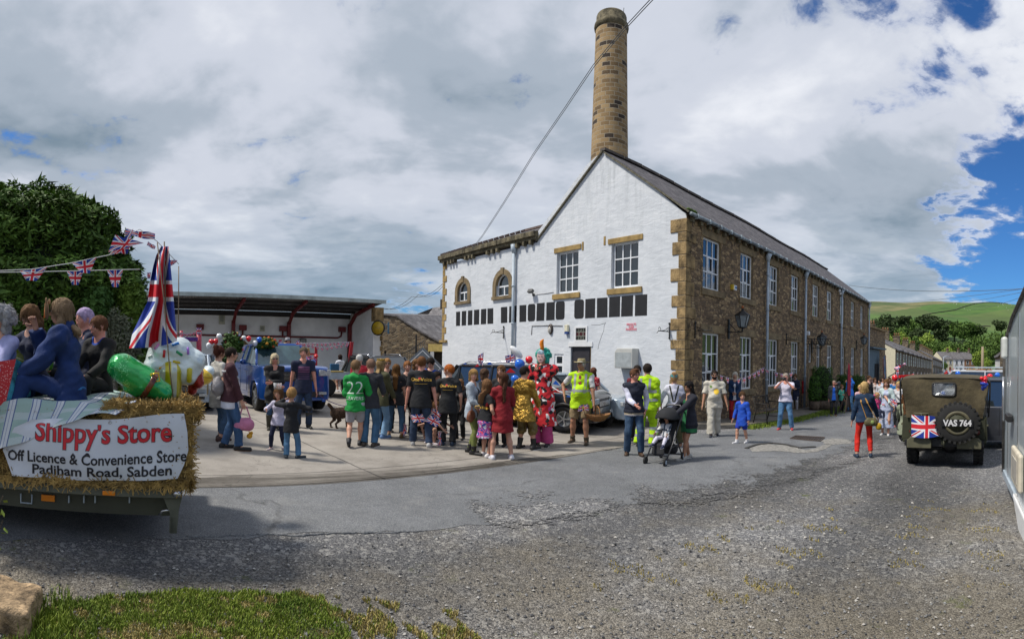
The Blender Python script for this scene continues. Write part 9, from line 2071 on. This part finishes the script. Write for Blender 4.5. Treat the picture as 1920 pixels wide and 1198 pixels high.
J=P_(1188,853,693,176,'man in a navy quilted gilet and white shirt with brown boots',dict(hair=(.11,.05,.025),hairstyle='quiff',glasses='clear',skin='pink',top=[('shirt',(.62,.63,.76),None,dict(e=.012,hem=-.15)),('vest',(.008,.012,.028),None,dict(e=.034,hem=-.05,fold=.006))],bottom=[dn((.02,.05,.10))],boot=.3,shoes=(.07,.038,.02),sole=(.03,.02,.015),handL=(-.13,.0,.52),handR=(.0,.20,.60),hyaw=-35,fat=1.05,footL=(-.08,.03,0),footR=(.08,0,0)),'two men by the grey cupboard')
for k in range(5):band(J,'waistcoat',J['torso']*(.08+.15*k),J['torso']*(.095+.15*k),'quilting_seam',m=mat('seam',(.004,.005,.012),.8,var=0))
band(J,'shirt',-J['torso']*.13,-J['torso']*.06,'belt',m=mat('tan_belt',(.35,.30,.22),.6))
J=P_(1211,839,683,15,'man in full yellow hi-vis jacket and trousers behind the man in the gilet',dict(hair=HD,top=[('jacket',(.44,.72,.005),cloth((.44,.72,.005),'hivis'),dict(e=.03,hem=-.2,fold=.007))],bottom=[('wide',(.44,.72,.005),cloth((.44,.72,.005),'hivis'))],shoes=(.02,.018,.016),handL=(-.13,.10,.5),handR=(.14,.02,.46),hyaw=-30,fat=1.1,footL=(-.09,0,0),footR=(.09,.03,0)),'two men by the grey cupboard')
band(J,'jacket',J['torso']*.12,J['torso']*.22);band(J,'jacket',J['torso']*.42,J['torso']*.52);vband(J,'jacket',.07,-1,z0=.5);vband(J,'jacket',-.13,-1,z0=.5)
for i in(0,1):
 for f in(.25,.62):v=J['kn'][i]+(J['an'][i]-J['kn'][i])*f;band(J,'trousers',0,.06,vert=v)
P_(1193,826,686,176,'person with dark hair hidden behind the man in the gilet',dict(hair=HD,hairstyle='short',top=[('jacket',(.12,.01,.02))],bottom=[('trousers',BK)],res=.018,skin='pale'),'two men by the grey cupboard')
J=P_(1291,862,716,232,'long dark haired woman in a black coat pushing the pushchair',dict(fem=1,hairstyle='long',hair=(.010,.008,.008),skin='tan',top=[('dress',(.01,.12,.04),None,dict(skirt=.16,e=.008,vneck=.06)),('jacket',(.012,.013,.024),None,dict(e=.022,hem=-.2,skirt=.17,flare=.12,open=.05))],bottom=[],shoes=(.42,.41,.38),sole=(.62,.62,.62),handL=(-.05,.25,.60),handR=(.12,.24,.60),footL=(-.02,.10,0),footR=(.09,-.07,0),hpitch=14),None)
sp=gnd(1246,866);t=empty('pushchair',sp,-R(facing(1246,205)),'black pushchair with a round hood carrying a toddler','pushchair')
m_al=mat('dark_tube',(.05,.05,.055),.35,metal=.5);m_fab=mat('charcoal_fabric',(.012,.013,.016),.85,var=.2,bump=.3)
mb=MB()
for s in(-1,1):mb.tube([(s*.20,.36,.10),(s*.21,.05,.42),(s*.22,-.28,.88),(s*.20,-.36,.98)],.014,8);mb.tube([(s*.21,-.34,.10),(s*.21,-.05,.45)],.013,8);mb.tube([(s*.21,.18,.30),(s*.21,-.30,.34)],.011,8)
mb.tube([(-.20,-.36,.98),(-.12,-.42,1.04),(.12,-.42,1.04),(.20,-.36,.98)],.018,8);mb.tube([(-.21,.30,.17),(.21,.30,.17)],.012,6);mb.tube([(-.21,-.34,.10),(.21,-.34,.10)],.012,6);mb.build('frame',m_al,t)
for x,y in((-.20,.40),(.20,.40),(-.23,-.34),(.23,-.34)):o=wheel(t,(x,y,.075),.075,.035,m_pipe,side=1 if x>0 else-1)
def seat_f(B):B.cap((-.13,.08,.36),(.13,.08,.36),.07,.07,.04,(0,1,0),.8);B.cap((0,.06,.36),(0,-.22,.74),.17,.17,.05,(1,0,0),.28);B.cap((0,.06,.36),(0,.24,.34),.16,.15,.04,(1,0,0),.25);B.cap((0,.24,.34),(0,.30,.20),.14,.13,.03,(1,0,0),.2);B.cap((-.12,-.1,.24),(.12,-.1,.24),.10,.10,.03)
sdf_obj('seat',m_fab,t,(-.35,-.45,.05),(.35,.45,.95),.014,seat_f)
B=Fld((-.32,-.5,.5),(.32,.35,1.15),.013);B.ell((0,-.12,.78),(.235,.30,.24),0);B.ell((0,-.07,.70),(.215,.29,.23),.005,sub=True);X,Y,Z=np.meshgrid(*B.ax,indexing='ij',sparse=True);B.f=np.maximum(B.f,(.80-Z-.35*(Y+.1)*-1*0-(.0)+0*X-(Y<-.2)*.25).astype(np.float32));V,Q=B.mesh();np_object('hood',V,Q,m_fab,t)
person('toddler in white tights and a checked coat sitting in the pushchair',None,.88,facing(1246,205),dict(child=1,fem=1,hairstyle='bob',hair=HD,skin='tan',hpitch=10,pelvis=(0,0,0),lean=(0,-.35,1),footL=(-.13,.38,-.16),footR=(.10,.40,-.14),kneeL=(-.3,.3,1),kneeR=(.3,.3,1),handL=(-.14,.2,.08),handR=(.14,.2,.10),top=[('jacket',(.5,.5,.5),cloth((.5,.5,.5),'plaid'),dict(e=.012))],bottom=[('slim',(.62,.60,.70))],shoes=(.02,.03,.08),res=.010),loc3=t.matrix_basis@Vector((0,0,0))+Vector((0,0,.46)))
J=P_(1262,838,700,358,'woman with a teal headscarf, white shirt and olive braces seen from behind',dict(fem=1,hairstyle='bun',hair=(.38,.22,.10),hat=('scarf',(.01,.28,.33)),top=[('shirt',(.62,.62,.74),None,dict(e=.014,sleeve=1.5,hem=.0))],bottom=[('wide',(.07,.065,.025))],shoes=(.30,.16,.10),handL=(-.17,.10,.56),handR=(.10,.14,.60),footR=(.10,.02,0)),None)
mb=MB();gm=[c for c in J['t'].children if c.name.startswith('shirt')][0]
for s in(-1,1):
 for dx in(-.016,.016):
  row=[]
  for i in range(11):
   k=i/10;q=Vector(J['pel'])+Vector((s*(.015+.085*k)+dx,0,J['torso']*(.28+.66*k)));ok,hit,_,_=gm.ray_cast(q+Vector((0,-.5,0)),Vector((0,1,0)));row.append((hit if ok else q)+Vector((0,-.006,0)))
  if dx<0:r0=row
  else:mb.mesh(r0+row,[(i,i+1,12+i,11+i)for i in range(10)])
mb.build('braces',cloth((.03,.03,.015)),J['t'])
SW='people in front of the street wall'
J=P_(1338,818,695,176,'bearded man in cream cricket whites and sunglasses',dict(hair=HD,hairstyle='crop',beard=1,glasses='sun',fat=1.25,belly=1.1,top=[('tee',(.52,.49,.42),None,dict(e=.020,sleeve=.9,hem=-.25,fold=.006))],bottom=[('wide',(.52,.49,.42))],shoes=(.02,.025,.04),handL=(-.20,.05,.46),handR=(.19,.10,.44),footL=(-.05,-.10,0),footR=(.05,.10,0),skin='tan'),SW)
decal_disc(J,'t_shirt',.072,mat('yellow_print',(.72,.47,.03),.6,var=0),J['torso']*.50,-.045);decal_disc(J,'t_shirt',.035,mat('green_badge',(.10,.20,.03),.6,var=0),J['torso']*.72,.10)
J=P_(1377,793,698,182,'white haired woman in a navy cardigan, white scarf and red trousers',dict(fem=1,hairstyle='bob',hair=(.62,.56,.46),smile=1,top=[('tee',WH,None,dict(e=.006)),('jacket',(.008,.035,.10),None,dict(e=.018,hem=-.2,open=.04))],bottom=[('trousers',(.36,.012,.02))],shoes=(.35,.02,.02),handL=(-.02,.16,.59),handR=(.03,.16,.60)),SW)
P_(1391,831,735,212,'boy in a bright blue jacket and blue shorts walking past',dict(child=.6,hairstyle='short',hair=(.07,.035,.015),hyaw=-40,top=[('jacket',(.008,.07,.46),None,dict(e=.028,hem=-.45,fold=.006))],bottom=[('shorts',(.01,.035,.36))],shoes=(.62,.62,.64),boot=.18,handL=(-.17,.04,.46),handR=(.17,.06,.47),footL=(-.06,-.09,0),footR=(.06,.10,0)),SW)
J=P_(1472,806,700,186,'man in a white polo shirt and jeans pointing a camera',dict(hair=(.30,.26,.22),hairstyle='crop',skin='pink',fat=1.2,top=[('tee',(.58,.56,.68),None,dict(e=.016,sleeve=.8,hem=-.05))],bottom=[dn((.06,.15,.28))],shoes=(.48,.04,.05),handL=(-.04,.17,.86),handR=(.06,.20,.85),elbL=(-1,.1,-1),elbR=(1,.1,-1),footL=(-.12,.0,0),footR=(.10,.02,0),hyaw=-10),SW)
a=world_pt(J,(.02,.34,J['H']*.91));t=empty('camera_body',a,J['t'].rotation_euler.z,'black camera with a long lens held by the man in the white polo shirt','camera');MB().box((0,0,0),(.14,.07,.10)).build('body',m_black,t,bevel=.012);MB().cyl((0,.03,0),(0,.20,-.01),.04,.045).build('lens',m_black,t)
P_(1490,772,702,190,'woman in a navy dress with white stockings beside the photographer',dict(fem=1,hairstyle='bun',hair=HA,glasses='clear',top=[('jacket',NV),('dress',NV,None,dict(skirt=.2,sleeve=0,e=.03))],bottom=[('slim',(.5,.48,.5))],shoes=BK,handL=(-.06,.15,.62),handR=(.08,.15,.6),res=.016),SW)
P_(1498,769,703,205,'white haired person in a red and white jacket',dict(hair=(.6,.6,.6),top=[('jacket',(.42,.015,.02))],bottom=[('trousers',(.03,.02,.04))],shoes=(.4,.38,.36),res=.016),SW)
P_(1514,767,700,196,'tall man in a black jacket, black trousers and white trainers',dict(hair=HG,hairstyle='crop',skin='pink',top=[('shirt',(.01,.02,.06)),('jacket',BK,None,dict(e=.03,open=.04))],bottom=[('trousers',BK)],shoes=(.60,.62,.68),res=.016,footL=(-.09,0,0),footR=(.09,0,0),hyaw=30),SW)
PD(1547,702,26.5,1.72,160,'man in a dark hat and maroon jacket behind the round bush',dict(hair=HD,hat=('cap',BK),top=[('jacket',(.08,.01,.02))],bottom=[('trousers',BK)],res=.02),SW)
P_(1563,780,714,180,'bald man in a dark grey coat and blue shirt holding a phone to his ear',dict(hairstyle='crop',hair=(.35,.25,.2),skin='pink',fat=1.15,top=[('shirt',(.005,.09,.46),None,dict(e=.02)),('jacket',(.035,.04,.045),None,dict(e=.036,open=.062,hem=-.3))],bottom=[('trousers',BK)],shoes=(.12,.05,.02),handL=(-.08,.05,.92),handR=(.14,.02,.48),res=.016),SW)
PD(1578,714,25.5,1.32,130,'child in a mint green top beside the red sail banner',dict(child=.5,hair=HA,top=[('shirt',(.10,.48,.34))],bottom=[('trousers',BK)],handR=(.18,.2,.65),res=.02),SW)
PD(1595,702,26.0,1.75,215,'person in a bright blue hooded top and jeans by the red sail banner',dict(hair=HA,top=[('jacket',(.01,.12,.50))],bottom=[dn((.06,.16,.3))],handL=(.0,.15,.88),res=.02),SW)
J=P_(1620,858,717,352,'woman in a navy jacket and bright red trousers with an olive shoulder bag',dict(fem=1,hairstyle='bob',hair=(.46,.31,.13),top=[('jacket',(.008,.03,.075),None,dict(e=.018,hem=-.12))],bottom=[('crop',(.62,.018,.008))],shoes=(.012,.03,.06),sole=(.6,.6,.6),handL=(-.16,.06,.47),handR=(.20,.14,.52),hyaw=35,footL=(-.10,-.03,0),footR=(.09,.0,0)),'people beside the jeep')
b=bag(J,(.12,-.17,.80),(.17,.06,.13),(.10,.085,.035),'olive canvas satchel with a yellow tag on the back of the woman in red trousers',None,'satchel')
mb=MB();[mb.bar(p,q,.03,.012)for p,q in(((-.1,0,.08),(-.22,.05,.42)),((-.22,.05,.42),(-.20,.18,.58)),((.1,0,.08),(-.08,-.0,.40)),((-.08,0,.40),(-.15,.16,.60)))];mb.build('strap',mat('orange_strap',(.42,.22,.05),.7),b);mb=MB();mb.ball((.02,-.07,.0),(.04,.01,.04));mb.build('badge',mat('green_button',(.25,.33,.10),.5),b);mb=MB();mb.ball((.17,.0,-.10),(.07,.04,.08));mb.build('yellow_pouch',mat('ochre_pouch',(.5,.30,.01),.7),b)
J=P_(1661,816,712,188,'woman with long brown hair in a pale lilac dress carrying a child',dict(fem=1,hairstyle='long',hair=(.13,.065,.025),smile=1,top=[('strap',(.42,.47,.62),None,dict(skirt=.38,flare=.145,e=.018)),('jacket',(.45,.55,.55),None,dict(e=.02,hem=0,open=.07))],bottom=[],shoes=(.6,.6,.6),handR=(-.12,.18,.55),handL=(-.16,.12,.52),footL=(-.05,.06,0)),'people beside the jeep')
a=world_pt(J,(.27,.12,.80));person('small child in a pink coat and dark leggings carried on an arm',None,.95,facing(1645,130),dict(child=1,fem=1,hairstyle='short',hair=(.45,.27,.10),pelvis=(0,0,0),footL=(-.12,.22,-.33),footR=(.12,.26,-.30),top=[('jacket',(.70,.06,.22),None,dict(e=.018))],bottom=[('trousers',NV)],shoes=(.25,.25,.28),handL=(-.1,.2,.15),res=.012),'people beside the jeep',loc3=a)
J=P_(1684,801,716,188,'person in black trousers with a white bag just left of the jeep',dict(fem=1,hairstyle='long',hair=HBL,top=[('shirt',(.5,.5,.52),None,dict(hem=.1))],bottom=[('trousers',BK)],shoes=(.4,.1,.12),handR=(-.1,.18,.62),handL=(-.12,.16,.6)),'people beside the jeep')
px_flag('union flag held out between the lilac dress and the jeep',[(1673,757),(1682,764),(1682,750),(1668,747)],13.5,'small hand flags',amp=.03)
q_=at(1698,800,11.2);person('girl with very long brown hair riding in the left side of the jeep',None,1.55,facing(1695,0),dict(pelvis=(0,0,.33),footL=(-.05,.3,.12),footR=(.05,.3,.12),handL=(-.1,.25,.42),handR=(.1,.25,.42),fem=1,hairstyle='vlong',hair=(.13,.06,.025),child=.2,top=[('shirt',(.25,.28,.2))],bottom=[('trousers',BK)],shoes=BK,res=.016),'people beside the jeep',loc3=(q_.x,q_.y,gz(q_.x,q_.y)+.18))
J=P_(1612,792,722,180,'small fair haired child half hidden behind the woman in the navy jacket',dict(child=.5,hair=HBL,top=[('tee',(.6,.4,.45))],bottom=[('shorts',NV)],res=.02),'people beside the jeep')
rc=random.Random(31);cc_=[(.5,.02,.03),(.55,.56,.62),(.02,.05,.2),(.012,.012,.015),(.35,.42,.55),(.60,.5,.45),(.02,.15,.4),(.15,.05,.06)];cn=['red','pale grey','navy','black','light blue','cream','mid blue','maroon']
far=[(1629,709,24,1.8,3),(1640,711,27,1.7,5),(1650,712,26,1.65,1),(1656,709,31,1.75,4),(1666,708,30,1.7,0),(1672,710,28,1.68,1),(1677,712,26,1.7,6),(1668,705,40,1.75,7),(1634,706,36,1.7,2)]
for k,(px,top,D,H,c)in enumerate(far):
 PD(px,top,D,H,180+rc.uniform(-50,50),'distant person in a %s top, %s from the left beyond the lilac dress'%(cn[c],ORDS[sorted(q[0]for q in far).index(px)]),dict(fem=k%2,hairstyle=('short','bob')[k%2],hair=rc.choice([HB,HD,HBL,HA]),top=[('shirt',cc_[c])],bottom=[('trousers',rc.choice([BK,NV,JN]))],res=.028,detail=0),'distant people down the street')
pr=[]
for k in range(3):
 J=person('x',(0,0,0),1.7,0,dict(fem=k==1,hairstyle=('short','bob','short')[k],hair=(HB,HBL,HD)[k],top=[('shirt',cc_[(0,4,6)[k]])],bottom=[('trousers',NV)],res=.04,detail=0));pr.append(J['t'])
TPX=(1775,1780,1784,1789,1793,1798,1772,1786,1791,1803,1778,1796,1782,1770,1800,1787)
for k in range(16):
 px=TPX[k];D=120+rc.uniform(-15,40);p=at(px,700,D);o=pr[k]if k<3 else copy_tree(pr[k%3])
 o.location=(p.x,p.y,gz(p.x,p.y));o.rotation_euler=(0,0,rc.uniform(0,6));tag(o,'tiny figure in a %s top, %s from the left where the street ends'%(('red','light blue','mid blue')[k%3],ORDS[sorted(TPX).index(px)]),'person','tiny figures at the far end of the street')
HT='people sitting on the straw bales'
def rider(px,py,D,H,rel,label,o):p=at(px,py,D);o=dict(o);o.setdefault('pelvis',(0,0,0));o.setdefault('footL',(-.07,.27,-.22));o.setdefault('footR',(.07,.26,-.22));o.setdefault('handL',(-.10,.22,.07));o.setdefault('handR',(.10,.22,.07));return person(label,None,H,facing(px,rel),o,HT,loc3=(p.x,p.y,p.z))
SUIT=(.006,.028,.125)
J=rider(132,732,4.7,1.68,282,'person in a navy suit holding a card mask to the face',dict(hairstyle='shag',hair=(.25,.17,.10),skin='fair',res=.0105,lean=(0,.12,1),top=[('shirt',(.03,.16,.42),None,dict(e=.006,hem=0)),('jacket',SUIT,None,dict(e=.030,hem=-.28,fold=.009,thick=1.15,neck=.046))],bottom=[('trousers',SUIT)],shoes=BK,footL=(-.09,.30,-.20),footR=(.06,.30,-.22),kneeL=(-.2,1,.5),kneeR=(.1,1,.5),handL=(-.10,.26,.08),handR=(.02,.20,.33),elbL=(-.6,-.5,-.6),elbR=(.6,-.2,-1),grip=(.2,.9),fat=.98))
hw=J['hw'];mb=MB();mb.ball((-.02,.60,.10),(.33,.04,.42),16,8);[mb.ball((s*.26,.56,.46),(.13,.04,.13),10,6)for s in(-1,1)];mb.v=[tuple(hw(np.array(v)))for v in mb.v];t=empty('card_mask',J['t'].location,J['t'].rotation_euler.z,'tan animal face card mask with rounded ears held up by the person in navy','mask');mb.build('card',mat('tan_card',(.32,.20,.10),.8,var=.3),t)
mb=MB();mb.tube([tuple(hw(np.array((-.30,.62,-.25)))),tuple(hw(np.array((-.05,.64,.35))))],.008,6);mb.build('orange_edge',mat('orange_card',(.6,.16,.03),.7),t)
mb=MB();mb.tube([(.0,.0,0),(-.05,0,-.17)],[.05,.05],4);mb.build('white_shirt_tail',cloth((.5,.52,.6)),J['t'])
rider(68,722,5.25,1.62,232,'girl with long brown hair looking down beside the navy suit',dict(fem=1,hairstyle='vlong',hair=(.15,.08,.035),skin='pale',hpitch=32,hyaw=12,lean=(0,.1,1),res=.012,top=[('shirt',NV)],bottom=[('trousers',BK)],handR=(.05,.2,.3)))
rider(3,742,4.9,1.66,232,'person with a curly grey wig and lilac blouse at the very left edge',dict(fem=1,hairstyle='wig',hair=(.34,.34,.35),res=.012,top=[('shirt',(.36,.37,.62))],bottom=[('trousers',NV)]))
rider(160,716,5.7,1.62,250,'person with short lilac dyed hair behind the navy suit',dict(fem=1,hairstyle='short',hair=(.42,.33,.52),skin='pink',res=.013,top=[('shirt',NV)],bottom=[('trousers',BK)],hyaw=-10))
rider(186,722,5.2,1.36,222,'boy with short brown hair in a black blazer and blue collar seen from behind',dict(child=.3,hairstyle='crop',hair=(.13,.06,.03),res=.011,skin='pink',top=[('shirt',(.01,.06,.35),None,dict(e=.012,neck=.034)),('jacket',(.008,.008,.009),None,dict(e=.02,neck=.046))],bottom=[('trousers',BK)],hyaw=20,hpitch=8))
